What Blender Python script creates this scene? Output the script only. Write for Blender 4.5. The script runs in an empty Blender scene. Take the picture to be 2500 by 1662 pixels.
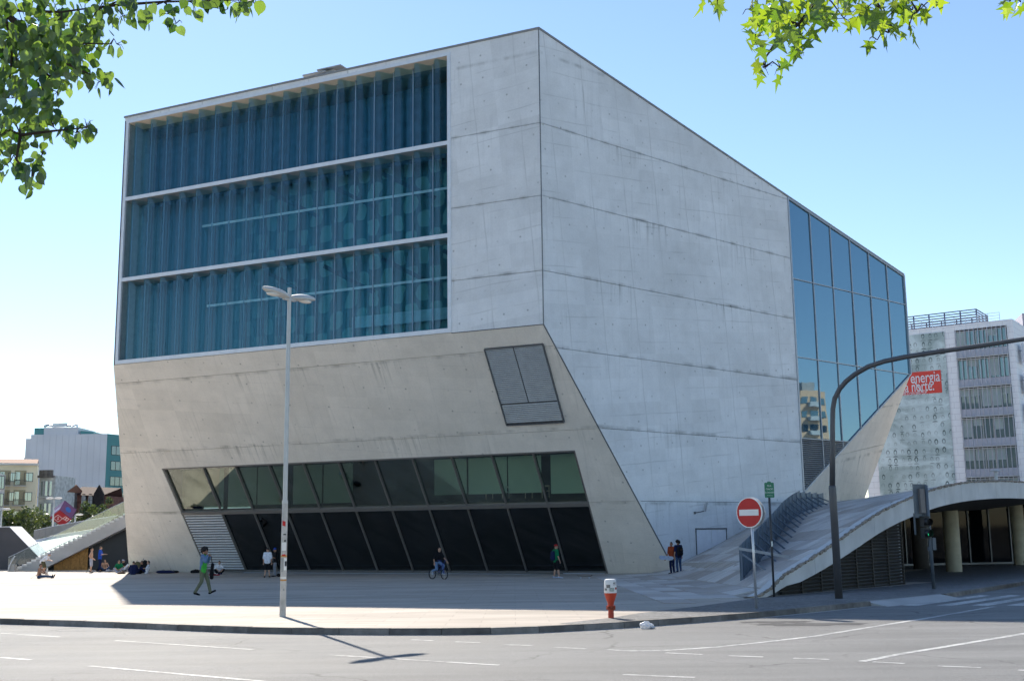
import bpy, bmesh, math, random
from mathutils import Vector, Matrix
random.seed(7)
R = math.radians
sc = bpy.context.scene
col = sc.collection

# ---------------------------------------------------------------- camera
CAM = Vector((0, 0, 1.62))
FPX, PITCH, ROLL = 2761.9, 0.16679, 0.0121
fw = Vector((0, math.cos(PITCH), math.sin(PITCH)))
_u0 = Vector((0, -math.sin(PITCH), math.cos(PITCH)))
_r0 = Vector((1, 0, 0))
rt = _r0 * math.cos(ROLL) - _u0 * math.sin(ROLL)
up = _u0 * math.cos(ROLL) + _r0 * math.sin(ROLL)
cd = bpy.data.cameras.new('camera')
cam = bpy.data.objects.new('camera', cd)
col.objects.link(cam)
m3 = Matrix((rt, up, -fw)).transposed()
cam.matrix_world = Matrix.Translation(CAM) @ m3.to_4x4()
cd.sensor_fit = 'HORIZONTAL'
cd.sensor_width = 36
cd.lens = 36 * FPX / 2500
cd.clip_start = .1
cd.clip_end = 6000
sc.camera = cam

# ---------------------------------------------------------------- light
SUN_AZ, SUN_EL = R(-20.7), R(37.7)      # azimuth from +Y towards +X
sun_dir = Vector((math.sin(SUN_AZ) * math.cos(SUN_EL), math.cos(SUN_AZ) * math.cos(SUN_EL), math.sin(SUN_EL)))
w = bpy.data.worlds.new('World')
sc.world = w
w.use_nodes = True
nt = w.node_tree
nt.nodes.clear()
sky = nt.nodes.new('ShaderNodeTexSky')
sky.sky_type = 'NISHITA'
sky.sun_disc = False
sky.sun_elevation = SUN_EL
sky.sun_rotation = SUN_AZ
sky.air_density = 1.0
sky.dust_density = 0.05
sky.ozone_density = 2.4
bg = nt.nodes.new('ShaderNodeBackground')
bg.inputs['Strength'].default_value = 0.119
wo = nt.nodes.new('ShaderNodeOutputWorld')
nt.links.new(sky.outputs[0], bg.inputs[0])
nt.links.new(bg.outputs[0], wo.inputs[0])
sl = bpy.data.lights.new('sun', 'SUN')
sl.energy = 5.0
sl.angle = R(0.53)
sl.color = (1, .92, .80)
so = bpy.data.objects.new('sun', sl)
col.objects.link(so)
so.rotation_euler = (-sun_dir).to_track_quat('-Z', 'Y').to_euler()
vs = sc.view_settings
vs.view_transform = 'Standard'
vs.look = 'None'
vs.exposure = 0.70
vs.gamma = 1
vs.use_curve_mapping = False
sc.cycles.use_adaptive_sampling = True
sc.cycles.adaptive_threshold = .035
sc.cycles.max_bounces = 5
sc.cycles.diffuse_bounces = 3
sc.cycles.glossy_bounces = 3
sc.cycles.transmission_bounces = 2
sc.cycles.transparent_max_bounces = 10

# ---------------------------------------------------------------- helpers: places
def ray(x, y):
    d = fw * FPX + rt * (x - 1250) - up * (y - 831)
    return d / d.y
def at(x, y, D):                       # point of the place seen at (x, y) standing D metres away
    return CAM + ray(x, y) * D
def onp(x, y, n, c):
    d = ray(x, y)
    return CAM + d * ((c - n.dot(CAM)) / n.dot(d))
SL = .0135
def gz(y): return -SL * min(max(y, -60), 70)
def gp(x, y, dz=0):
    d = ray(x, y)
    q = -SL - d.z
    D = (CAM.z - dz) / q if q > 0 else 1e9
    if D > 70 or D < 0: D = (gz(70) + dz - CAM.z) / d.z
    P = CAM + d * D
    return P
def V(*a): return Vector(a)
A_F, A_R, TILT = R(25.116), R(48.424), R(34.807)
fd = V(math.cos(A_F), -math.sin(A_F), 0)
nF = V(math.sin(A_F), math.cos(A_F), 0)                     # into the building
sd = V(math.sin(A_F) * math.sin(TILT), math.cos(A_F) * math.sin(TILT), -math.cos(TILT))
nL = fd.cross(sd).normalized()
if nL.y < 0: nL = -nL                                       # into the building
rd = V(math.sin(A_R), math.cos(A_R), 0)
nR = V(-math.cos(A_R), math.sin(A_R), 0)                    # into the building
K0 = V(1.69, 59.28, 0)
ZT, ZB = 29.15, 12.45
def Fp(u, z, d=0): return K0 + fd * u + nF * d + V(0, 0, z)
def Rp(w_, z, d=0): return K0 + rd * w_ + nR * d + V(0, 0, z)
def Lp(u, s, d=0): return K0 + V(0, 0, ZB) + fd * u + sd * s + nL * d

# ---------------------------------------------------------------- helpers: objects
def tag(o, label=None, cat=None, group=None, kind=None):
    if label: o['label'] = label
    if cat: o['category'] = cat
    if group: o['group'] = group
    if kind: o['kind'] = kind
    return o
def empty(name, loc=(0, 0, 0), rz=0, label=None, cat=None, group=None, kind=None, parent=None):
    o = bpy.data.objects.new(name, None)
    o.empty_display_size = .2
    col.objects.link(o)
    o.location = loc
    o.rotation_euler = (0, 0, rz)
    if parent: o.parent = parent
    return tag(o, label, cat, group, kind)
def link(name, me, parent=None, M=None):
    o = bpy.data.objects.new(name, me)
    col.objects.link(o)
    if parent: o.parent = parent
    if M is not None: o.matrix_local = M
    return o
class MB:
    def __init__(s): s.v, s.f, s.uv, s.mi = [], [], [], []
    def add(s, vs_, fs, uv=None, mi=0):
        b = len(s.v)
        s.v += [tuple(p) for p in vs_]
        for k, f in enumerate(fs):
            s.f.append([b + i for i in f])
            s.uv.append(uv[k] if uv else None)
            s.mi.append(mi)
        return s
    def poly(s, pts, uv=None, mi=0): return s.add(pts, [list(range(len(pts)))], [uv] if uv else None, mi)
    def prism(s, pts, ext, uv=None, mi=0):
        n = len(pts)
        e = Vector(ext)
        P = [Vector(p) for p in pts] + [Vector(p) + e for p in pts]
        nn = Vector((0, 0, 0))
        for i in range(n): nn += P[i].cross(P[(i + 1) % n])
        fl = nn.dot(e) > 0
        fs = [list(range(n)), list(range(n, 2 * n))[::-1]]
        for i in range(n):
            j = (i + 1) % n
            fs.append([j, i, i + n, j + n])
        if fl: fs = [f[::-1] for f in fs]
        us = None
        if uv:
            us = []
            for f in fs: us.append([uv[i % n] for i in f])
        return s.add(P, fs, us, mi)
    def box(s, c, sz, X=None, Y=None, Z=None, mi=0):
        c = Vector(c)
        X = Vector(X or (1, 0, 0)).normalized() * sz[0] / 2
        Y = Vector(Y or (0, 1, 0)).normalized() * sz[1] / 2
        Z = Vector(Z or (0, 0, 1)).normalized() * sz[2] / 2
        P = [c + X * a + Y * b + Z * d for d in (-1, 1) for b in (-1, 1) for a in (-1, 1)]
        fs = [[0, 2, 3, 1], [4, 5, 7, 6], [0, 1, 5, 4], [2, 6, 7, 3], [0, 4, 6, 2], [1, 3, 7, 5]]
        if X.cross(Y).dot(Z) < 0: fs = [f[::-1] for f in fs]
        return s.add(P, fs, None, mi)
    def bar(s, p, q, w_, h_, upv=(0, 0, 1), mi=0):
        p, q = Vector(p), Vector(q)
        d = (q - p)
        X = d.normalized()
        Z = Vector(upv)
        Y = Z.cross(X)
        if Y.length < 1e-4: Y = Vector((1, 0, 0))
        Y.normalize()
        Z = X.cross(Y)
        return s.box((p + q) / 2, (d.length, w_, h_), X, Y, Z, mi)
    def tube(s, path, rad, n=10, caps=True, mi=0):
        path = [Vector(p) for p in path]
        if not hasattr(rad, '__len__'): rad = [rad] * len(path)
        b = len(s.v)
        pn = None
        for i, p in enumerate(path):
            t = (path[min(i + 1, len(path) - 1)] - path[max(i - 1, 0)]).normalized()
            if pn is None:
                a = Vector((0, 0, 1)) if abs(t.z) < .9 else Vector((1, 0, 0))
                x = t.cross(a).normalized()
            else:
                x = (pn - t * pn.dot(t)).normalized()
            pn = x
            y = t.cross(x)
            for k in range(n):
                an = 2 * math.pi * k / n
                s.v.append(tuple(p + (x * math.cos(an) + y * math.sin(an)) * rad[i]))
        for i in range(len(path) - 1):
            for k in range(n):
                k2 = (k + 1) % n
                s.f.append([b + i * n + k, b + i * n + k2, b + (i + 1) * n + k2, b + (i + 1) * n + k])
                s.uv.append(None); s.mi.append(mi)
        if caps:
            s.f.append([b + k for k in range(n)][::-1]); s.uv.append(None); s.mi.append(mi)
            e = b + (len(path) - 1) * n
            s.f.append([e + k for k in range(n)]); s.uv.append(None); s.mi.append(mi)
        return s
    def lathe(s, c, prof, n=20, mi=0):
        c = Vector(c)
        b = len(s.v)
        for r_, z in prof:
            for k in range(n):
                an = 2 * math.pi * k / n
                s.v.append((c.x + r_ * math.cos(an), c.y + r_ * math.sin(an), c.z + z))
        for i in range(len(prof) - 1):
            for k in range(n):
                k2 = (k + 1) % n
                s.f.append([b + i * n + k, b + i * n + k2, b + (i + 1) * n + k2, b + (i + 1) * n + k]); s.uv.append(None); s.mi.append(mi)
        s.f.append([b + k for k in range(n)][::-1]); s.uv.append(None); s.mi.append(mi)
        e = b + (len(prof) - 1) * n
        s.f.append([e + k for k in range(n)]); s.uv.append(None); s.mi.append(mi)
        return s
    def ball(s, c, rr, n=12, m=8, fn=None, mi=0):
        c = Vector(c)
        b = len(s.v)
        if not hasattr(rr, '__len__'): rr = (rr, rr, rr)
        for i in range(m + 1):
            th = math.pi * i / m
            for k in range(n):
                an = 2 * math.pi * k / n
                d = Vector((math.sin(th) * math.cos(an), math.sin(th) * math.sin(an), math.cos(th)))
                g = fn(d) if fn else 1
                s.v.append((c.x + d.x * rr[0] * g, c.y + d.y * rr[1] * g, c.z + d.z * rr[2] * g))
        for i in range(m):
            for k in range(n):
                k2 = (k + 1) % n
                s.f.append([b + i * n + k, b + (i + 1) * n + k, b + (i + 1) * n + k2, b + i * n + k2]); s.uv.append(None); s.mi.append(mi)
        return s
    def capsule(s, p, q, r0, r1, n=10):
        p, q = Vector(p), Vector(q)
        d = q - p
        L = d.length
        if L < 1e-5: return s.ball(p, max(r0, r1), n, 8)
        t = d / L
        path, rad = [], []
        for a in (-1.45, -1.0, -.5): path.append(p + t * r0 * math.sin(a)); rad.append(r0 * math.cos(a))
        path.append(p); rad.append(r0)
        path.append(q); rad.append(r1)
        for a in (.5, 1.0, 1.45): path.append(q + t * r1 * math.sin(a)); rad.append(r1 * math.cos(a))
        return s.tube(path, rad, n)
    def mesh(s, name, mats=(), smooth=False):
        me = bpy.data.meshes.new(name)
        me.from_pydata(s.v, [], s.f)
        if any(u is not None for u in s.uv):
            ul = me.uv_layers.new(name='UVMap')
            i = 0
            for f, u in zip(s.f, s.uv):
                for k in range(len(f)):
                    ul.data[i].uv = u[k] if u else (0, 0)
                    i += 1
        if not isinstance(mats, (list, tuple)): mats = (mats,)
        for m_ in mats: me.materials.append(m_)
        if len(mats) > 1: me.polygons.foreach_set('material_index', s.mi)
        if smooth: me.polygons.foreach_set('use_smooth', [True] * len(me.polygons))
        me.validate()
        me.update()
        return me
    def build(s, name, mats, parent=None, smooth=False, label=None, cat=None, group=None, kind=None, M=None):
        o = link(name, s.mesh(name, mats, smooth), parent, M)
        return tag(o, label, cat, group, kind)
def smooth_by_angle(o, a=40):
    me = o.data
    bm = bmesh.new(); bm.from_mesh(me)
    for e in bm.edges:
        if len(e.link_faces) == 2 and e.calc_face_angle(0) > R(a): e.smooth = False
    for f in bm.faces: f.smooth = True
    bm.to_mesh(me); bm.free()
    return o

# ---------------------------------------------------------------- helpers: materials
def lin(c):
    return tuple(((x / 12.92) if x <= .04045 else ((x + .055) / 1.055) ** 2.4) for x in c)
def rgb(r_, g, b): return lin((r_ / 255, g / 255, b / 255)) + (1,)
class NT:
    def __init__(s, name):
        s.m = bpy.data.materials.new(name)
        s.m.use_nodes = True
        s.t = s.m.node_tree
        s.t.nodes.clear()
        s.out = s.t.nodes.new('ShaderNodeOutputMaterial')
    def n(s, typ, **kw):
        nd = s.t.nodes.new('ShaderNode' + typ)
        for k, v in kw.items():
            if k.startswith('_'): setattr(nd, k[1:], v)
        for k, v in kw.items():
            if k.startswith('_'): continue
            key = int(k[1:]) if k[0] == 'i' and k[1:].isdigit() else k.replace('__', ' ')
            s.set(nd.inputs[key], v)
        return nd
    def set(s, sock, v):
        if isinstance(v, bpy.types.NodeSocket): s.t.links.new(v, sock)
        elif isinstance(v, bpy.types.Node): s.t.links.new(v.outputs[0], sock)
        else:
            if hasattr(sock.default_value, '__len__') and not hasattr(v, '__len__'): v = (v,) * len(sock.default_value)
            if hasattr(sock.default_value, '__len__') and len(v) == 3 and len(sock.default_value) == 4: v = tuple(v) + (1,)
            sock.default_value = v
    def math(s, op, a, b=0, clamp=False): return s.n('Math', _operation=op, _use_clamp=clamp, i0=a, i1=b).outputs[0]
    def mapr(s, v, a, b, c=0, d=1): return s.n('MapRange', i0=v, i1=a, i2=b, i3=c, i4=d).outputs[0]
    def mix(s, f, a, b, bt='MIX'):
        nd = s.n('Mix', _data_type='RGBA', _blend_type=bt)
        s.set(nd.inputs[0], f); s.set(nd.inputs[6], a); s.set(nd.inputs[7], b)
        return nd.outputs[2]
    def noise(s, co, scale, det=4, rough=.55, dist=0):
        nd = s.n('TexNoise', Scale=scale, Detail=det, Roughness=rough, Distortion=dist)
        if co is not None: s.set(nd.inputs['Vector'], co)
        return nd.outputs[0]
    def co(s, w_='Object'): return s.n('TexCoord').outputs[w_]
    def mapping(s, v, loc=(0, 0, 0), rot=(0, 0, 0), scale=(1, 1, 1)): return s.n('Mapping', Vector=v, Location=loc, Rotation=rot, Scale=scale).outputs[0]
    def bsdf(s, color, rough=.6, spec=.5, metal=0, bump=None, bstr=.3, bdist=.02, **kw):
        b = s.n('BsdfPrincipled')
        s.set(b.inputs['Base Color'], color); s.set(b.inputs['Roughness'], rough)
        s.set(b.inputs['Specular IOR Level'], spec); s.set(b.inputs['Metallic'], metal)
        for k, v in kw.items(): s.set(b.inputs[k.replace('__', ' ')], v)
        if bump is not None:
            bn = s.n('Bump', Strength=bstr, Distance=bdist, Height=bump)
            s.set(b.inputs['Normal'], bn.outputs[0])
        s.t.links.new(b.outputs[0], s.out.inputs[0])
        return s.m
def mat(name, c, rough=.6, spec=.4, metal=0, var=.12, scale=3, bump=0.0, bscale=40, **kw):
    t = NT(name)
    co = t.co()
    n1 = t.noise(co, scale, 5)
    f = t.mapr(n1, .3, .7, 1 - var, 1 + var)
    cc = t.mix(1.0, c, t.n('CombineColor', Red=f, Green=f, Blue=f).outputs[0], 'MULTIPLY')
    bp = t.noise(co, bscale, 3) if bump else None
    return t.bsdf(cc, rough, spec, metal, bp, bump, .01, **kw)
M = {}
# ---------------------------------------------------------------- materials
def concrete(name, base, ang, cell=(2.75, 1.38), off=(0, 0), joints=(), linestr=.24):
    t = NT(name)
    uv = t.n('UVMap', _uv_map='UVMap').outputs[0]
    sp = t.n('SeparateXYZ', i0=uv)
    U, W = sp.outputs[0], sp.outputs[1]
    big = t.noise(uv, .22, 3, .6)
    mid = t.noise(uv, 1.3, 5, .62)
    fine = t.noise(uv, 9, 2, .6)
    v = t.math('ADD', t.mapr(big, .3, .7, -.085, .08), t.mapr(mid, .25, .75, -.06, .06))
    v = t.math('ADD', v, t.mapr(fine, .3, .7, -.03, .03))
    # shutter lines
    wob = t.n('TexNoise', Scale=.6, Detail=0, Vector=uv)
    uvw = t.n('VectorMath', _operation='MULTIPLY_ADD', i0=wob.outputs[1], i1=(.12, .12, 0), i2=uv).outputs[0]
    rot = t.mapping(uvw, (off[0], off[1], 0), (0, 0, R(ang)))
    rs = t.n('SeparateXYZ', i0=rot)
    def line(axis, size, width):
        f = t.math('FRACT', t.math('DIVIDE', axis, size))
        d = t.math('ABSOLUTE', t.math('SUBTRACT', f, .5))
        d = t.math('MULTIPLY', d, size)
        return t.mapr(d, 0, width, 1, 0)
    l1 = line(rs.outputs[0], cell[0], .06)
    l2 = line(rs.outputs[1], cell[1], .05)
    brk = t.noise(t.mapping(uv, scale=(.35, .8, 1)), 1.1, 1)
    brk2 = big
    l1 = t.math('MULTIPLY', l1, t.mapr(brk2, .38, .62, .15, 1))
    l2 = t.math('MULTIPLY', l2, t.mapr(brk, .42, .62, 0, .8))
    ln = t.math('MAXIMUM', l1, l2)
    # panel to panel tone
    cellv = t.n('VectorMath', _operation='FLOOR', i0=t.n('VectorMath', _operation='DIVIDE', i0=rot, i1=(cell[0], cell[1], 1)).outputs[0])
    wn = t.n('TexWhiteNoise', _noise_dimensions='2D', Vector=cellv)
    v = t.math('ADD', v, t.mapr(wn.outputs[0], 0, 1, -.05, .05))
    # tie holes
    g = t.n('VectorMath', _operation='DIVIDE', i0=rot, i1=(1.375, 1.38, 1)).outputs[0]
    fr = t.n('VectorMath', _operation='FRACTION', i0=g).outputs[0]
    dd = t.n('VectorMath', _operation='MULTIPLY', i0=t.n('VectorMath', _operation='SUBTRACT', i0=fr, i1=(.5, .22, 0)).outputs[0], i1=(1.375, 1.38, 0)).outputs[0]
    ln2 = t.n('VectorMath', _operation='LENGTH', i0=dd).outputs['Value']
    hr = t.n('TexWhiteNoise', _noise_dimensions='2D', Vector=t.n('VectorMath', _operation='FLOOR', i0=g).outputs[0]).outputs[0]
    hole = t.math('MULTIPLY', t.mapr(ln2, .03, .075, 1, 0), t.mapr(hr, .12, 1, .1, 1))
    # rain streaks
    st = t.noise(t.mapping(uv, scale=(2.6, .11, 1)), 1.6, 3, .6)
    stm = big
    stk = t.math('MULTIPLY', t.mapr(st, .52, .78, 0, 1), t.mapr(stm, .45, .65, 0, 1))
    # dirt gathered along the pour joints, running down from them
    dirt = None
    if joints:
        z0, sp_ = joints
        k_ = t.math('DIVIDE', t.math('SUBTRACT', z0, W), sp_)
        idx = t.math('FLOOR', t.math('ADD', k_, .5))
        dz = t.math('MULTIPLY', t.math('SUBTRACT', k_, idx), sp_)          # below a joint is positive
        h1 = t.mapr(t.math('ABSOLUTE', dz), 0, .16, 1, 0)
        below = t.math('MULTIPLY', t.mapr(dz, 0, 1.5, 1, 0), t.math('GREATER_THAN', dz, 0))
        jv = t.n('CombineXYZ', X=U, Y=t.math('MULTIPLY', idx, 7.3), Z=0)
        na = t.noise(jv, .7, 3)
        nb = t.noise(jv, .23, 1)
        dirt = t.math('ADD', t.math('MULTIPLY', h1, t.mapr(na, .45, .7, 0, .85)), t.math('MULTIPLY', below, t.math('MULTIPLY', t.mapr(st, .5, .75, 0, 1), t.mapr(nb, .5, .66, 0, .95))))
    blotch = t.mapr(t.noise(t.mapping(uv, (3, 5, 0)), .8, 4, .7), .66, .76, 0, .35)
    dark = t.math('ADD', t.math('MULTIPLY', ln, linestr), t.math('MULTIPLY', hole, .45))
    dark = t.math('ADD', dark, t.math('MULTIPLY', stk, .2))
    dark = t.math('ADD', dark, t.math('MULTIPLY', blotch, .42))
    if dirt is not None: dark = t.math('ADD', dark, t.math('MULTIPLY', dirt, .62))
    f = t.math('MULTIPLY', t.math('ADD', 1, v), t.math('SUBTRACT', 1, t.math('MINIMUM', dark, .8)))
    c = t.mix(1.0, base, t.n('CombineColor', Red=f, Green=f, Blue=t.math('POWER', f, 1.03)).outputs[0], 'MULTIPLY')
    return t.bsdf(c, .72, .3, bump=fine, bstr=.22, bdist=.012)
CW = (.76, .76, .755, 1)
JZ = (23.7, 19.57, 15.4, 11.28, 7.14, 3.2)
M['con_front'] = concrete('concrete_front', CW, -5, off=(.4, .7), joints=(23.7, 4.13))
M['con_right'] = concrete('concrete_right', CW, -5.5, off=(.9, .2), joints=(23.7, 4.12))
M['con_low'] = concrete('concrete_low', (.80, .735, .65, 1), 6, cell=(2.9, 1.5), off=(.2, .3), joints=(-1.4, 4.98), linestr=.10)  # same concrete, base warmed in place of light bounced off the plaza
M['con_dark'] = mat('joint_shadow', (.05, .05, .05, 1), .9, .1)
M['con_plain'] = mat('concrete_plain', (.40, .39, .38, 1), .8, .2, scale=.7, var=.14, bump=.2)
M['con_white'] = mat('concrete_pale', (.60, .59, .57, 1), .75, .25, scale=.9, var=.12, bump=.15)
M['alu'] = mat('aluminium', (.55, .56, .58, 1), .35, .5, .55, var=.06)
M['alu_dark'] = mat('dark_aluminium', (.16, .165, .17, 1), .4, .5, .4, var=.06)
M['coping'] = mat('coping_metal', (.27, .265, .26, 1), .5, .4, .3, var=.15)
M['soffit'] = mat('soffit', (.95, .80, .62, 1), .7, .2, var=.05)
M['louver'] = mat('louver_metal', (.46, .48, .50, 1), .38, .5, .6, var=.06)
M['louver_dark'] = mat('louver_grey', (.36, .37, .38, 1), .45, .5, .5, var=.08)
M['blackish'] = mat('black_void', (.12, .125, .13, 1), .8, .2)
def glass(name, tint, refl=1.0, rough=.02, base=.03, gloss=(1, 1, 1, 1)):
    t = NT(name)
    fr = t.n('Fresnel', IOR=1.5)
    f = t.math('ADD', t.math('MULTIPLY', fr.outputs[0], refl), base, True)
    ts = t.n('BsdfTransparent', Color=tint)
    gl = t.n('BsdfGlossy', Color=gloss, Roughness=rough)
    mx = t.n('MixShader', i0=f, i1=ts, i2=gl)
    t.t.links.new(mx.outputs[0], t.out.inputs[0])
    return t.m
M['glass_wave'] = glass('corrugated_glass', (.68, .88, .92, 1), .45, .03, .05, (.72, .92, 1, 1))
M['glass_inner'] = glass('inner_corrugated_glass', (.70, .88, .90, 1), .5, .08, .03, (.7, .9, 1, 1))
M['glass_green'] = glass('green_glass', (.88, .95, .90, 1), .8, .02, .02)
M['glass_dark'] = glass('smoked_glass', (.34, .39, .42, 1), .75, .03, .035)
M['glass_shop'] = glass('underpass_glass', (.3, .34, .38, 1), .3, .03, 0)
M['glass_rail'] = glass('railing_glass', (.86, .94, .92, 1), 1.2, .02, .04)
def mirror_glass(name, c, dark, f0=.4):
    t = NT(name)
    co = t.co()
    wv = t.noise(co, .35, 2)
    fr = t.n('LayerWeight', Blend=.3)
    f = t.math('ADD', t.math('MULTIPLY', fr.outputs[0], .5), f0, True)
    df = t.n('BsdfDiffuse', Color=dark)
    bn = t.n('Bump', Strength=.012, Distance=.3, Height=wv)
    gl = t.n('BsdfGlossy', Color=c, Roughness=.015, Normal=bn.outputs[0])
    mx = t.n('MixShader', i0=f, i1=df, i2=gl)
    t.t.links.new(mx.outputs[0], t.out.inputs[0])
    return t.m
M['glass_blue'] = mirror_glass('blue_coated_glass', (.46, .68, .82, 1), (.015, .06, .09, 1), .40)
M['glass_far'] = mirror_glass('far_window_glass', (.8, .95, 1, 1), (.03, .04, .045, 1), .22)
M['glass_office'] = mirror_glass('office_glass', (.7, .9, .9, 1), (.14, .20, .20, 1), .2)
def interior(name):
    t = NT(name)
    uv = t.n('UVMap', _uv_map='UVMap').outputs[0]
    n1 = t.noise(uv, .25, 4)
    sp = t.n('SeparateXYZ', i0=uv)
    # gilded wood grain figure, big diamonds
    a = t.math('SINE', t.math('MULTIPLY', t.math('ADD', sp.outputs[0], t.math('MULTIPLY', n1, 2)), 3.6))
    b = t.math('SINE', t.math('MULTIPLY', t.math('ADD', sp.outputs[1], n1), 2.8))
    p = t.mapr(t.math('MULTIPLY', a, b), .05, .2, 0, 1)
    c = t.mix(p, (.05, .18, .23, 1), (.26, .46, .47, 1))
    msk = t.mapr(sp.outputs[0], -25, -15, 0, 1)
    c = t.mix(msk, (.06, .17, .24, 1), c)
    return t.bsdf(c, .5, .3)
M['hall'] = interior('hall_wall')
M['curtain'] = mat('curtain_blue', (.05, .12, .18, 1), .7, .2, var=.3, scale=2)
M['blind'] = mat('blind_fabric', (.62, .78, .67, 1), .8, .1, var=.06, scale=.6)
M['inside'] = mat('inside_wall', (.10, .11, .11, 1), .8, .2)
M['reveal'] = mat('window_reveal', (.26, .34, .36, 1), .7, .2)
M['beam'] = mat('pale_beam', (.52, .62, .68, 1), .5, .3)
M['cream'] = mat('cream_stone_inside', (.85, .74, .54, 1), .7, .2, var=.2, scale=1.2)

def ground_mats():
    # asphalt
    t = NT('asphalt')
    co = t.co()
    n1 = t.noise(co, .25, 5, .6)
    n2 = t.noise(co, 60, 3, .7)
    n3 = t.noise(t.mapping(co, scale=(.12, 1.1, 1), rot=(0, 0, R(-5))), 1, 4)
    vo = t.n('TexVoronoi', Scale=95, Vector=co)
    f = t.math('ADD', t.mapr(n1, .3, .7, .85, 1.12), t.mapr(n2, .3, .7, -.36, .36))
    f = t.math('ADD', f, t.mapr(n3, .35, .65, -.13, .13))
    f = t.math('MULTIPLY', f, t.mapr(vo.outputs[0], .1, .6, 1.12, .8))
    cr = t.n('TexVoronoi', _feature='DISTANCE_TO_EDGE', Scale=.33, Vector=t.n('VectorMath', _operation='MULTIPLY_ADD', i0=t.n('TexNoise', Scale=1.2, Detail=3, Vector=co).outputs[1], i1=(.9, .9, 0), i2=co).outputs[0])
    crk = t.math('MULTIPLY', t.mapr(cr.outputs[0], .004, .010, 1, 0), t.mapr(n1, .48, .58, 0, 1))
    f = t.math('MULTIPLY', f, t.math('SUBTRACT', 1, t.math('MULTIPLY', crk, .45)))
    c = t.mix(1, (.20, .20, .198, 1), t.n('CombineColor', Red=f, Green=f, Blue=f).outputs[0], 'MULTIPLY')
    bp = t.math('ADD', n2, t.math('MULTIPLY', vo.outputs[0], .8))
    M['asphalt'] = t.bsdf(c, t.mapr(n1, .3, .7, .72, .82), .3, bump=bp, bstr=.5, bdist=.012)
    # plaza stone
    t = NT('plaza_travertine')
    co = t.co()
    big = t.noise(t.mapping(co, scale=(.06, .3, 1)), 1, 5)
    str_ = t.noise(t.mapping(co, rot=(0, 0, R(3)), scale=(.3, 2.4, 1)), 1.0, 6, .65, .3)
    br = t.n('TexBrick', _offset=.5, Vector=co, Scale=1.0)
    for k, v in {'Color1': (.41, .358, .304, 1), 'Color2': (.46, .405, .35, 1), 'Mortar': (.35, .303, .26, 1), 'Mortar Size': .012, 'Brick Width': 1.5, 'Row Height': .75, 'Bias': 0.0}.items(): t.set(br.inputs[k], v)
    f = t.math('ADD', t.mapr(big, .3, .7, .84, 1.1), t.mapr(str_, .3, .7, -.26, .2))
    stn = t.mapr(t.noise(t.mapping(co, (9, 2, 0), scale=(.10, .32, 1)), 1, 5, .6), .56, .70, 1, .72)
    f = t.math('MULTIPLY', f, stn)
    c = t.mix(1, br.outputs[0], t.n('CombineColor', Red=f, Green=f, Blue=f).outputs[0], 'MULTIPLY')
    M['plaza'] = t.bsdf(c, .75, .18, bump=str_, bstr=.15, bdist=.01)
    # ramp slab (random tone for each slab)
    t = NT('ramp_slab')
    oi = t.n('ObjectInfo')
    co = t.co()
    gcol = t.n('NewGeometry').outputs['Position']
    s1 = t.noise(t.mapping(gcol, rot=(0, 0, R(-22)), scale=(.5, 5.0, 3)), 1.0, 6, .65, .6)
    ramp = t.n('ValToRGB', Fac=oi.outputs['Random'])
    e = ramp.color_ramp.elements
    e[0].color = (.36, .30, .26, 1); e[1].color = (.66, .63, .60, 1)
    x = e.new(.5); x.color = (.48, .44, .42, 1)
    f = t.mapr(s1, .3, .7, .6, 1.12)
    c = t.mix(1, ramp.outputs[0], t.n('CombineColor', Red=f, Green=f, Blue=f).outputs[0], 'MULTIPLY')
    M['slab'] = t.bsdf(c, .5, .35, bump=s1, bstr=.15, bdist=.01)
    # cobbles
    t = NT('granite_cobbles')
    co = t.co()
    vo = t.n('TexVoronoi', Scale=9, Vector=co)
    ve = t.n('TexVoronoi', _feature='DISTANCE_TO_EDGE', Scale=9, Vector=co)
    n1 = t.noise(co, .6, 4)
    f = t.math('MULTIPLY', t.mapr(ve.outputs[0], .02, .12, .5, 1), t.mapr(n1, .3, .7, .8, 1.15))
    sh = t.n('SeparateColor', i0=vo.outputs[1]).outputs[0]
    f = t.math('MULTIPLY', f, t.mapr(sh, 0, 1, .6, 1.35))
    c = t.mix(1, (.13, .13, .132, 1), t.n('CombineColor', Red=f, Green=f, Blue=f).outputs[0], 'MULTIPLY')
    M['cobble'] = t.bsdf(c, .6, .4, bump=ve.outputs[0], bstr=.6, bdist=.03)
ground_mats()
t = NT('kerb_granite')
oi = t.n('ObjectInfo')
kn = t.noise(t.n('NewGeometry').outputs['Position'], 3.0, 5, .65)
kf = t.math('MULTIPLY', t.mapr(kn, .3, .7, .6, 1.25), t.mapr(oi.outputs['Random'], 0, 1, .7, 1.35))
M['kerb'] = t.bsdf(t.mix(1, (.19, .172, .155, 1), t.n('CombineColor', Red=kf, Green=kf, Blue=kf).outputs[0], 'MULTIPLY'), .75, .25, bump=kn, bstr=.3, bdist=.02)
t = NT('road_paint')
pn1 = t.noise(t.co(), 7, 5, .7); pn2 = t.noise(t.co(), .5, 2)
wear = t.mapr(t.math('ADD', pn1, t.math('MULTIPLY', pn2, .6)), .62, .95, 0, 1)
M['paint'] = t.bsdf(t.mix(wear, (.60, .60, .58, 1), (.22, .22, .22, 1)), .7, .25)
M['earth'] = mat('earth', (.2, .19, .17, 1), .9, .1)
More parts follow.
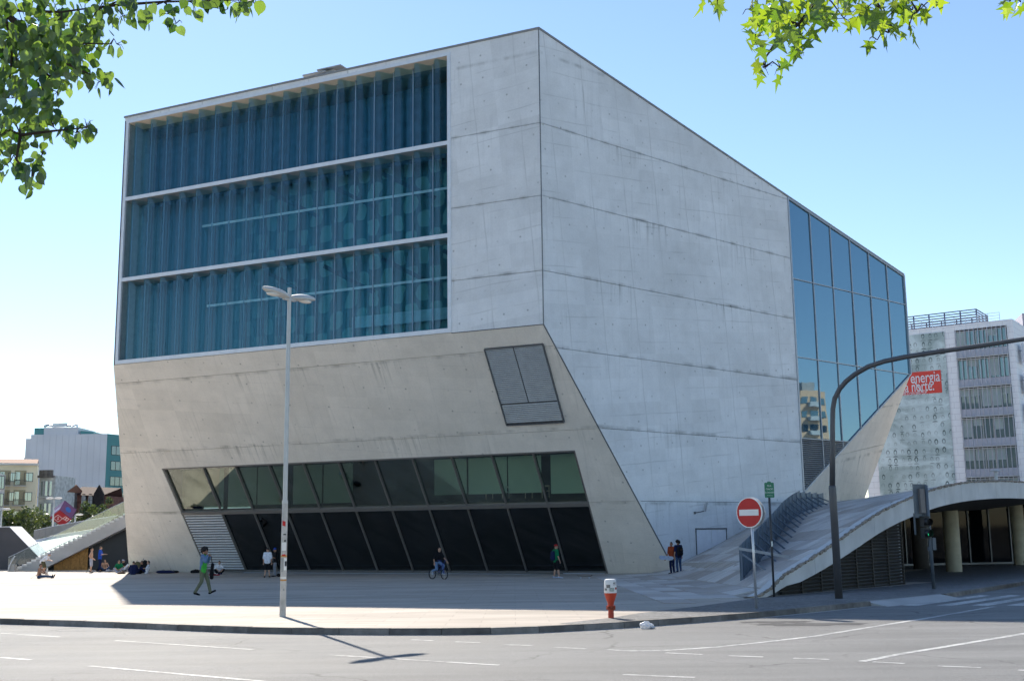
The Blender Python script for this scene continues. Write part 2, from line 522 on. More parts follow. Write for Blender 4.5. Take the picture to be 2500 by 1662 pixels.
# ---------------------------------------------------------------- ground, road, plaza
KPX = [(0, 1511), (250, 1518), (480, 1527), (690, 1533), (1000, 1535), (1250, 1532), (1500, 1520), (1650, 1510), (1750, 1503), (1850, 1495), (2000, 1481), (2145, 1466)]
KP = [gp(x, y) for x, y in KPX]
KR = [gp(2310, 1450), gp(2400, 1436), gp(2500, 1420)]
def ext(a, b, d):
    t_ = (b - a).normalized()
    return b + t_ * d
KL = [ext(KP[1], KP[0], d) for d in (60, 40, 25, 12, 5)]
KRX = [ext(KR[1], KR[2], d) for d in (8, 20, 40)]
for p in KL + KRX: p.z = gz(p.y)
def resample(pts, step):
    out = [pts[0].copy()]
    # Catmull-Rom then even spacing
    dense = []
    for i in range(len(pts) - 1):
        p0, p1, p2, p3 = pts[max(i - 1, 0)], pts[i], pts[i + 1], pts[min(i + 2, len(pts) - 1)]
        for k in range(24):
            t_ = k / 24
            dense.append(.5 * ((2 * p1) + (p2 - p0) * t_ + (2 * p0 - 5 * p1 + 4 * p2 - p3) * t_ ** 2 + (3 * p1 - p0 - 3 * p2 + p3) * t_ ** 3))
    dense.append(pts[-1])
    acc = 0
    for i in range(1, len(dense)):
        d = (dense[i] - dense[i - 1]).length
        acc += d
        if acc >= step:
            out.append(dense[i].copy()); acc = 0
    return out
kl = resample(KL + KP, 1.0)
kr = resample(KR + KRX, 1.0)
for p in kl + kr: p.z = gz(p.y)
kerb_all = kl + kr
ROADZ = -.12
def offset_line(line, d):
    o = []
    for i, p in enumerate(line):
        t_ = (line[min(i + 1, len(line) - 1)] - line[max(i - 1, 0)])
        t_.z = 0; t_.normalize()
        q = p + V(-t_.y, t_.x, 0) * d
        q.z = gz(q.y)
        o.append(q)
    return o
# wide base sheet out to the horizon
mb = MB()
mb.poly([(-3000, 4000, -1.45), (-3000, 64, -1.45), (3000, 64, -1.45), (3000, 4000, -1.45)][::-1])
mb.poly([(-3000, 64, -1.45), (-3000, -3000, -.4), (3000, -3000, -.4), (3000, 64, -1.45)][::-1])
o = mb.build('ground', M['earth'], kind='structure')
# asphalt
rl = offset_line(kerb_all, .1)
pts = [V(p.x, p.y, gz(p.y) + ROADZ) for p in rl if p.y <= 70]
pts = [p for p in pts]
mb = MB()
mb.poly([V(-75, -60, gz(-60) + ROADZ), V(75, -60, gz(-60) + ROADZ), V(75, 69.9, gz(69.9) + ROADZ)] + pts[::-1] + [V(-75, pts[0].y, pts[0].z)])
mb.build('road', M['asphalt'], kind='structure')
mb = MB()
mb.poly([V(-300, 70, -1.28), V(300, 70, -1.28), V(300, 420, -1.28), V(-300, 420, -1.28)])
mb.build('road_far', M['asphalt'], kind='structure')
# plaza
pin = offset_line(kl, .14)
near = [p for p in pin if p.y <= 70]
kin = offset_line(kr, .14)
nearr = [p for p in kin if p.y <= 70]
mb = MB()
mb.poly([V(p.x, p.y, gz(p.y)) for p in near + nearr] + [V(45, 70, gz(70)), V(-120, 70, gz(70)), V(-120, near[0].y, gz(near[0].y))])
mb.poly([V(45, 70, gz(70)), V(45, 150, gz(70)), V(-120, 150, gz(70)), V(-120, 70, gz(70))])
mb.build('plaza', M['plaza'], kind='structure')
# granite footway wedge
WPX = [(1365, 1521.5), (1500, 1506), (1560, 1496), (1700, 1480), (1849, 1459)]
wed = [gp(x, y) for x, y in WPX]
kin_w = [p for p in pin if p.x > wed[0].x + .1]
A0 = wed[-1]
EANG = R(39.3)
ed = V(math.sin(EANG), math.cos(EANG), 0)
em = V(-ed.y, ed.x, 0)
foot = [wed[0]] + kin_w + nearr + [V(60, 70, 0), V(25, 69.9, 0), A0 + ed * 15.5 + em * 4, A0 + ed * 15.5, A0] + wed[1:-1][::-1]
mb = MB()
mb.poly([V(p.x, p.y, gz(p.y) + .004) for p in foot])
mb.poly([V(20, 70, gz(70) + .004), V(60, 70, gz(70) + .004), V(60, 90, gz(70) + .004), V(20, 90, gz(70) + .004)])
mb.build('footway', M['cobble'], kind='structure')
# kerb stones
kroot = empty('kerb', kind='structure')
ub = MB()
b_ = .06
ub.box((0, 0, 0), (1, 1, 1))
me0 = ub.mesh('kerb_stone', M['kerb'])
bm = bmesh.new(); bm.from_mesh(me0)
bmesh.ops.bevel(bm, geom=[e for e in bm.edges if abs((e.verts[0].co - e.verts[1].co).x) > .5], offset=.10, segments=2, affect='EDGES')
bm.to_mesh(me0); bm.free()
nk = 0
for line in (kl, kr):
    for i in range(len(line) - 1):
        a, b = line[i], line[i + 1]
        if a.x < -34 or a.y > 62: continue
        d = b - a
        L_ = d.length - .012
        X = d.normalized()
        Y = V(-X.y, X.x, 0)
        Z = X.cross(Y)
        c = (a + b) / 2 + Y * .09 + V(0, 0, -.075 + random.uniform(-.004, .006))
        mm = Matrix((X * L_, Y * .18, Z * .18)).transposed().to_4x4()
        link('kerb_stone', me0, kroot, Matrix.Translation(c) @ mm)
        nk += 1
# dropped kerb
mb = MB()
a, b = kl[-1], kr[0]
X = (b - a).normalized(); Y = V(-X.y, X.x, 0)
mb.prism([a - Y * .5 + V(0, 0, -.112), b - Y * .5 + V(0, 0, -.112), b + Y * .2 + V(0, 0, .008), a + Y * .2 + V(0, 0, .008)], V(0, 0, -.08))
mb.build('dropped_kerb', M['con_plain'], kroot)
# gutter line (pale)
gl_ = offset_line(kl, -.02); gl2 = offset_line(kl, -.10)
mb = MB()
for i in range(len(kl) - 1):
    mb.poly([V(p.x, p.y, gz(p.y) + ROADZ + .004) for p in (gl2[i], gl2[i + 1], gl_[i + 1], gl_[i])])
mb.build('gutter', M['con_white'], kroot)
# painted markings
mk = empty('road_markings', kind='structure')
def rp(x, y):
    p = gp(x, y, 0)
    d = ray(x, y)
    D = (CAM.z - ROADZ) / (-SL - d.z)
    return CAM + d * D + V(0, 0, .004)
def stripe(name, pxs, wd):
    P = [rp(x, y) for x, y in pxs]
    mb = MB()
    for i in range(len(P) - 1):
        t_ = (P[i + 1] - P[i]).normalized()
        n_ = V(-t_.y, t_.x, 0) * wd / 2
        mb.poly([P[i] - n_, P[i + 1] - n_, P[i + 1] + n_, P[i] + n_])
    return mb.build(name, M['paint'], mk)
DASH = [((0, 1545), (146, 1554)), ((281, 1563), (617, 1585)), ((0, 1604), (74, 1610)), ((218, 1625), (661, 1664)), ((804, 1598), (1218, 1623)),
        ((1003, 1561), (1058, 1563)), ((1111, 1566), (1172, 1568)), ((1229, 1573), (1299, 1575)), ((1353, 1579), (1429, 1583)), ((1626, 1593), (1715, 1597)), ((1778, 1600), (1863, 1603)),
        ((1937, 1606), (2025, 1609)), ((2131, 1615), (2209, 1619)), ((2290, 1625), (2395, 1629)), ((2485, 1635), (2560, 1638)), ((1521, 1646), (1696, 1653))]
for a, b in DASH: stripe('dash', (a, b), .095)
stripe('edge_line', [(1483, 1585), (1530, 1588), (1575, 1588.5), (1640, 1586), (1750, 1579), (1836, 1570), (1992, 1552), (2107, 1533), (2259, 1509), (2426, 1480)], .13)
stripe('edge_line', [(2104, 1614), (2209, 1594), (2344, 1572), (2500, 1546), (2600, 1530)], .13)
ca = [rp(2202, 1477), rp(2239, 1478), rp(2419, 1453), rp(2392, 1452)]
cstep = rp(2286, 1477) - rp(2202, 1477)
for k in range(7):
    mb = MB(); mb.poly([p + cstep * k * (1, 1, 1)[0] for p in ca]); mb.build('crossing_bar', M['paint'], mk)
# worn patch in the asphalt
def blob(mb, c, rx, ry, z, n=26, jag=.25, seed=1):
    rr = random.Random(seed)
    P = []
    for i in range(n):
        a = 2 * math.pi * i / n
        g = 1 + rr.uniform(-jag, jag)
        P.append(V(c.x + rx * g * math.cos(a), c.y + ry * g * math.sin(a), 0))
    for p in P: p.z = gz(p.y) + ROADZ + z
    mb.poly(P)
mb = MB(); blob(mb, rp(1990, 1523), 1.25, .45, .003, seed=3); blob(mb, rp(1890, 1518), .8, .35, .003, seed=5)
mb.build('asphalt_patch', mat('patched_asphalt', (.055, .055, .058, 1), .8, .3, var=.4, scale=6, bump=.6, bscale=30), mk)
# ---------------------------------------------------------------- the concert hall
hall = empty('concert_hall', V(-8, 75, gz(70)), label='huge faceted white concrete concert hall with corrugated glass front and tilted underside', cat='concert hall')
hall.location = (0, 0, 0)
def course(pts2, fn, m, thick=.3, name='concrete_course'):
    P = [fn(u, v_) for u, v_ in pts2]
    nn = fn(0, 0, 1) - fn(0, 0, 0)
    mb = MB()
    mb.prism(P, nn * thick, [(u, v_) for u, v_ in pts2])
    return mb.build(name, M[m], hall)
def clip(poly, z0, z1):
    def half(poly, z, keep_above):
        out = []
        for i in range(len(poly)):
            a, b = poly[i], poly[(i + 1) % len(poly)]
            ia = a[1] >= z if keep_above else a[1] <= z
            ib = b[1] >= z if keep_above else b[1] <= z
            if ia: out.append(a)
            if ia != ib:
                t_ = (z - a[1]) / (b[1] - a[1])
                out.append((a[0] + (b[0] - a[0]) * t_, z))
        return out
    return half(half(poly, z0, True), z1, False)
G = .013
GL, GR_, GB, GT = -30.10, -5.56, 12.5, 28.92            # big glazed opening
# front face, concrete bay right of the glass
fb = [(GR_, ZT), (0, ZT), (0, ZB), (GR_, ZB)]
zs = [ZB] + list(JZ[2::-1]) + [ZT]
for i in range(len(zs) - 1):
    p = clip(fb, zs[i] + (G if i else 0), zs[i + 1] - (G if i < len(zs) - 2 else 0))
    course(p, Fp, 'con_front')
course([(-30.25, GT), (GR_, GT), (GR_, ZT), (-30.25, ZT)], Fp, 'con_front', name='lintel')
# right face
def w_low(z):                        # where the tilted underside meets the right face
    # solve nL.(Rp(w,z)) = c
    c = nL.dot(Lp(0, 0))
    return (c - nL.dot(Rp(0, z))) / nL.dot(rd)
GZ0 = -1.1
ROOF = .2298
def roofz(w_): return ZT - ROOF * w_
WG, WT = 23.1, 37.74
DIAG = (12.88 - 3.93) / (WT - 23.08)
def diagz(w_): return 12.88 - DIAG * (WT - w_)
wd0 = WT - (12.88 - GZ0) / DIAG
rb = [(0, ZT), (WG, roofz(WG)), (WG, diagz(WG)), (wd0, GZ0), (w_low(GZ0), GZ0), (0, ZB)]
zs = [GZ0] + list(JZ[::-1]) + [ZT]
for i in range(len(zs) - 1):
    p = clip(rb, zs[i] + (G if i else 0), zs[i + 1] - (G if i < len(zs) - 2 else 0))
    course(p, Rp, 'con_right')
# lower, tilted face  (v measured down the slope, stored negative for the material)
def Lq(u, v_, d=0): return Lp(u, -v_, d)
SB = 16.5
def uL(s): return -30.25 - .4162 * s
_k = w_low(GZ0)
_e = (Rp(_k, GZ0) - Lp(0, 0))
uRm = _e.dot(fd) / _e.dot(sd)
def uR(s): return uRm * s
WL, WR, WT0, WT1 = -29.97, -.16, 7.82, 16.27
SJ = (1.31, 6.51, 11.27)
course([(uL(0), 0), (uR(0), 0), (uR(SJ[0]), -SJ[0] + G), (uL(SJ[0]), -SJ[0] + G)], Lq, 'con_low')
course([(uL(SJ[0]), -SJ[0] - G), (uR(SJ[0]), -SJ[0] - G), (uR(SJ[1]), -SJ[1] + G), (uL(SJ[1]), -SJ[1] + G)], Lq, 'con_low')
s0, s1 = SJ[1] + G, SJ[2] - G
course([(uL(s0), -s0), (uR(s0), -s0), (uR(WT0), -WT0), (uL(WT0), -WT0)], Lq, 'con_low')
course([(uL(WT0), -WT0), (WL, -WT0), (WL, -s1), (uL(s1), -s1)], Lq, 'con_low')
course([(WR, -WT0), (uR(WT0), -WT0), (uR(s1), -s1), (WR, -s1)], Lq, 'con_low')
s0 = SJ[2] + G
course([(uL(s0), -s0), (WL, -s0), (WL, -SB), (uL(SB), -SB)], Lq, 'con_low')
course([(WR, -s0), (uR(s0), -s0), (uR(SB), -SB), (WR, -SB)], Lq, 'con_low')
# dark backing behind the pour joints
mb = MB()
mb.poly([Fp(GR_, ZB, .12), Fp(0, ZB, .12), Fp(0, ZT, .12), Fp(GR_, ZT, .12)])
mb.poly([Rp(w_, z, .12) for w_, z in rb])
mb.poly([Lp(uL(0), 0, .12), Lp(uR(0), 0, .12), Lp(uR(WT0 - .1), WT0 - .1, .12), Lp(uL(WT0 - .1), WT0 - .1, .12)])
mb.poly([Lp(uL(WT0 - .1), WT0 - .1, .12), Lp(WL - .05, WT0 - .1, .12), Lp(WL - .05, SB, .12), Lp(uL(SB), SB, .12)])
mb.poly([Lp(WR + .05, WT0 - .1, .12), Lp(uR(WT0 - .1), WT0 - .1, .12), Lp(uR(SB), SB, .12), Lp(WR + .05, SB, .12)])
mb.build('joint_backing', M['con_dark'], hall)
# shell closing the volume: roof, left flank, back, right underside
TIP = Rp(WT, 12.88)
RTOP = Rp(WT, roofz(WT))
Qf = V(25.6, 90.5, GZ0)
Vd = Rp(wd0, GZ0)
FTL, FTR, FBL = Fp(-30.25, ZT), Fp(0, ZT), Fp(-30.25, ZB)
BSL = Lp(uL(SB), SB)
BL, BR = V(-21, 112, ZT), V(18, 120, 21)
BLg, BRg = V(-22, 106, GZ0), V(14, 112, GZ0)
BLm = V(-21, 112, 13)
BRm = V(18, 120, 12)
mb = MB()
mb.poly([FTL, FTR, BL]); mb.poly([FTR, RTOP, BR]); mb.poly([FTR, BR, BL])
mb.build('roof', M['con_plain'], hall)
mb = MB()
lf = [FTL, FBL, BLm, BL]
mb.poly(lf, [(0, 29), (0, 12), (40, 12), (40, 29)])
mb.poly([FBL, BSL, BLg], [(0, 12), (0, 0), (30, 0)]); mb.poly([FBL, BLg, BLm], [(0, 12), (30, 0), (40, 12)])
mb.build('left_flank', M['con_front'], hall)
mb = MB()
mb.poly([BL, BLm, BRm, BR]); mb.poly([BLm, BLg, BRg]); mb.poly([BLm, BRg, BRm])
mb.poly([RTOP, TIP, BRm, BR]); mb.poly([TIP, Qf, BRg]); mb.poly([TIP, BRg, BRm])
mb.build('back_wall', M['con_plain'], hall)
# right underside facet, two pours
tdir = (Qf - TIP)
c1, c2 = TIP.lerp(Vd, .46), TIP.lerp(Qf, .36)
c1b, c2b = TIP.lerp(Vd, .463), TIP.lerp(Qf, .363)
fnrm = (Vd - TIP).cross(Qf - TIP).normalized()
if fnrm.x > 0: fnrm = -fnrm
mb = MB(); mb.prism([TIP, c1, c2], fnrm * .25, [(37, 12), (23, 4), (37, 4)]); mb.build('underside_course', M['con_low'], hall)
mb = MB(); mb.prism([c1b, Vd, Qf, c2b], fnrm * .25, [(23, 4), (10, -1), (30, -4), (37, 4)]); mb.build('underside_course', M['con_low'], hall)
# coping along the roof edges
mb = MB()
mb.prism([Fp(-30.32, ZT + .0, -.05), Fp(-30.32, ZT + .12, -.05), Fp(-30.32, ZT + .12, .6), Fp(-30.32, ZT, .6)], fd * 30.35)
mb.build('coping', M['coping'], hall)
mb = MB()
mb.prism([Rp(-.0, ZT, -.05), Rp(-.0, ZT + .12, -.05), Rp(0, ZT + .12, .6), Rp(0, ZT, .6)], Rp(WT + .05, roofz(WT)) - Rp(0, ZT))
mb.build('coping', M['coping'], hall)
# edge seam at the corner and along the fold
mb = MB(); mb.tube([Fp(0, ZB), Fp(0, ZT)], .035, 6); mb.build('corner_seam', M['alu_dark'], hall)
mb = MB(); mb.tube([Lp(0, 0), Lp(uR(SB), SB)], .035, 6); mb.build('corner_seam', M['alu_dark'], hall)
mb = MB(); mb.tube([Fp(GR_, ZB), Fp(0, ZB)], .025, 6); mb.build('corner_seam', M['alu_dark'], hall)

# --- great corrugated window
gw = empty('great_window', parent=hall)
M['strip'] = mat('strip_sky_highlight', (.30, .37, .46, 1), .35, .5, .3, var=.05)  # bluish tone imitates sky highlights on the glass folds
M['pale_alu'] = mat('pale_aluminium', (.72, .74, .77, 1), .45, .4, .2, var=.05)
FW = .22
def fbox(u0, u1, z0, z1, d0, d1): 
    return [Fp(u0, z0, d0), Fp(u1, z0, d0), Fp(u1, z1, d0), Fp(u0, z1, d0)], nF * (d1 - d0)
for nm, a in (('frame', (GL, GL + FW, GB, GT)), ('frame', (GR_ - FW, GR_, GB, GT)), ('frame', (GL + FW, GR_ - FW, GT - .2, GT)), ('frame', (GL + FW, GR_ - FW, GB, GB + .24))):
    mb = MB(); mb.prism(*fbox(*a, -.04, .25)); mb.build(nm, M['pale_alu'], gw)
IL, IR = GL + FW, GR_ - FW
ROWS = [(23.60, 28.72), (18.16, 23.36), (12.74, 17.92)]
for z0 in (23.36, 17.92):
    mb = MB(); mb.prism(*fbox(IL, IR, z0, z0 + .24, -.03, 1.25)); mb.build('transom', M['pale_alu'], gw)
    mb = MB(); mb.poly([Fp(IL, z0 - .004, .02), Fp(IR, z0 - .004, .02), Fp(IR, z0 - .004, 1.25), Fp(IL, z0 - .004, 1.25)]); mb.build('transom_underside', M['alu'], gw)
mb = MB(); mb.poly([Fp(IL, 28.712, -.02), Fp(IR, 28.712, -.02), Fp(IR, 28.712, 1.3), Fp(IL, 28.712, 1.3)]); mb.build('soffit', M['soffit'], gw)
mb = MB(); mb.poly([Fp(IL, 28.73, 1.3), Fp(IR, 28.73, 1.3), Fp(IR, 28.73, 3.4), Fp(IL, 28.73, 3.4)])
mb.poly([Fp(IL, 12.73, .02), Fp(IR, 12.73, .02), Fp(IR, 12.73, 3.4), Fp(IL, 12.73, 3.4)])
mb.poly([Fp(IL, 12.73, .1), Fp(IL, 28.73, .1), Fp(IL, 28.73, 3.4), Fp(IL, 12.73, 3.4)]); mb.poly([Fp(IR, 12.73, .1), Fp(IR, 28.73, .1), Fp(IR, 28.73, 3.4), Fp(IR, 12.73, 3.4)])
mb.build('reveal', M['reveal'], gw)
NP = 18
PW = (IR - IL) / NP
def wave(x, amp, ph, q=1): return amp * math.sin(2 * math.pi * q * x / PW + ph)
def wave_mesh(name, h, amp, ph, m, seg=16, thick=.03, width=PW, q=1):
    mb = MB()
    A_, B_ = [], []
    for i in range(seg + 1):
        x = width * i / seg * .996 + .002
        y = wave(x, amp, ph, q)
        A_.append((x, y, 0)); B_.append((x, y, h))
    n = len(A_)
    mb.add(A_ + B_, [[i, i + 1, n + i + 1, n + i] for i in range(n - 1)])
    me = mb.mesh(name, m, True)
    return me
Rm = Matrix((fd, nF, V(0, 0, 1))).transposed().to_4x4()
for z0, z1 in ROWS:
    me = wave_mesh('corrugated_pane', z1 - z0, .36, 2.2, M['glass_wave'])
    for k in range(NP):
        link('corrugated_pane', me, gw, Matrix.Translation(Fp(IL + k * PW, z0, .44)) @ Rm)
    me2 = wave_mesh('inner_corrugated_pane', z1 - z0, .16, 5.0, M['glass_inner'], seg=24, q=2)
    for k in range(NP):
        link('inner_corrugated_pane', me2, gw, Matrix.Translation(Fp(IL + k * PW, z0, 1.75)) @ Rm)
    mb = MB()
    for k in range(NP + 1): mb.tube([Fp(IL + k * PW, z0, .44 + wave(0, .36, 2.2) - .02), Fp(IL + k * PW, z1, .44 + wave(0, .36, 2.2) - .02)], .04, 6)
    mb.build('joint_highlight_strips', M['strip'], gw, kind='stuff')  # joint tubes coloured as the sky glint along each fold
    mb = MB()
    for k in range(NP): mb.box(Fp(IL + (k + .62) * PW, (z0 + z1) / 2, 1.62), (.06, .05, z1 - z0), fd, nF)
    mb.build('inner_joint_strips', M['curtain'], gw, kind='stuff')
mb = MB()
mb.poly([Fp(IL, 12.7, 3.4), Fp(IR, 12.7, 3.4), Fp(IR, 28.8, 3.4), Fp(IL, 28.8, 3.4)], [(IL, 12.7), (IR, 12.7), (IR, 28.8), (IL, 28.8)])
mb.build('inner_wall', M['hall'], gw)
mb = MB(); mb.poly([Fp(IL, 23.6, 2.6), Fp(IR, 23.6, 2.6), Fp(IR, 28.35, 2.6), Fp(IL, 28.35, 2.6)]); mb.build('curtain', M['curtain'], gw)
for zb_ in (21.2, 15.9):
    mb = MB(); mb.prism(*fbox(-24.5 + (0 if zb_ > 20 else .6), IR, zb_, zb_ + .14, 1.3, 1.36)); mb.build('inner_beam', M['beam'], gw)
    mb = MB()
    for k in range(4): mb.bar(Fp(-20 + k * 4.2, zb_ + 2.0, 2.5), Fp(-16.4 + k * 4.2, zb_, 2.5), .2, .25)
    mb.build('brace', M['curtain'], gw)
mb = MB(); mb.prism(*fbox(-14, IR, 13.9, 14.6, 2.9, 3.0)); mb.prism(*fbox(-20, IR, 12.75, 13.2, 2.2, 2.4)); mb.build('inner_beam', M['beam'], gw)

# --- blue glass on the right face
bw = empty('side_window', parent=hall)
M['frame_grey'] = mat('grey_frame', (.42, .44, .47, 1), .4, .4, .4, var=.06)
CW_ = [23.12, 25.56, 28.0, 30.44, 32.88, 35.3, 37.74]
RWZ = [30, 18.2, 12.85, 7.43]
gpoly = [(WG, roofz(WG) - .05), (WT, roofz(WT) - .05), (WT, 12.88), (WG, diagz(WG))]
def clipx(poly, x0, x1):
    q = [(y, x) for x, y in poly]
    return [(x, y) for y, x in clip(q, x0, x1)]
mb = MB()
for i in range(6):
    for j in range(3):
        p = clip(clipx(gpoly, CW_[i] + .05, CW_[i + 1] - .05), RWZ[j + 1] + .05, RWZ[j] - .05)
        if len(p) < 3: continue
        ta, tb_ = random.uniform(-.006, .006), random.uniform(-.004, .004)
        m2 = MB(); m2.prism([Rp(u, z, .035 + ta * (u - CW_[i] - 1.2) + tb_ * (z - (RWZ[j + 1] + min(RWZ[j], 23)) / 2)) for u, z in p], nR * .02)
        m2.build('pane', M['glass_blue'], bw)
for i in range(6):
    p = clip(clipx(gpoly, CW_[i] + .04, CW_[i + 1] - .04), -5, RWZ[3] - .05)
    if len(p) < 3: continue
    m2 = MB()
    zt, zlo = RWZ[3] - .1, min(q[1] for q in p)
    z = zt
    while z > zlo + .05:
        x0 = CW_[i] + .04
        x1 = min(CW_[i + 1] - .04, WT - (12.88 - z) / DIAG)
        if x1 - x0 > .15: m2.box(Rp((x0 + x1) / 2, z, .06), (x1 - x0, .12, .035), rd, nR * 1 + V(0, 0, .5), None or (rd.cross((nR + V(0, 0, .5)).normalized())))
        z -= .135
    m2.build('louver_slats', M['louver'], bw, kind='stuff')
mb = MB(); mb.poly([Rp(u, z, .1) for u, z in clip(gpoly, -5, 7.43)]); mb.poly([Rp(u, z, .12) for u, z in clip(gpoly, 7.43, 40)]); mb.build('window_backing', M['blackish'], bw)
for i, x in enumerate(CW_):
    zt = roofz(x) - .04
    zl = diagz(x) + .02
    mb = MB(); mb.bar(Rp(x, zl, -.0), Rp(x, zt, -.0), .06, .07, nR); mb.build('mullion', M['frame_grey'], bw)
for z in RWZ[1:]:
    x1 = min(WT, WT - (12.88 - z) / DIAG if z < 12.88 else WT)
    mb = MB(); mb.bar(Rp(WG, z, .005), Rp(x1, z, .005), .06, .09, nR); mb.build('transom', M['frame_grey'], bw)
mb = MB(); mb.bar(Rp(WG, diagz(WG), -.01), Rp(WT, 12.88, -.01), .1, .12, nR); mb.bar(Rp(WG, roofz(WG) - .06, -.01), Rp(WT, roofz(WT) - .06, -.01), .1, .1, nR); mb.bar(Rp(WT, 12.88, -.02), Rp(WT, roofz(WT), -.02), .12, .12, nR); mb.bar(Rp(WG - .06, diagz(WG), -.01), Rp(WG - .06, roofz(WG), -.01), .12, .1, nR)
mb.build('frame', M['frame_grey'], bw)

# --- strip window in the tilted face
lw = empty('strip_window', parent=hall)
M['mull'] = mat('bronze_mullion', (.20, .185, .17, 1), .45, .4, .2, var=.06)
MU = [-29.97] + [-26.6 + 2.644 * i for i in range(10)] + [-.16]
MID0, MID1 = 11.33, 11.56
D0 = .18
def lquad(u0, u1, s0, s1, d): return [Lp(u0, s0, d), Lp(u1, s0, d), Lp(u1, s1, d), Lp(u0, s1, d)]
for i in range(11):
    u0, u1 = MU[i] + .05, MU[i + 1] - .05
    mb = MB(); mb.prism(lquad(u0, u1, WT0 + .08, MID0, D0), nL * .02); mb.build('pane', M['glass_green'], lw)
    if i == 0:
        mb = MB()
        k = 0
        s_ = MID1 + .06
        while s_ < WT1 - .1:
            mb.box(Lp((u0 + u1) / 2, s_, .07), (u1 - u0, .05, .11), fd, nL, sd); s_ += .21
        mb.build('louver_slats', M['pale_alu'], lw, kind='stuff')
        mb = MB(); mb.poly(lquad(u0, u1, MID1, WT1, .16)); mb.build('louver_backing', M['alu_dark'], lw)
    else:
        mb = MB(); mb.prism(lquad(u0, u1, MID1, WT1, D0), nL * .02); mb.build('pane', M['glass_dark'], lw)
for i, u in enumerate(MU):
    e_ = .06 if i in (0, 11) else 0
    mb = MB(); mb.bar(Lp(u + (e_ if i == 0 else -e_), WT0, .12), Lp(u + (e_ if i == 0 else -e_), WT1, .12), .065 if not e_ else .12, .16, nL); mb.build('mullion', M['mull'], lw)
    if 0 < i < 11:
        mb = MB(); mb.bar(Lp(u, WT0, .3), Lp(u, MID0, .3), .04, .16, nL); mb.build('fin', M['inside'], lw)
for a, b in ((WT0, WT0 + .1), (MID0, MID1), (WT1 - .04, WT1 + .06)):
    mb = MB(); mb.prism(lquad(WL, WR, a, b, -.01), nL * .25); mb.build('transom', M['mull'], lw)
# room behind
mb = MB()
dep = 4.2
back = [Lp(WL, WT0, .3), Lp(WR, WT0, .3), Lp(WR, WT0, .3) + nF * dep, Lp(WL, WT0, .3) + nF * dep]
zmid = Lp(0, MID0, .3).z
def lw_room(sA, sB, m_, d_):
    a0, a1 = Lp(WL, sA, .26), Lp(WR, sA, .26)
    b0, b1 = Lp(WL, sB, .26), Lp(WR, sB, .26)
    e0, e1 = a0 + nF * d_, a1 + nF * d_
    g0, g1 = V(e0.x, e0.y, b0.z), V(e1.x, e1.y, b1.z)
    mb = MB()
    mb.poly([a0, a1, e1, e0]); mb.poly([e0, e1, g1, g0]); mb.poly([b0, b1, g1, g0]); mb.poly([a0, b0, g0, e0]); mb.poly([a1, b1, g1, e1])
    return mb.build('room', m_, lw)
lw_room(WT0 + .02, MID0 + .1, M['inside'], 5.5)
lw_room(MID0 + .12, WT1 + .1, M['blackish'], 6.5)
# roller blinds hanging plumb behind the upper panes
cB = nF.dot(Lp(0, 11.15)) + .12
def BU(px):
    return (onp(px, 1230, nF, cB) - K0).dot(fd)
zBt = Lp(0, WT0 + .05).z
BLD = [(205, 360, 362, 'cream'), (290, 382, 375, 'blind'), (403, 522, 372, 'blind'), (452, 540, 358, 'blind'), (545, 668, 355, 'blind'), (715, 838, 352, 'blind'), (800, 855, 350, 'blind'), (862, 1002, 347, 'blind'), (1395, 1530, 308, 'blind'), (1492, 1552, 303, 'blind'), (1560, 1722, 303, 'blind'), (1690, 1745, 300, 'blind'), (1752, 1912, 298, 'blind'), (1957, 2120, 300, 'blind'), (100, 204, 375, 'cream')]  # cream entries stand in for a sunlit wall showing in the first panes
for k, (xa, xb, yb, mm) in enumerate(BLD):
    ua, ub = BU(350 + .5087 * xa), BU(350 + .5087 * xb)
    zb_ = onp(350 + .5087 * xb, 1050 + .5087 * yb, nF, cB).z
    P0_ = lambda u, z: K0 + fd * u + nF * (cB - nF.dot(K0) + .02 * (k % 3)) + V(0, 0, z)
    mb = MB(); mb.prism([P0_(ua, zb_), P0_(ub, zb_), P0_(ub, zBt), P0_(ua, zBt)], nF * .01); mb.build('blind_wall_panel', M[mm], lw)
mb = MB()
for i in (8, 9):
    for k in range(2):
        u = MU[i] + .6 + k * 1.1
        b0 = Lp(u, MID0 - .15, .5) + nF * 1.2
        mb.bar(b0, b0 + V(0, 0, .75), .05, .05); mb.bar(b0 + fd * .45, b0 + fd * .45 + V(0, 0, .75), .05, .05); mb.bar(b0 + V(0, 0, .7), b0 + fd * .45 + V(0, 0, .7), .05, .1); mb.bar(b0 + V(0, 0, .4), b0 + fd * .45 + V(0, 0, .4), .05, .05)
mb.build('chair_backs', M['cream'], lw)
# rail at the foot of the window
mb = MB()
def base_rail(u0, u1, dz=.0):
    a, b = Lp(u0, WT1 - .12, -.25), Lp(u1, WT1 - .12, -.25)
    mb.tube([a + V(0, 0, dz), b + V(0, 0, dz)], .03, 8)
    n_ = int((u1 - u0) / 1.5)
    for k in range(n_ + 1):
        p = a.lerp(b, (k + .3) / (n_ + .6)) + V(0, 0, dz)
        mb.tube([p, V(p.x, p.y, gz(p.y) - .02)], .022, 6)
base_rail(-26.5, -3.0); base_rail(-2.9, -.3, .05)
mb.build('foot_rail', M['alu'], lw)
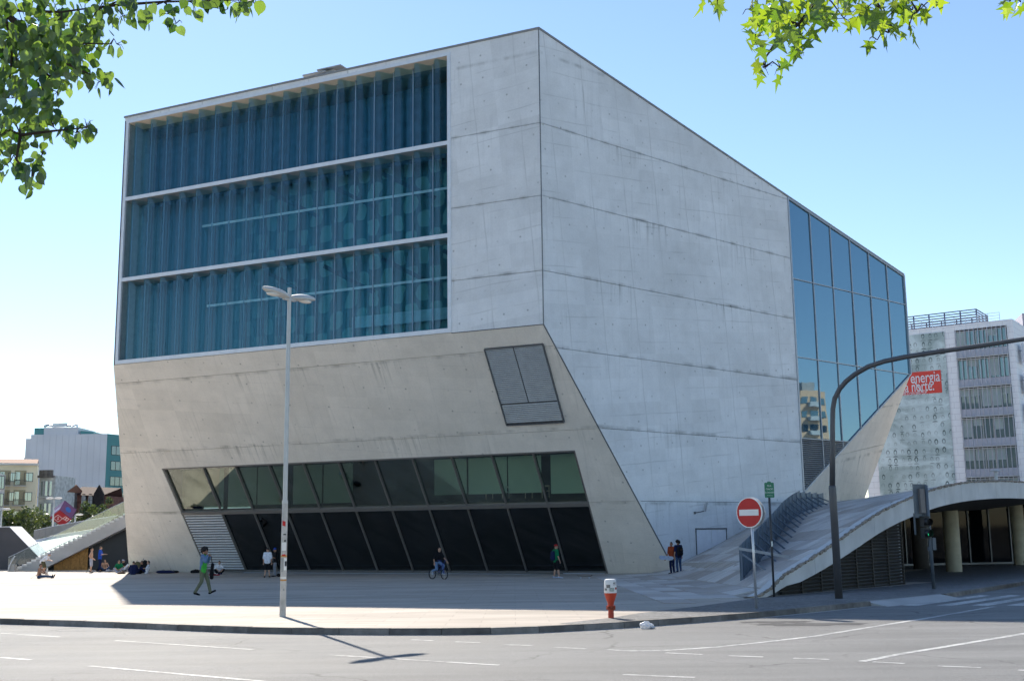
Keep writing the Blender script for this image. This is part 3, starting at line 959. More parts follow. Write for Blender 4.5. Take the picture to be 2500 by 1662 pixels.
# --- louvered vent in the tilted face
vent = empty('vent', parent=hall)
mb = MB(); mb.poly(lquad(-3.82, -.32, 1.12, 5.95, -.012)); mb.build('vent_backing', M['blackish'], vent)
def slat_panel(u0, u1, a, b):
    mb = MB()
    s_ = a + .05
    while s_ < b - .04:
        mb.box(Lp((u0 + u1) / 2, s_, -.06), (u1 - u0, .03, .085), fd, (nL * .8 + sd * .6), (sd * .8 - nL * .6)); s_ += .118
    return mb.build('vent_slats', M['louver_dark'], vent, kind='stuff')
slat_panel(-3.78, -2.12, 1.16, 4.66); slat_panel(-2.06, -.36, 1.16, 4.66); slat_panel(-3.78, -.36, 4.66, 5.92)
mb = MB()
for p, q in (((-3.82, 1.12), (-.32, 1.12)), ((-.32, 1.12), (-.32, 5.95)), ((-.32, 5.95), (-3.82, 5.95)), ((-3.82, 5.95), (-3.82, 1.12))):
    mb.bar(Lp(*p, -.05), Lp(*q, -.05), .07, .12, nL)
mb.build('vent_frame', M['alu_dark'], vent)
# --- plant room lid on the roof
mb = MB(); mb.box(Fp(-16.3, ZT + 1.15, 2.6), (1.7, 1.8, .10), fd, nF); mb.box(Fp(-15.3, ZT + 1.42, 2.8), (1.8, 1.8, .08), fd, nF); mb.box(Fp(-15.7, ZT + .7, 2.8), (1.3, 1.3, 1.35), fd, nF)
mb.build('roof_vent', M['con_plain'], hall)
# --- service door, camera
dr = empty('service_door', parent=hall)
for a, b in ((11.97, 13.33), (13.37, 14.73)):
    mb = MB(); mb.prism([Rp(a, -1.0, -.03), Rp(b, -1.0, -.03), Rp(b, 1.58, -.03), Rp(a, 1.58, -.03)], nR * .02); mb.build('door_leaf', mat('door_grey', (.82, .83, .86, 1), .5, .3, var=.05), dr)
mb = MB(); mb.bar(Rp(11.9, 1.63, -.03), Rp(14.8, 1.63, -.03), .06, .07, nR); mb.bar(Rp(11.93, -1, -.03), Rp(11.93, 1.63, -.03), .04, .05, nR); mb.bar(Rp(14.77, -1, -.03), Rp(14.77, 1.63, -.03), .04, .05, nR); mb.build('door_frame', M['alu_dark'], dr)
sc_ = empty('security_camera', Rp(12.3, 2.8, -.3), label='small grey security camera on the white wall above the service door', cat='camera')
mb = MB(); mb.tube([Rp(11.9, 2.55, .02), Rp(12.0, 2.6, -.35), Rp(12.3, 2.65, -.4)], .03, 6); mb.box(Rp(11.9, 2.55, -.02), (.14, .05, .14), rd, nR); o = mb.build('bracket', M['alu_dark'], sc_); o.matrix_local = Matrix.Translation(-sc_.location)
mb = MB(); mb.box(Rp(12.35, 2.85, -.42), (.12, .13, .5), rd, nR, V(.25, 0, .97)); mb.box(Rp(12.44, 2.88, -.42), (.03, .16, .56), rd, nR, V(.25, 0, .97)); o = mb.build('camera_body', M['alu'], sc_); o.matrix_local = Matrix.Translation(-sc_.location)
# ---------------------------------------------------------------- the stone wave on the right
PS = [(-5, 0), (-3.2, .015), (-1.6, .1), (-.4, .24), (.6, .42), (1.2, .62), (2.4, 1.08), (3.9, 1.72), (5.3, 2.35), (6.8, 2.93), (8.9, 3.54), (10.6, 3.93), (13, 4.27), (17, 4.52), (22, 4.5), (28, 4.1), (36, 3.0), (46, 1.2)]
def prof(s):
    if s <= PS[0][0]: return 0
    for i in range(len(PS) - 1):
        if s <= PS[i + 1][0]:
            p0, p1, p2, p3 = PS[max(i - 1, 0)], PS[i], PS[i + 1], PS[min(i + 2, len(PS) - 1)]
            t_ = (s - p1[0]) / (p2[0] - p1[0])
            h = p2[0] - p1[0]
            m1 = (p2[1] - p0[1]) / (p2[0] - p0[0]) * h
            m2 = (p3[1] - p1[1]) / (p3[0] - p1[0]) * h
            return (2 * t_ ** 3 - 3 * t_ ** 2 + 1) * p1[1] + (t_ ** 3 - 2 * t_ ** 2 + t_) * m1 + (-2 * t_ ** 3 + 3 * t_ ** 2) * p2[1] + (t_ ** 3 - t_ ** 2) * m2
    return PS[-1][1]
def x0y(y): return 7.3 + .0355 * (y - 36)
def wz(x, y):
    s = x - x0y(y)
    fil = .3 * min(max((y - 38) / 22, 0), 1)
    return gz(y) + prof(s) * (fil + (1 - fil) * min(max((s + .1) / 1.3, 0), 1)) + .006
def edge_y(x):                              # the street edge of the wave, in plan
    return A0.y + (x - A0.x) / math.tan(EANG)
def wp(x, y, d=0): return V(x, y, wz(x, y) + d)
def wave_hit(px, py):
    d = ray(px, py)
    D = 30.0
    while D < 110:
        P = CAM + d * D
        if P.y >= edge_y(P.x) - .2 and P.z < wz(P.x, P.y): return P
        D += .05
    return None
ramp = empty('stone_ramp', kind='structure')
# sheet under the slabs
XS = [2.5 + .7 * i for i in range(62)]
mb = MB()
NY = 40
for i in range(len(XS) - 1):
    for j in range(NY):
        q = []
        for (ii, jj) in ((i, j), (i + 1, j), (i + 1, j + 1), (i, j + 1)):
            x = XS[ii]
            y0 = edge_y(x) if x > A0.x else A0.y - .0
            y = y0 + (118 - y0) * (jj / NY) ** 1.3
            q.append(wp(x, y))
        mb.poly(q)
o = mb.build('ramp_bed', M['plaza'], ramp, True)
# slabs
slabs = []
sw, sl_ = 1.75, 1.05
rr = random.Random(4)
for i in range(0, 26):
    x = 4.2 + i * .92
    y = 30 + rr.random() * 2
    while y < 92:
        L_ = rr.choice((1.5, 2.1, 2.7)) * (1 + (y > 60) * .6)
        xa, xb = x + .012, x + .92 - .012
        ya, yb = y + .012, y + L_ - .012
        y += L_
        if x < A0.x + .3: 
            if ya < A0.y + (A0.x - x) * -1.35 + .6: continue
        if ya < edge_y(xb) + .12:
            if yb < edge_y(xb) + .4: continue
            ya = max(ya, edge_y(xb) + .12)
        # leave out what lies inside the hall
        c = V((xa + xb) / 2, (ya + yb) / 2, 0)
        if (c - K0).dot(nR) > .6 and (c - K0).dot(nF) > 0: continue
        slabs.append((xa, xb, ya, yb))
slabs.sort(key=lambda s: -((s[1] - s[0]) * (s[3] - s[2]) / s[2] ** 2 * (1 if s[0] < 24 else .2)))
def slab_mesh(mb, s, tk=.012):
    xa, xb, ya, yb = s
    ym = (ya + yb) / 2
    top = [wp(xa, ya, tk), wp(xb, ya, tk), wp(xb, ym, tk), wp(xb, yb, tk), wp(xa, yb, tk), wp(xa, ym, tk)]
    mb.prism(top, V(0, 0, -.05))
for s in slabs[:300]:
    mb = MB(); slab_mesh(mb, s, .010 + rr.random() * .007); mb.build('slab', M['slab'], ramp)
mb = MB()
for s in slabs[300:]: slab_mesh(mb, s)
mb.build('slabs', M['slab'], ramp, kind='stuff')
# pale concrete edge beam with ragged stone lip
TH = [(0, .10), (1.5, .30), (3, .52), (5, .62), (8, .72), (12, .74), (16, .78), (20, .82), (60, .85)]
def th(t_):
    for i in range(len(TH) - 1):
        if t_ <= TH[i + 1][0]:
            k = (t_ - TH[i][0]) / (TH[i + 1][0] - TH[i][0])
            return TH[i][1] + (TH[i + 1][1] - TH[i][1]) * k
    return .85
ts = [0.02 + .5 * i for i in range(64)]
def ept(t_): 
    p = A0 + ed * t_
    return p, wz(p.x, p.y), gz(p.y)
joints_t = [0, 4.2, 9.5, 14.8, 17.4, 19.6, 22.0, 24.6, 28, 32]
for a, b in zip(joints_t[:-1], joints_t[1:]):
    tt = [a + .008] + [t_ for t_ in ts if a + .05 < t_ < b - .05] + [b - .008]
    mb = MB()
    for t0, t1 in zip(tt[:-1], tt[1:]):
        (p0, z0, g0), (p1, z1, g1) = ept(t0), ept(t1)
        mb.prism([V(p0.x, p0.y, z0 - .02), V(p0.x, p0.y, max(z0 - th(t0), g0 - .05)), V(p1.x, p1.y, max(z1 - th(t1), g1 - .05)), V(p1.x, p1.y, z1 - .02)], em * .35)
    mb.build('edge_beam', M['con_white'], ramp)
mb = MB()
for k in range(150):
    t_ = .1 + k * .2
    p, z, g = ept(t_ + rr.uniform(-.05, .05))
    s_ = rr.uniform(.04, .09) * (1 if t_ < 20 else .7)
    mb.box(V(p.x, p.y, z + .0) - em * .03 + em * rr.uniform(0, .05), (rr.uniform(.12, .24), rr.uniform(.06, .14), s_), ed + V(0, 0, rr.uniform(.1, .45)), em, None or (ed + V(0, 0, .3)).cross(em))
mb.build('broken_lip', mat('broken_stone', (.30, .25, .20, 1), .9, .2, var=.4, scale=8), ramp, kind='stuff')
# dark soffit
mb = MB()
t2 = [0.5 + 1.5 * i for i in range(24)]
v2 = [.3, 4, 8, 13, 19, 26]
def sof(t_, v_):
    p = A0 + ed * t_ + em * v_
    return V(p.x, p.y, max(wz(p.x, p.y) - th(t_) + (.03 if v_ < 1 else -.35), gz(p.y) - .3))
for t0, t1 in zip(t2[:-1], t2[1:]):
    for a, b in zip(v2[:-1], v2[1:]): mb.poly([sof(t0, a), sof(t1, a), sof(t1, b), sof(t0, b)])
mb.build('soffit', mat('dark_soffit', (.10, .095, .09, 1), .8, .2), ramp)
# louvered wall closing the low end
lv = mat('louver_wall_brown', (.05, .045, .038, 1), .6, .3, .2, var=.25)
tA, tB = 2.0, 12.6
npan = 7
for k in range(npan):
    a, b = tA + (tB - tA) * k / npan, tA + (tB - tA) * (k + 1) / npan
    mb = MB()
    zt0, zt1 = ept(a)[1] - th(a) + .08, ept(b)[1] - th(b) + .08
    z = gz(A0.y) - .2
    while z < zt1 - .02:
        aa = a
        if z > zt0: aa = a + (b - a) * (z - zt0) / max(zt1 - zt0, .01)
        if b - aa > .12:
            p = A0 + ed * ((aa + b) / 2) + em * .22
            mb.box(V(p.x, p.y, z), (b - aa - .05, .05, .09), ed, em * .8 + V(0, 0, .6), ed.cross((em * .8 + V(0, 0, .6)).normalized()))
        z += .12
    mb.build('louver_slats', lv, ramp, kind='stuff')
    mb = MB(); p = A0 + ed * b + em * .2; mb.box(V(p.x, p.y, (gz(p.y) + zt1) / 2), (.06, .08, zt1 - gz(p.y)), ed, em); mb.build('louver_post', lv, ramp)
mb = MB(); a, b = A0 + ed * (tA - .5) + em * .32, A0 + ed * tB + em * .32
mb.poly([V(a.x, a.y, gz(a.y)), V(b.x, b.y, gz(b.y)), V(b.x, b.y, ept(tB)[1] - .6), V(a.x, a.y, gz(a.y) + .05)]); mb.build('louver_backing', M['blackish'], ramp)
p = A0 + ed * 12.9 + em * .5
mb = MB(); mb.box(V(p.x, p.y, 1.0), (.22, .22, 3.2), ed, em); mb.build('pier', M['con_plain'], ramp)
# columns, glazing, planter under the shell
colm = mat('round_column_concrete', (.42, .38, .27, 1), .6, .3, var=.15, scale=2)
for (x, y), h in ((gp(2330, 1395).xy, 3.75), (gp(2492, 1378).xy, 4.0)):
    mb = MB(); mb.tube([V(x, y, gz(y) - .05), V(x, y, gz(y) + h)], .42, 24); o = mb.build('column', colm, ramp, True); smooth_by_angle(o)
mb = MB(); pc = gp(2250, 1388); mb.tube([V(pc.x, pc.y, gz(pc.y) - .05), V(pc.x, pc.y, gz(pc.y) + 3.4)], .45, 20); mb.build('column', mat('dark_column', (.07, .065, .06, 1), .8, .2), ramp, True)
ga, gb = V(23.0, 76.0, 0), V(40, 79.2, 0)
mb = MB()
gd = (gb - ga).normalized()
for k in range(14):
    p, q = ga + gd * (1.26 * k - 2), ga + gd * (1.26 * (k + 1) - 2)
    mb.poly([V(p.x, p.y, gz(70)), V(q.x, q.y, gz(70)), V(q.x, q.y, wz(q.x, q.y) - .3), V(p.x, p.y, wz(p.x, p.y) - .3)])
mb.build('shop_glazing', M['glass_shop'], ramp)
mb = MB()
for k in range(12):
    p = ga + gd * (1.55 * k)
    zq = wz(p.x, p.y) - .3; mb.box(V(p.x, p.y - .05, (zq + gz(70)) / 2), (.07, .1, zq - gz(70)), gd, None)
mb.box(V(31, 77.4, gz(70) + .06), (19, .2, .12), gd)
mb.build('glazing_posts', M['alu_dark'], ramp)
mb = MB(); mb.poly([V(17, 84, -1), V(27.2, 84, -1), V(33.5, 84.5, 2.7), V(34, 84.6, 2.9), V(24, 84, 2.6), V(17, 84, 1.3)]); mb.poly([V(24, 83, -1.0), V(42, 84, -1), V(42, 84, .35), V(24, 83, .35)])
for k in range(17):  # added dark backing, keeps sunlit ground behind the glazing out of sight
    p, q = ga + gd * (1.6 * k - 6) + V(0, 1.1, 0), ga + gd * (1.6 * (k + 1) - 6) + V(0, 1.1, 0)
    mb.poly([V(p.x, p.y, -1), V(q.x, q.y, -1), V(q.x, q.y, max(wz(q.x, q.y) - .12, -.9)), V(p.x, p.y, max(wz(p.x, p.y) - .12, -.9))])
mb.build('inner_walls_backing', mat('underpass_dark', (.03, .032, .036, 1), .8, .2), ramp)
# --- site fence standing on the wave
fence = empty('site_fence', V(0, 0, 0), label='blue grey corrugated panel fence with raking struts climbing over the stone ramp', cat='fence')
BPX = [(1809.5, 1420.5), (1843, 1383), (1870, 1349), (1898, 1313), (1919, 1284), (1948, 1258), (1980, 1242), (2012, 1231)]
fpts = [wave_hit(*q) for q in BPX]
fpts = [p for p in fpts if p is not None]
while len(fpts) < 8: fpts.append(fpts[-1] + (fpts[-1] - fpts[-2]))
fl = resample(fpts, .05)
cum = [0]
for a, b in zip(fl[:-1], fl[1:]): cum.append(cum[-1] + (b - a).length)
tot = cum[-1]
def fpos(d):
    for i in range(len(cum) - 1):
        if cum[i + 1] >= d:
            k = (d - cum[i]) / (cum[i + 1] - cum[i])
            return fl[i].lerp(fl[i + 1], k)
    return fl[-1]
fmat = mat('fence_blue_grey', (.12, .16, .20, 1), .5, .4, .2, var=.15)
fmat2 = mat('fence_strut_grey', (.14, .17, .21, 1), .5, .4, .2, var=.15)
def top_h(px_frac):
    return 1.22
NPAN = 17
for k in range(NPAN):
    a, b = fpos(tot * k / NPAN), fpos(tot * (k + 1) / NPAN)
    h = 1.28 if k < 13 else 1.28 - (k - 12) * .14
    d = (b - a)
    n_ = V(d.y, -d.x, 0).normalized()
    mb = MB()
    mb.prism([a, b, b + V(0, 0, h), a + V(0, 0, h)], n_ * -.03)
    for i in range(1, 4): mb.box(a.lerp(b, i / 4) + V(0, 0, h / 2) + n_ * .004, (.03, .02, h * .98), d.normalized(), n_)
    mb.build('fence_panel', fmat, fence)
    mb = MB(); mb.bar(a + n_ * .05 - V(0, 0, .02), a + n_ * .05 + V(0, 0, h + .04), .06, .06, n_); mb.build('fence_post', fmat2, fence)
    q = a + V(.62, -.78, 0) * 1.15
    q.z = wz(q.x, q.y)
    mb = MB(); mb.bar(a + n_ * .08 + V(0, 0, h * .78), q, .045, .06); mb.build('strut', fmat2, fence)
mb = MB(); a = fpos(0); q = a + V(1.6, -.9, 0); q.z = wz(q.x, q.y); mb.bar(a + V(-.05, 0, 1.2), q + V(0, 0, .1), .05, .10); mb.build('strut', mat('strut_pale', (.33, .34, .35, 1), .6, .3), fence, label='pale grey loose strut at the foot of the fence')

# ---------------------------------------------------------------- street furniture
pole_m = mat('painted_pole_grey', (.52, .52, .50, 1), .45, .4, .2, var=.08)
def lamp_post():
    b = gp(690, 1504)
    root = empty('street_lamp', b, label='tall grey double headed street lamp with stickers on its lower pole at the kerb', cat='street lamp')
    H = 8.0
    mb = MB(); mb.tube([V(0, 0, -.05), V(0, 0, 2.80)], [.078, .072], 20); o = mb.build('lower_pole', mat('worn_pole', (.50, .48, .44, 1), .6, .3, var=.25, scale=4), root, True); smooth_by_angle(o)
    mb = MB(); mb.tube([V(0, 0, 2.80), V(0, 0, H)], [.058, .05], 18); o = mb.build('upper_pole', pole_m, root, True); smooth_by_angle(o)
    mb = MB(); mb.tube([V(0, 0, 2.76), V(0, 0, 2.83)], .074, 18); mb.build('collar', pole_m, root)
    ad = V(.55, .835, 0).normalized()
    an = V(-ad.y, ad.x, 0)
    mb = MB(); mb.box(V(0, 0, H + .12), (.07, .07, .34), ad, an); mb.bar(V(0, 0, H) - ad * .2, V(0, 0, H) + ad * .2, .1, .1); mb.build('head_bracket', pole_m, root)
    for sgn in (-1, 1):
        d = ad * sgn
        mb = MB()
        N = 14
        prof_ = []
        for i in range(N + 1):
            t_ = i / N
            wdt = .17 * (math.sin(math.pi * (t_ * .86 + .12)) ** .75)
            prof_.append((t_, max(wdt, .012)))
        ring = []
        for t_, wd in prof_:
            c = V(0, 0, H + .02) + d * (.05 + .9 * t_) + V(0, 0, .10 * t_)
            hT, hB = wd * .55 + .03, wd * .28 + .01
            r_ = []
            for k in range(14):
                an_ = 2 * math.pi * k / 14
                zz = math.sin(an_)
                r_.append(c + an * math.cos(an_) * wd + V(0, 0, zz * (hT if zz > 0 else hB)))
            ring.append(r_)
        fs, vs_ = [], []
        for r_ in ring: vs_ += r_
        for i in range(N):
            for k in range(14): fs.append([i * 14 + k, i * 14 + (k + 1) % 14, (i + 1) * 14 + (k + 1) % 14, (i + 1) * 14 + k])
        fs.append(list(range(14))[::-1]); fs.append([N * 14 + k for k in range(14)])
        mb.add(vs_, fs)
        hd = mb.build('lamp_head', pole_m, root, True)
        mb = MB(); c = V(0, 0, H + .02) + d * (.05 + .9 * .58) + V(0, 0, .058 - .055); mb.ball(c, (.2, .12, .035), 16, 8)
        mm = Matrix.Rotation(math.atan2(d.y, d.x), 4, 'Z')
        mb2 = MB(); mb2.ball(V(0, 0, 0), (.22, .12, .05), 16, 8); o = mb2.build('lens', mat('lamp_lens', (.75, .74, .68, 1), .15, .6, var=.03), hd, True); o.matrix_local = Matrix.Translation(c) @ mm
    def sticker(z, h, a0, a1, m_, rr_=.0785, tilt=0):
        mb = MB(); n = 8; P, Q = [], []
        for i in range(n + 1):
            a = a0 + (a1 - a0) * i / n
            P.append(V(rr_ * math.cos(a), rr_ * math.sin(a), z + tilt * i / n)); Q.append(V(rr_ * math.cos(a), rr_ * math.sin(a), z + h + tilt * i / n))
        mb.add(P + Q, [[i, i + 1, n + 2 + i, n + 1 + i] for i in range(n)]); mb.build('sticker', m_, root)
    F_ = -math.pi / 2
    red, wht, org, gry, blk = (mat('sticker_%s' % n_, c, .6, .3, var=.1) for n_, c in (('red', (.55, .03, .03, 1)), ('white', (.75, .74, .7, 1)), ('tape_orange', (.55, .27, .08, 1)), ('grey', (.33, .33, .31, 1)), ('black', (.05, .05, .05, 1))))
    sticker(2.22, .12, F_ - .55, F_ + .5, red, tilt=-.03)
    sticker(1.98, .03, F_ - .1, F_ + .8, blk, .0782); sticker(1.82, .04, F_ + .15, F_ + .8, blk, .0782)
    sticker(1.44, .05, F_ - 1.5, F_ + 1.5, org); sticker(1.47, .04, F_ - .4, F_ + .7, red, .079)
    sticker(1.12, .3, F_ + .25, F_ + 1.3, wht); sticker(1.22, .12, F_ + .5, F_ + 1.3, blk, .0792); sticker(1.08, .34, F_ - 1.3, F_ + .1, gry)
    sticker(.86, .04, F_ - 1.5, F_ + 1.5, org); sticker(.91, .05, F_ - 1, F_ + 1.2, wht)
    sticker(1.6, .2, F_ - .6, F_ + .9, wht, .0781); sticker(.62, .06, F_ + .1, F_ + .6, gry)
    return root
lamp_post()
# hydrant
def hydrant():
    b = gp(1492, 1508)
    root = empty('hydrant', b, label='red and white hydrant post with stickers on its white cap beside the kerb', cat='hydrant')
    redm = mat('hydrant_red', (.50, .055, .025, 1), .45, .4, var=.15, scale=4)
    mb = MB(); mb.lathe(V(0, 0, 0), [(.066, -.05), (.064, .2), (.063, .23)], 24); smooth_by_angle(mb.build('post', redm, root))
    mb = MB(); mb.lathe(V(0, 0, 0), [(.104, .195), (.106, .2), (.106, .222), (.075, .226), (.075, .24), (.106, .244), (.108, .25), (.104, .262), (.066, .265)], 24); smooth_by_angle(mb.build('flange', mat('rusty_flange', (.27, .06, .03, 1), .7, .3, var=.4, scale=12), root))
    mb = MB()
    for k in range(8): a = k * math.pi / 4; mb.tube([V(.092 * math.cos(a), .092 * math.sin(a), .185), V(.092 * math.cos(a), .092 * math.sin(a), .282)], .012, 6)
    mb.build('bolts', redm, root)
    mb = MB(); mb.lathe(V(0, 0, 0), [(.063, .262), (.068, .3), (.082, .36), (.108, .43), (.13, .5), (.14, .55), (.141, .562)], 28); smooth_by_angle(mb.build('cone', redm, root))
    mb = MB(); mb.lathe(V(0, 0, 0), [(.143, .562), (.145, .57), (.14, .78), (.135, .835), (.12, .862), (.09, .873), (.0, .877)], 28); smooth_by_angle(mb.build('cap', mat('hydrant_white', (.72, .71, .69, 1), .4, .4, var=.08), root))
    def st(z, h, a0, a1, m_, r_=.1455):
        mb = MB(); n = 8; P, Q = [], []
        for i in range(n + 1):
            a = a0 + (a1 - a0) * i / n
            P.append(V((r_ + .001) * math.cos(a), (r_ + .001) * math.sin(a), z)); Q.append(V(r_ * math.cos(a), r_ * math.sin(a), z + h))
        mb.add(P + Q, [[i, i + 1, n + 2 + i, n + 1 + i] for i in range(n)]); mb.build('sticker', m_, root)
    F_ = -math.pi / 2
    g1, g2, g3, rd_ = (mat('cap_sticker_%s' % n_, c, .6, .3, var=.5, scale=60) for n_, c in (('dark', (.2, .19, .18, 1)), ('green', (.36, .40, .36, 1)), ('pale', (.5, .5, .5, 1)), ('red', (.35, .05, .05, 1))))
    st(.68, .07, F_ - .75, F_ - .1, g1, .1435); st(.60, .08, F_ - .25, F_ + .55, g2, .1448); st(.62, .05, F_ - 1.2, F_ - .65, g1, .1445); st(.73, .09, F_ + .4, F_ + 1.2, g3, .1425); st(.64, .05, F_ + .75, F_ + 1.25, rd_, .1445); st(.765, .03, F_ + .4, F_ + .75, g1, .1428)
hydrant()
# no entry signs, two back to back on one post
def text_mesh(txt, size, m_, align='CENTER', ext=0.002, bold=0.0):
    cu = bpy.data.curves.new('lettering', 'FONT')
    cu.body = txt; cu.size = size; cu.align_x = align; cu.align_y = 'CENTER'; cu.extrude = ext; cu.offset = bold
    ob = bpy.data.objects.new('lettering_tmp', cu)
    col.objects.link(ob)
    dg = bpy.context.evaluated_depsgraph_get()
    me = bpy.data.meshes.new_from_object(ob.evaluated_get(dg))
    bpy.data.objects.remove(ob)
    me.materials.clear(); me.materials.append(m_)
    return me
def basis(c, X, Z):
    X = Vector(X).normalized(); Z = Vector(Z).normalized(); N = X.cross(Z)
    return Matrix.Translation(c) @ Matrix((X, Z, N)).transposed().to_4x4()
def no_entry():
    b = gp(1847, 1485)
    root = empty('no_entry_sign', b, label='round red no entry road sign with white bar on a grey post', cat='road sign')
    mb = MB(); mb.tube([V(0, 0, -.05), V(-.02, 0, 2.75)], .033, 14); mb.build('post', M['alu'], root, True)
    n_ = V(-.70, -.71, 0)
    X = V(.71, -.70, 0)
    c = V(-.045, 0, 2.42)
    wht = mat('sign_white', (.78, .78, .76, 1), .4, .4, var=.04)
    red = mat('sign_red', (.50, .018, .018, 1), .4, .4, var=.06)
    def disc(name, rad, off, tk, m_, par=root, cc=c):
        mb = MB(); P = [cc + n_ * off + X * rad * math.cos(a) + V(0, 0, rad * math.sin(a)) for a in [2 * math.pi * k / 40 for k in range(40)]]
        mb.prism(P, n_ * -tk); return mb.build(name, m_, par)
    r0 = .39
    disc('sign_rim', r0, .06, .03, wht)
    disc('sign_face', r0 - .026, .063, .02, red)
    mb = MB(); cc = c + n_ * .068; mb.box(cc, (.58, .006, .155), X, n_, V(0, 0, 1)); mb.build('bar', wht, root)
    disc('rear_sign', r0, -.07, .03, M['alu'])
    mb = MB(); mb.box(c + V(0, 0, .2) - n_ * .01, (.1, .08, .04), X, n_); mb.box(c - V(0, 0, .2) - n_ * .01, (.1, .08, .04), X, n_); mb.build('clamp', M['alu_dark'], root)
no_entry()
def street_name():
    b = gp(1890, 1456)
    root = empty('street_name_sign', b, label='small green street name sign with white lettering on a slim dark post', cat='street sign')
    H0, H1 = 3.05, 3.52
    mb = MB(); mb.tube([V(0, 0, -.05), V(0, 0, H0 + .4)], .036, 12); mb.build('post', mat('post_dark', (.045, .045, .05, 1), .5, .4, var=.1), root, True)
    grn = mat('sign_green', (.03, .20, .10, 1), .4, .4, var=.06)
    wht = mat('sign_letter_white', (.75, .78, .74, 1), .5, .3, var=.03)
    X = V(.98, .17, 0).normalized(); n_ = V(X.y, -X.x, 0)
    c = V(0, 0, (H0 + H1) / 2) + n_ * .045
    mb = MB(); w2, h2 = .155, .235
    P = [c + X * x + V(0, 0, z) for x, z in ((-w2, -h2 + .02), (-w2 + .02, -h2), (w2 - .02, -h2), (w2, -h2 + .02), (w2, h2 - .02), (w2 - .02, h2), (.06, h2), (.05, h2 + .035), (-.05, h2 + .035), (-.06, h2), (-w2 + .02, h2), (-w2, h2 - .02))]
    mb.prism(P, n_ * -.02); pl = mb.build('plate', grn, root)
    for tx, z, s in (('RUA', .135, .06), ('CINCO', .03, .065), ('DE OUTUBRO', -.075, .062)):
        me = text_mesh(tx, s * 1.15, wht, ext=.001)
        sx = .8 if len(tx) > 6 else 1
        o = link('lettering', me, pl); o.matrix_local = basis(c + V(0, 0, z) + n_ * .004, X, V(0, 0, 1)) @ Matrix.Scale(sx, 4, (1, 0, 0))
    mb = MB(); mb.box(c + V(0, 0, -.165) + n_ * .003, (.2, .004, .006), X, n_); mb.build('rule_line', wht, pl)
    mb = MB(); mb.box(V(0, 0, 1.62) + n_ * .038, (.045, .004, .16), X, n_); mb.build('sticker', wht, root)
street_name()
def mast():
    b = gp(2048, 1460)
    root = empty('mast_arm', b, label='dark grey curved mast arm pole arching out over the road', cat='mast arm')
    gm = mat('mast_grey', (.10, .10, .105, 1), .45, .4, .3, var=.1)
    mb = MB(); mb.tube([V(0, 0, -.05), V(0, 0, 3.25), V(0, 0, 3.33)], [.115, .11, .1], 18); mb.build('lower_pole', gm, root, True)
    d = V(.735, -.678, 0)
    path = [V(0, 0, 3.3)] + [d * t_ + V(0, 0, z) for t_, z in ((.08, 4.4), (.13, 5.2), (.17, 5.65), (.25, 5.95), (.43, 6.23), (.66, 6.44), (.95, 6.62), (1.4, 6.81), (1.9, 6.91), (2.5, 6.965), (3.64, 7.01), (4.8, 7.04), (5.9, 7.08), (8, 7.14))]
    mb = MB(); mb.tube(path, [.085, .08] + [.075] * 9 + [.07, .065, .06, .055], 14); mb.build('arm', gm, root, True)
    mb = MB(); p = path[-4]; mb.tube([p - d * .06, p + d * .06], .085, 12); mb.build('joint_collar', gm, root)
mast()
def traffic_light():
    b = gp(2280, 1437)
    root = empty('traffic_light', b, label='traffic light post showing a green walking man below a tall grey backed signal panel', cat='traffic light')
    gm = mat('signal_grey', (.12, .14, .16, 1), .5, .4, .2, var=.1)
    blk = mat('signal_black', (.015, .015, .016, 1), .5, .4)
    mb = MB(); mb.tube([V(0, 0, -.05), V(-.02, 0, 3.6)], .06, 14); mb.build('post', gm, root, True)
    X = V(.92, .39, 0).normalized(); n_ = V(X.y, -X.x, 0)
    c = V(-.24, .05, 3.05)
    mb = MB(); mb.box(c, (.58, .04, 1.18), X, n_); mb.build('back_board', gm, root)
    mb = MB(); mb.box(c + n_ * .08, (.2, .12, .85), X, n_); mb.build('signal_back', mat('signal_back_brown', (.19, .17, .16, 1), .5, .4), root)
    mb = MB(); mb.box(c + V(-.25, 0, -.8) , (.05, .04, .75), X, n_); mb.build('side_board', gm, root)
    c2 = V(-.17, -.05, 2.13)
    for k, z in enumerate((.2, -.2)):
        mb = MB(); mb.box(c2 + V(0, 0, z), (.26, .2, .36), X, n_); mb.build('pedestrian_lamp', blk, root)
        mb = MB(); mb.tube([c2 + V(0, 0, z) + n_ * .1, c2 + V(0, 0, z) + n_ * .26 + V(0, 0, -.02)], [.125, .13], 16, False); mb.build('visor', blk, root)
    t = NT('green_man_light'); e = t.n('Emission', Color=(.02, .8, .35, 1), Strength=.7); t.t.links.new(e.outputs[0], t.out.inputs[0])
    cc = c2 + V(0, 0, -.2) + n_ * .106
    mb = MB()
    def q(x, z): return cc + X * x + V(0, 0, z)
    mb.prism([q(-.012, .075), q(.012, .075), q(.016, .055), q(-.016, .055)], n_ * .004)
    mb.prism([q(-.03, .05), q(.025, .05), q(.02, -.01), q(.05, -.08), q(.03, -.085), q(0, -.02), q(-.035, -.085), q(-.055, -.08), q(-.02, -.005)], n_ * .004)
    mb.build('green_man', t.m, root)
    mb = MB(); mb.box(V(.08, 0, 1.55), (.14, .16, .42), X, n_); mb.build('control_box', gm, root)
    mb = MB(); mb.box(V(-.06, 0, 1.38), (.06, .1, .12), X, n_); mb.build('push_button', gm, root)
traffic_light()
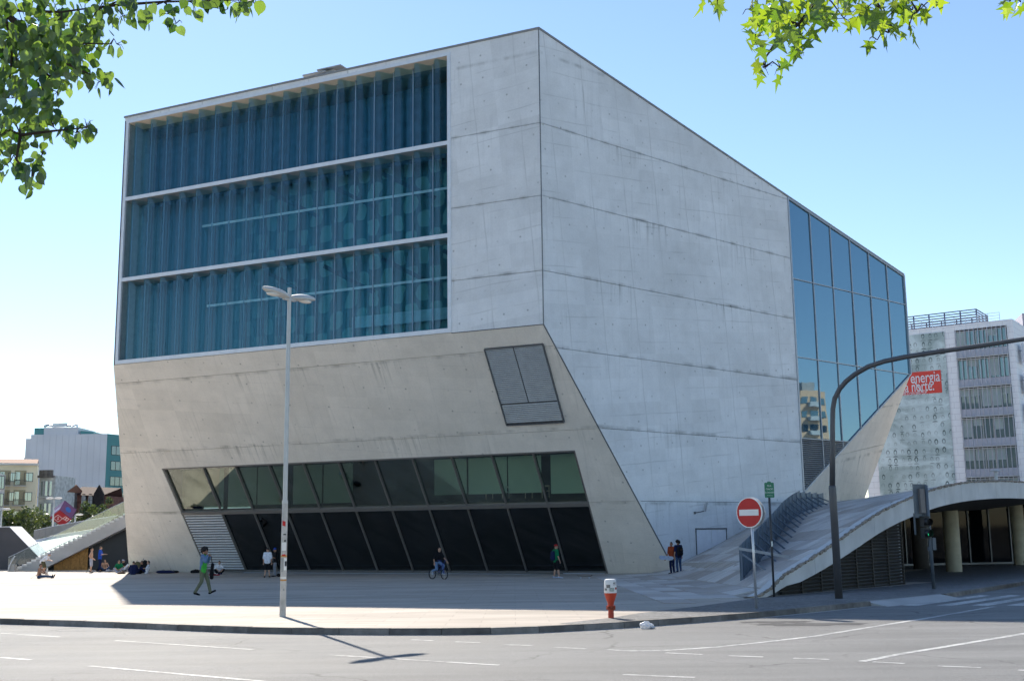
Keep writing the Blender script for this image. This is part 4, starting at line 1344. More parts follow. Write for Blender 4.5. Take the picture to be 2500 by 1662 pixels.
# crumpled carrier bag in the gutter
def plastic_bag():
    p = rp(1578, 1534)
    rr2 = random.Random(11)
    ph = [(rr2.uniform(2, 7), rr2.uniform(0, 6), rr2.uniform(.03, .09), Vector((rr2.gauss(0, 1), rr2.gauss(0, 1), rr2.gauss(0, 1))).normalized()) for _ in range(14)]
    def fn(d): return 1 + sum(a * math.sin(f * d.dot(v_) * 2 + o_) for f, o_, a, v_ in ph) * .8
    mb = MB(); mb.ball(V(0, 0, .06), (.12, .09, .085), 36, 24, fn)
    for k in range(2): mb.ball(V(.09 + k * .04, -.02, .025), (.05, .04, .028), 14, 10, fn)
    t = NT('thin_white_plastic')
    d = t.n('BsdfDiffuse', Color=(.8, .8, .82, 1)); tr = t.n('BsdfTranslucent', Color=(.8, .82, .85, 1)); g = t.n('BsdfGlossy', Roughness=.25)
    m1 = t.n('MixShader', i0=.5, i1=d, i2=tr); m2 = t.n('MixShader', i0=.12, i1=m1, i2=g); t.t.links.new(m2.outputs[0], t.out.inputs[0])
    o = mb.build('plastic_bag', t.m, None, True, 'crumpled white plastic bag lying in the gutter against the kerb', 'bag')
    o.location = p
plastic_bag()
# ---------------------------------------------------------------- left: stair, folded wall, slope
GZF = gz(70)
SY = 88.6                                    # the stair runs across the view at this depth
stair = empty('outdoor_stair', at(60, 1385, SY), label='long concrete stair with glass balustrade rising to the right behind the hall corner', cat='staircase')
stair.location = (0, 0, 0)
stm = mat('stair_concrete', (.42, .40, .38, 1), .75, .25, var=.12, scale=.8)
s_foot = at(31, 1389, SY)
run, rise = .346, .171
nst = 30
sx0 = s_foot.x
for k in range(nst):
    mb = MB(); x = sx0 + k * run; z = GZF + (k + 1) * rise
    mb.prism([V(x, SY, z - rise), V(x, SY, z), V(x + run + .02, SY, z), V(x + run + .02, SY, z - rise)], V(0, 5.5, 0))
    mb.build('step', M['con_white'], stair)
mb = MB()
z1 = GZF + nst * rise
mb.prism([V(sx0 + .02, SY + .02, GZF - .05), V(sx0 + .02, SY + .02, GZF + .05), V(sx0 + nst * run, SY + .02, z1 - .12), V(sx0 + nst * run, SY + .02, z1 - 1.0), V(sx0 + 2.0, SY + .02, GZF - .05)], V(0, 5.4, 0))
mb.build('stringer', stm, stair)
mb = MB(); mb.prism([V(sx0 + nst * run, SY, z1 - 1.0), V(sx0 + nst * run, SY, z1 - .01), V(sx0 + nst * run + 6, SY, z1 - .01), V(sx0 + nst * run + 6, SY, z1 - 1.0)], V(0, 5.5, 0)); mb.build('landing', stm, stair)
# glass balustrades
def balus(yy, nm):
    mb = MB()
    a = V(sx0 - .35, yy, GZF + .02); b = V(sx0 + nst * run, yy, z1)
    n_ = 9
    for k in range(n_):
        p, q = a.lerp(b, k / n_), a.lerp(b, (k + 1) / n_)
        p2, q2 = p + V(0, 0, 1.02), q + V(0, 0, 1.02)
        m2 = MB(); m2.prism([p + V(.01, 0, 0), q - V(.01, 0, 0), q2 - V(.01, 0, 0), p2 + V(.01, 0, 0)], V(0, .015, 0)); m2.build('glass_panel', M['glass_rail'], stair)
    m2 = MB(); m2.prism([b, b + V(3, 0, 0), b + V(3, 0, 1.02), b + V(0, 0, 1.02)], V(0, .015, 0)); m2.build('glass_panel', M['glass_rail'], stair)
    m2 = MB(); m2.tube([a + V(0, 0, 1.03), b + V(0, 0, 1.03), b + V(3, 0, 1.03)], .022, 6); m2.build('handrail', M['alu'], stair)
balus(SY - .06, 'near'); balus(SY + 5.4, 'far')
mb = MB(); mb.tube([at(20, 1392, SY - .6), at(22, 1384, SY - .6), at(28, 1370, SY - .6), at(36, 1357, SY - .6)], .05, 8); mb.build('handrail_end', M['alu'], stair)
mb = MB(); mb.box(V(sx0 + .1, SY - .3, GZF + .25), (.5, .4, .55)); mb.build('end_block', stm, stair)
# hoarding and dark glazing under the stair
osb = mat('chipboard', (.28, .15, .05, 1), .8, .2, var=.35, scale=6)
o_ = empty('hoarding', at(131, 1390, SY + 1.2), label='brown chipboard hoarding under the stair', cat='hoarding'); o_.location = (0, 0, 0)
def q2(x, y, D): return at(x, y, D)
mb = MB(); a, b = at(131, 1391, SY + .5), at(213, 1391, SY + .5)
for k in range(4):
    p, q = a.lerp(b, k / 4), a.lerp(b, (k + 1) / 4)
    zt = lambda x: GZF + (x - sx0) / run * rise - .9
    mb = MB(); mb.prism([V(p.x + .01, p.y, GZF - .02), V(q.x - .01, q.y, GZF - .02), V(q.x - .01, q.y, zt(q.x)), V(p.x + .01, p.y, zt(p.x))], V(0, .03, 0)); mb.build('board', osb, o_)
mb = MB(); p, q = at(100, 1391, SY + .9), at(345, 1391, SY + .9)
mb.poly([V(p.x, p.y, GZF), V(q.x, q.y, GZF), V(q.x, q.y, z1 + .3), V(p.x, p.y, GZF + .4)])
mb.build('stair_void', mat('dark_glazing', (.018, .022, .028, 1), .4, .3, var=.1), stair)
# folded wall: dark face; sloping top coloured white to look sunlit
fw_ = empty('folded_wall', label='dark folded wall with a sloping top in sunlit white left of the stair', cat='wall')
FY = 93.0
prof2 = [at(-400, 1286, FY), at(23, 1286, FY), at(97, 1362, FY), at(106, 1395, FY)]
zt_ = prof2[1].z
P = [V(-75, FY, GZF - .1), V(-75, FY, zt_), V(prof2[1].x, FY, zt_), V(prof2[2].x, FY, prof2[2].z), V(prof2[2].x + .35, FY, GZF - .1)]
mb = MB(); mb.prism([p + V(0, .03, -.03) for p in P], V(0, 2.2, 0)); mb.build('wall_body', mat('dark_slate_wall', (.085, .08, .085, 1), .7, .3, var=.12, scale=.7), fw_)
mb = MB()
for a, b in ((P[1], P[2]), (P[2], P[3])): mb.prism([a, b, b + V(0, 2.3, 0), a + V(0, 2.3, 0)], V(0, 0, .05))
mb.build('wall_top', mat('sunlit_wall_top', (.88, .87, .88, 1), .6, .3), fw_)
# the stone slope beyond, with a guard rail on its crest
mb = MB()
crest = [at(30, 1330, 106), at(82, 1318, 106), at(130, 1307, 107), at(215, 1292, 108), at(300, 1279, 109), at(420, 1262, 110)]
for a, b in zip(crest[:-1], crest[1:]):
    mb.poly([V(a.x, 96.5, GZF + .05), V(b.x, 96.5, GZF + .05), b, a]); mb.poly([a, b, b + V(0, 14, -1.5), a + V(0, 14, -1.5)])
mb.build('stone_slope', mat('sunlit_pale_stone', (.86, .82, .76, 1), .7, .2), kind='structure')  # base lightened in place of sunlight the slope doesn't catch
gr = empty('guard_rail', label='grey panelled guard rail along the crest of the stone slope', cat='railing')
gm_ = mat('guard_grey', (.22, .22, .22, 1), .5, .4, .2, var=.08)
cl_ = resample([crest[1]] + crest[2:], .5)
for a, b in zip(cl_[:-1], cl_[1:]):
    mb = MB(); mb.prism([a + V(.02, 0, .08), b + V(-.02, 0, .08), b + V(-.02, 0, .84), a + V(.02, 0, .84)], V(0, .03, 0)); mb.build('panel', gm_, gr)
mb = MB(); mb.tube([p + V(0, 0, .88) for p in cl_], .035, 6); mb.build('top_rail', M['alu'], gr)
for a in cl_: MB().tube([a - V(0, 0, .05), a + V(0, 0, .88)], .03, 5).build('post', gm_, gr)

# ---------------------------------------------------------------- left: street buildings
BG = -1.3
def wall_thing(name, label, cat='building'):
    return empty(name, label=label, cat=cat)
def pane_grid(parent, org, X, Z, N, cols, rows, w_, h_, fm, gm, sill=True, nd=2, dep=.12):
    for (cx) in cols:
        for (cz) in rows:
            c = org + X * cx + Z * cz
            f = MB(); t_ = .07
            for dx, dz, ww, hh in ((-w_ / 2, 0, t_, h_ + t_), (w_ / 2, 0, t_, h_ + t_), (0, h_ / 2, w_, t_), (0, -h_ / 2, w_, t_)):
                f.box(c + X * dx + Z * dz + N * .02, (ww, .1, hh), X, N, Z)
            for k in range(1, nd): f.box(c + X * (-w_ / 2 + w_ * k / nd) + N * .015, (.05, .08, h_), X, N, Z)
            fo = f.build('window', fm, parent)
            g = MB(); g.prism([c - X * w_ / 2 - Z * h_ / 2 + N * .012, c + X * w_ / 2 - Z * h_ / 2 + N * .012, c + X * w_ / 2 + Z * h_ / 2 + N * .012, c - X * w_ / 2 + Z * h_ / 2 + N * .012], N * -.008); g.build('pane', gm, fo)
ZV = V(0, 0, 1)
frm_w = mat('window_frame_white', (.6, .6, .58, 1), .5, .3)
frm_d = mat('window_frame_dark', (.06, .06, .06, 1), .5, .3)
# tall white and teal block
DB = 212
tb = wall_thing('office_block', 'tall white blank walled block with a teal windowed side behind the old houses')
wm = mat('white_cladding', (.66, .66, .68, 1), .6, .3, var=.08, scale=.15)
tm = mat('teal_cladding', (.09, .27, .27, 1), .5, .3, var=.06, scale=.3)
a, b = at(76, 1060, DB), at(262, 1059, DB)
l0 = at(55, 1069, DB)
ztop = (a.z + b.z) / 2
mb = MB(); mb.prism([V(a.x, DB, BG), V(b.x, DB, BG), V(b.x, DB, ztop), V(a.x, DB, ztop)], V(0, 18, 0)); mb.build('wall', wm, tb)
for k in range(1, 12):
    x = a.x + (b.x - a.x) * k / 12
    mb = MB(); mb.box(V(x, DB - .01, (BG + ztop) / 2), (.05, .06, ztop - BG)); mb.build('seam', mat('seam_grey', (.60, .60, .63, 1), .6, .3), tb)
mb = MB(); mb.prism([V(l0.x, DB + 1.5, BG), V(a.x, DB + 1.5, BG), V(a.x, DB + 1.5, l0.z), V(l0.x, DB + 1.5, l0.z)], V(0, 12, 0)); mb.prism([V(l0.x - .8, DB + 3, BG), V(l0.x, DB + 3, BG), V(l0.x, DB + 3, l0.z - 3.4), V(l0.x - .8, DB + 3, l0.z - 3.4)], V(0, 8, 0)); mb.build('stair_tower', wm, tb)
p, q = at(105, 1043, DB), at(188, 1042, DB)
mb = MB(); mb.prism([V(p.x, DB + .5, ztop), V(q.x, DB + .5, ztop), V(q.x, DB + .5, p.z), V(p.x, DB + .5, p.z)], V(0, 9, 0)); mb.build('penthouse', wm, tb)
p2 = at(81, 1044, DB)
mb = MB(); mb.prism([V(p2.x, DB + .6, ztop), V(p.x - .05, DB + .6, ztop), V(p.x - .05, DB + .6, p2.z), V(p2.x, DB + .6, p2.z)], V(0, 6, 0)); mb.build('roof_cabin', tm, tb)
p3, p4 = at(192, 1050, DB), at(224, 1052, DB)
mb = MB(); mb.prism([V(p3.x, DB + 1, ztop), V(p4.x, DB + 1, ztop), V(p4.x, DB + 1, p3.z - .2), V(p3.x, DB + 1, p3.z)], V(0, 6, 0)); mb.build('roof_cabin', tm, tb)
mb = MB(); mb.bar(at(130, 1039, DB + 2), at(165, 1037, DB + 2), .9, .7); mb.tube([at(108, 1041, DB + 2), at(118, 1037, DB + 2), at(130, 1039, DB + 2)], .25, 8); mb.tube([at(165, 1038, DB + 2), at(178, 1040, DB + 2), at(188, 1037, DB + 2), at(189, 1047, DB + 2)], .2, 8); mb.build('ducts', M['alu'], tb)
td = V(.42, .907, 0)
tN = V(td.y, -td.x, 0)
to = V(b.x + .02, DB + .02, 0)
mb = MB(); mb.prism([V(to.x, to.y, BG), to + td * 34 + V(0, 0, BG), to + td * 34 + V(0, 0, ztop), V(to.x, to.y, ztop)], V(-.3, 1.5, 0)); mb.build('teal_wall', tm, tb)
rows = [ztop - 3.0 - 2.88 * k for k in range(5)]
pane_grid(tb, V(to.x, to.y, 0), td, ZV, tN, [3.0 + 4.7 * k for k in range(6)], rows, 3.6, 1.65, frm_d, M['glass_far'], nd=3)
# cream apartment house with balconies
DA = 172
ap = wall_thing('apartment_house', 'cream apartment house with loggia balconies and tiled roof at the left edge')
cm = mat('cream_render', (.78, .70, .50, 1), .8, .2, var=.08, scale=.4)
cmw = mat('pale_render', (.62, .60, .55, 1), .8, .2, var=.08, scale=.4)
tile = mat('clay_tile', (.22, .10, .06, 1), .8, .2, var=.3, scale=6)
xl, xr = at(-60, 1200, DA).x, at(97, 1200, DA).x
zr, zl_ = at(97, 1143, DA).z, at(-60, 1122, DA).z
AX = V(.93, .37, 0).normalized(); AN = V(AX.y, -AX.x, 0)
# facade recedes to the right
a0_ = at(-40, 1200, DA - 4); a0_.z = 0
Lw = (at(97, 1200, DA).x - a0_.x) / AX.x
a1_ = a0_ + AX * Lw
zt2 = at(20, 1130, (a0_ + AX * Lw * .35).y).z
mb = MB(); mb.prism([a0_ + V(0, 0, BG), a1_ + V(0, 0, BG), a1_ + V(0, 0, zt2), a0_ + V(0, 0, zt2)], -AN * 12); mb.build('wall', cm, ap)
mb = MB(); mb.prism([a0_ + AN * .5 + V(0, 0, zt2), a0_ - AN * 6 + V(0, 0, zt2 + 1.0), a0_ - AN * 12.5 + V(0, 0, zt2)], AX * Lw); mb.build('roof', tile, ap)
mb = MB(); mb.box((a0_ + a1_) / 2 + AN * .25 + V(0, 0, zt2 - .15), (Lw + .4, .6, .3), AX, AN); mb.build('cornice', cmw, ap)
fl_h = 2.9
for fl_ in range(4):
    zc = zt2 - 2.05 - fl_h * fl_
    def ux(px): return (at(px, 1200, DA).x - a0_.x) / AX.x
    for k, pxx in enumerate((18, 47, 80)):
        pane_grid(ap, a0_, AX, ZV, AN, [ux(pxx)], [zc], 1.15, 1.25, frm_d if k else frm_d, M['glass_far'])
    for pxx in (31, 63):
        u = ux(pxx)
        c = a0_ + AX * u
        mb = MB(); mb.prism([c - AX * .8 + AN * .02 + V(0, 0, zc - 1.25), c + AX * .8 + AN * .02 + V(0, 0, zc - 1.25), c + AX * .8 + AN * .02 + V(0, 0, zc + 1.0), c - AX * .8 + AN * .02 + V(0, 0, zc + 1.0)], AN * .02); lo = mb.build('loggia', mat('loggia_shade', (.42, .36, .22, 1), .8, .2), ap)
        mb = MB(); mb.box(c + AX * -.35 + AN * .05 + V(0, 0, zc - .2), (.6, .04, 1.9), AX, AN); mb.build('balcony_door', M['glass_far'], lo)
        mb = MB(); mb.box(c + AN * .45 + V(0, 0, zc - 1.32), (1.75, .9, .12), AX, AN); mb.build('balcony_slab', cmw, lo)
        mb = MB()
        for i in range(14): p = c + AN * .85 + AX * (-.82 + 1.64 * i / 13); mb.box(p + V(0, 0, zc - .85), (.03, .03, .85), AX, AN)
        mb.box(c + AN * .85 + V(0, 0, zc - .42), (1.72, .04, .05), AX, AN); mb.build('balcony_railing', frm_d, lo)
# white corner house at the very left edge
we = wall_thing('white_house', 'pale house wall with tall windows cut off by the left edge')
p = at(-50, 1200, DA - 10); p2 = at(11, 1200, DA - 7)
mb = MB(); mb.prism([V(p.x, DA - 10, BG), V(p2.x, DA - 7, BG), V(p2.x, DA - 7, at(5, 1158, DA - 8).z), V(p.x, DA - 10, at(5, 1150, DA - 8).z)], V(-4, 8, 0)); mb.build('wall', cmw, we)
pane_grid(we, at(3, 1200, DA - 7.6) + V(0, -.1, -at(3, 1200, DA - 7.6).z), V(1, .2, 0).normalized(), ZV, V(.2, -1, 0).normalized(), [0], [at(3, 1177, DA - 8).z, at(3, 1220, DA - 8).z], .75, 1.8, frm_d, M['glass_far'], nd=2)
# narrow ornate house
on = wall_thing('ornate_house', 'narrow weathered white house with ornate dark parapet between the cream flats and the ruin')
DO = 176
a, b = at(97, 1160, DO), at(130, 1160, DO)
om = mat('stained_white_render', (.52, .53, .5, 1), .85, .2, var=.3, scale=1.5)
mb = MB(); mb.prism([V(a.x, DO, BG), V(b.x, DO + 1, BG), V(b.x, DO + 1, a.z), V(a.x, DO, a.z)], V(0, 8, 0)); mb.build('wall', om, on)
mb = MB()
for k in range(3): x = a.x + (b.x - a.x) * (k + .5) / 3; mb.box(V(x, DO - .1, a.z + .3), ((b.x - a.x) / 3.4, .5, 1.0))
mb.box(V((a.x + b.x) / 2, DO - .15, a.z - .2), (b.x - a.x + .3, .7, .35)); mb.build('parapet', mat('sooty_stone', (.17, .155, .14, 1), .9, .2, var=.4, scale=2), on)
pane_grid(on, V(a.x, DO - .02, 0), V(1, .3, 0).normalized(), ZV, V(.3, -1, 0).normalized(), [.42, 1.05, 1.68], [a.z - 2.0, a.z - 5.4], .38, 2.3, frm_w, M['glass_far'], nd=1)
mb = MB(); mb.box(V((a.x + b.x) / 2 - .2, DO - .5, a.z - 3.35), (1.3, 1.0, .15)); mb.build('balcony', om, on)
# ruined dark brick house with gable, and the low shed beside it
ru = wall_thing('brick_house', 'sooty red brick house with arched windows and a pointed gable below the white block')
DR = 186
a, b = at(158, 1250, DR), at(253, 1250, DR)
bm_ = mat('sooty_brick', (.16, .075, .06, 1), .9, .2, var=.5, scale=2)
dkm = mat('sooty_trim', (.035, .03, .03, 1), .9, .2, var=.3)
ze = at(205, 1205, DR).z
mb = MB(); mb.prism([V(a.x, DR, BG), V(b.x, DR + 2, BG), V(b.x, DR + 2, ze - .3), V(a.x, DR, ze)], V(0, 9, 0)); mb.build('wall', bm_, ru)
zr_ = at(170, 1190, DR).z
mb = MB(); mb.prism([V(a.x - .4, DR - .5, ze - .1), V(a.x + 1.2, DR + 4, zr_ + .3), V(a.x - .4, DR + 9.4, ze)], V(b.x - a.x - .4, 1.6, -.2)); mb.build('roof', mat('dark_red_tile', (.06, .025, .022, 1), .8, .2, var=.25, scale=4), ru)
gx = at(238, 1200, DR).x
mb = MB(); mb.prism([V(gx - .75, DR + .9, ze - 3.2), V(gx + .75, DR + 1.1, ze - 3.2), V(gx + .75, DR + 1.1, ze), V(gx, DR + 1, at(238, 1192, DR).z + .6), V(gx - .75, DR + .9, ze)], V(0, -.5, 0)); mb.build('gable', dkm, ru)
for pxx, w_ in ((198, .7), (213, .7), (238, .7)):
    c = at(pxx, 1222, DR); yy = DR + (c.x - a.x) / (b.x - a.x) * 2 - .05 - (.55 if pxx == 238 else 0)
    mb = MB(); P = [V(c.x + .42 * math.cos(t_), yy, c.z + .55 + .42 * math.sin(t_)) for t_ in [math.pi * k / 8 for k in range(9)]] + [V(c.x - .42, yy, c.z - .95), V(c.x + .42, yy, c.z - .95)]
    mb.prism([V(c.x + (p.x - c.x) * 1.6, p.y, c.z + (p.z - c.z) * 1.2) for p in P], V(0, .1, 0)); wi = mb.build('window', dkm, ru)
    mb = MB(); mb.prism([p + V(0, -.02, 0) for p in P], V(0, .015, 0)); mb.build('pane', frm_w, wi)
    mb = MB(); mb.box(V(c.x, yy - .03, c.z - .2), (.06, .02, 1.6)); mb.box(V(c.x, yy - .03, c.z + .1), (.7, .02, .05)); mb.build('glazing_bar', frm_d, wi)
sh = wall_thing('low_house', 'low dark house with a faded orange tiled roof beside the ornate house')
a, b = at(128, 1215, DR - 4), at(162, 1215, DR - 4)
mb = MB(); mb.prism([V(a.x, DR - 4, BG), V(b.x, DR - 4, BG), V(b.x, DR - 4, at(150, 1198, DR - 4).z), V(a.x, DR - 4, at(130, 1193, DR - 4).z)], V(0, 7, 0)); mb.build('wall', mat('grey_render_dark', (.13, .115, .11, 1), .9, .2, var=.4, scale=2), sh)
mb = MB(); zz = at(150, 1197, DR - 4).z; mb.prism([V(a.x - .2, DR - 4.4, zz), V(a.x - .2, DR - .5, zz + 1.3), V(a.x - .2, DR + 3.2, zz)], V(b.x - a.x + .4, 0, -.25)); mb.build('roof', tile, sh)
mb = MB(); mb.prism([V(a.x + .8, DR - 4.1, zz - 2.1), V(b.x - .2, DR - 4.1, zz - 2.3), V(b.x - .2, DR - 4.1, zz - .5), V(a.x + .8, DR - 4.1, zz - .4)], V(0, -.08, 0)); mb.build('plaster_patch', om, sh)

# ---------------------------------------------------------------- left: tilted cube, lamps, trees
def cube_sign():
    D = 122
    c = at(154.5, 1253, D)
    root = empty('tilted_cube', c, label='red and purple cube standing on one corner with white emblem frames', cat='sculpture')
    e = 1.62
    # cube axes: three faces turned to the viewer
    up_ = V(.02, 0, 1)
    ax = []
    A1 = V(-.62, -.50, .60).normalized()       # upper left face normal
    A2 = V(.75, -.42, .50); A2 = (A2 - A1 * A2.dot(A1)).normalized()
    A3 = A1.cross(A2)
    if A3.z > 0: A3 = -A3
    pur = mat('cube_plum', (.16, .05, .09, 1), .4, .4, var=.1); vio = mat('cube_violet', (.15, .06, .13, 1), .4, .4, var=.1); red = mat('cube_red', (.33, .02, .03, 1), .4, .4, var=.08)
    wht = mat('cube_white', (.7, .66, .68, 1), .5, .3); blu = mat('cube_blue', (.04, .12, .34, 1), .4, .4); pink = mat('cube_pale_band', (.42, .32, .40, 1), .4, .4)
    h = e / 2
    def face(N, X, Y, m_, nm):
        mb = MB(); mb.prism([N * h + X * a * h + Y * b * h for a, b in ((-1, -1), (1, -1), (1, 1), (-1, 1))], -N * .02); return mb.build(nm, m_, root)
    f1 = face(A1, A2, A3, pur, 'face'); f2 = face(A2, A1, A3, vio, 'face'); f3 = face(A3, A1, A2, red, 'face')
    for N, X, Y in ((-A1, A2, A3), (-A2, A1, A3), (-A3, A1, A2)): face(N, X, Y, pur, 'face')
    mb = MB(); mb.prism([A1 * (h + .01) + A2 * a * h + A3 * b * h for a, b in ((-.75, .1), (.75, .1), (.75, .55), (-.75, .55))], -A1 * .012); mb.build('pale_band', pink, f1)
    mb = MB(); mb.prism([A2 * (h + .01) + (A1 * math.cos(t_) + A3 * math.sin(t_)) * h * .42 for t_ in [2 * math.pi * k / 24 for k in range(24)]], -A2 * .012); mb.build('blue_disc', blu, f2)
    def fr(cx, cy, w_, hh, t_):
        mb = MB()
        for x, y, ww, h2 in ((cx - w_ / 2, cy, t_, hh), (cx + w_ / 2, cy, t_, hh), (cx, cy - hh / 2, w_ + t_, t_), (cx, cy + hh / 2, w_ + t_, t_)):
            mb.prism([A3 * (h + .012) + A1 * (x + a * ww / 2) * 1 + A2 * (y + b * h2 / 2) for a, b in ((-1, -1), (1, -1), (1, 1), (-1, 1))], -A3 * .012)
        return mb.build('emblem_frame', wht, f3)
    fr(.18, -.22, .62, .72, .05); fr(-.38, .40, .45, .42, .05)
    mb = MB()
    for x, y in ((.12, -.3), (.25, -.12), (-.38, .34), (-.38, .48)): mb.prism([A3 * (h + .012) + A1 * (x + a * .05) + A2 * (y + b * .07) for a, b in ((-1, -1), (1, -1), (1, 1), (-1, 1))], -A3 * .012)
    mb.build('emblem_letters', wht, f3)
    mb = MB(); mb.tube([V(0, 0, -1.35), V(0, 0, -h * 1.2)], .12, 10); mb.tube([V(0, 0, -c.z + GZF - .4), V(0, 0, -1.3)], .25, 10); mb.build('plinth', M['con_plain'], root)
cube_sign()
def small_lamp(px, py0, py1, D, arms, label):
    t_ = at(px, py0, D); b = at(px, py1, D)
    root = empty('small_street_lamp', V(t_.x, D, GZF), label=label, cat='street lamp', group='pale street lamps along the far street')
    H = t_.z - GZF
    mb = MB(); mb.tube([V(0, 0, -.1), V(0, 0, H)], [.12, .08], 8); mb.build('pole', pole_m, root, True)
    for s in arms:
        mb = MB(); mb.ball(V(s * .40, 0, H + .02), (.42, .2, .1), 12, 8); mb.build('lamp_head', M['con_white'], root, True)
small_lamp(132, 1216, 1285, 112, (-1, 1), 'double headed pale street lamp left of the tilted cube')
small_lamp(184, 1256, 1277, 116, (1,), 'low single headed pale street lamp right of the tilted cube')
small_lamp(4, 1243, 1300, 100, (1,), 'single headed pale street lamp at the left edge')
def leafmat(name, c1, c2, trans=.5):
    t = NT(name)
    gi = t.n('NewGeometry')
    oi = t.n('ObjectInfo')
    rnd = t.math('FRACT', t.math('ADD', gi.outputs['Random Per Island'], oi.outputs['Random']))
    c = t.mix(rnd, c1, c2)
    d = t.n('BsdfDiffuse', Color=c)
    tc = t.mix(.5, c, (.55, .75, .08, 1), 'MIX')
    tr = t.n('BsdfTranslucent', Color=tc)
    g = t.n('BsdfGlossy', Color=(1, 1, 1, 1), Roughness=.35)
    m1 = t.n('MixShader', i0=trans, i1=d, i2=tr)
    m2 = t.n('MixShader', i0=.06, i1=m1, i2=g)
    t.t.links.new(m2.outputs[0], t.out.inputs[0])
    return t.m
lf_a = leafmat('street_tree_leaf', (.006, .018, .008, 1), (.03, .055, .014, 1), .12)
bark = mat('bark', (.06, .045, .035, 1), .9, .1, var=.4, scale=6)
def street_tree(px, py, rx, rz, D, label, seed, n=1500):
    rr3 = random.Random(seed)
    c = at(px, py, D)
    root = empty('street_tree', V(c.x, D, GZF), label=label, cat='tree', group='small trees along the far street')
    zc = c.z - GZF
    mb = MB(); mb.tube([V(0, 0, -.1), V(.1, 0, zc * .5), V(.05, .1, zc)], [.16, .12, .05], 8)
    for k in range(5): a = k * 1.3; mb.tube([V(.05, 0, zc * .55), V(rx * .6 * math.cos(a), rx * .6 * math.sin(a), zc + rz * .3)], [.07, .02], 5)
    mb.build('trunk', bark, root)
    cl = [(V(rr3.gauss(0, .5) * rx, rr3.gauss(0, .5) * rx, zc + rr3.gauss(0, .45) * rz), rr3.uniform(.3, .5)) for _ in range(16)]
    mb = MB()
    for k in range(n):
        cc, rad = cl[rr3.randrange(len(cl))]
        d = Vector((rr3.gauss(0, 1), rr3.gauss(0, 1), rr3.gauss(0, 1))).normalized() * rr3.random() ** .4
        p = cc + V(d.x * rx * rad, d.y * rx * rad, d.z * rz * rad * 1.1)
        if p.z < .3: continue
        s = rr3.uniform(.10, .2)
        X = Vector((rr3.gauss(0, 1), rr3.gauss(0, 1), rr3.gauss(0, 1))).normalized()
        Y = X.cross(Vector((rr3.gauss(0, 1), rr3.gauss(0, 1), rr3.gauss(0, 1)))).normalized()
        mb.poly([p - X * s, p - Y * s * .6, p + X * s, p + Y * s * .6])
    mb.build('crown', lf_a, root)
street_tree(52, 1272, 1.9, 2.0, 118, 'bushy green tree behind the folded wall left of the tilted cube', 1)
street_tree(20, 1275, 1.6, 1.7, 116, 'dark green tree at the left edge behind the folded wall', 12)
street_tree(104, 1272, 1.7, 1.8, 126, 'dark green tree directly left of the tilted cube', 2)
street_tree(214, 1262, 1.3, 1.5, 124, 'bright green tree between the tilted cube and the glass balustrade', 3)
street_tree(258, 1262, 1.2, 1.4, 130, 'dark green tree seen through the glass balustrade', 4)

# ---------------------------------------------------------------- right: office with banner
of = empty('banner_office', label='white clad office block with a giant portrait banner and finned strip windows', cat='building')
og = V(math.cos(R(35.4)), -math.sin(R(35.4)), 0)
on_ = V(-og.y, og.x, 0)                           # into the building
o0 = at(2330, 807, 138)
oc = on_.dot(o0)
def OG(px, py):
    P = onp(px, py, on_, oc)
    return (P - o0).dot(og), P.z
def Op(g, z, d=0): return V(o0.x, o0.y, 0) + og * g + on_ * d + V(0, 0, z)
gL, gR = OG(2124, 1180)[0] - .3, OG(2471, 778)[0]
zT = OG(2471, 778)[1]
wg0, wg1 = 0.0, OG(2457, 792)[0]
wz1 = OG(2330, 807)[1]
wz0 = OG(2358, 1176)[1]
t = NT('white_stone_cladding')
uv = t.n('UVMap', _uv_map='UVMap').outputs[0]
br = t.n('TexBrick', _offset=.5, Vector=uv, Scale=1.0)
for k, v in {'Color1': (.87, .86, .87, 1), 'Color2': (.91, .90, .91, 1), 'Mortar': (.62, .6, .62, 1), 'Mortar Size': .02, 'Brick Width': 1.4, 'Row Height': .72}.items(): t.set(br.inputs[k], v)
M['clad'] = t.bsdf(br.outputs[0], .6, .3)
def owall(pts, d=.5, nm='wall_panel'):
    mb = MB(); mb.prism([Op(g, z) for g, z in pts], on_ * d, [(g, z) for g, z in pts]); return mb.build(nm, M['clad'], of)
owall([(gL, BG), (wg0, BG), (wg0, zT), (gL, zT)], 14)
owall([(wg1, BG), (gR, BG), (gR, zT), (wg1, zT)], 14)
owall([(wg0, wz1), (wg1, wz1), (wg1, zT), (wg0, zT)], 14)
owall([(wg0, BG), (wg1, BG), (wg1, wz0 - 3.2), (wg0, wz0 - 3.2)], 14)
mb = MB(); mb.poly([Op(wg0, BG, 1.6), Op(wg1, BG, 1.6), Op(wg1, zT, 1.6), Op(wg0, zT, 1.6)]); mb.build('room_back', M['inside'], of)
ow_rows = [OG(2340, y)[1] for y in (875.5, 946, 1018, 1092.5, 1166)]
pitch = (ow_rows[0] - ow_rows[4]) / 4
spm = mat('spandrel_lilac', (.66, .66, .72, 1), .5, .3, var=.06)
finm = mat('fin_lilac', (.55, .55, .60, 1), .5, .3, .2, var=.06)
blm = mat('office_blind', (.52, .60, .58, 1), .7, .2, var=.12, scale=.5)
nfin = 11
fin_me = MB().box(V(0, 0, 0), (.06, .24, pitch * .95)).mesh('fin', finm)
Om = Matrix((og, on_, ZV)).transposed().to_4x4()
rr4 = random.Random(5)
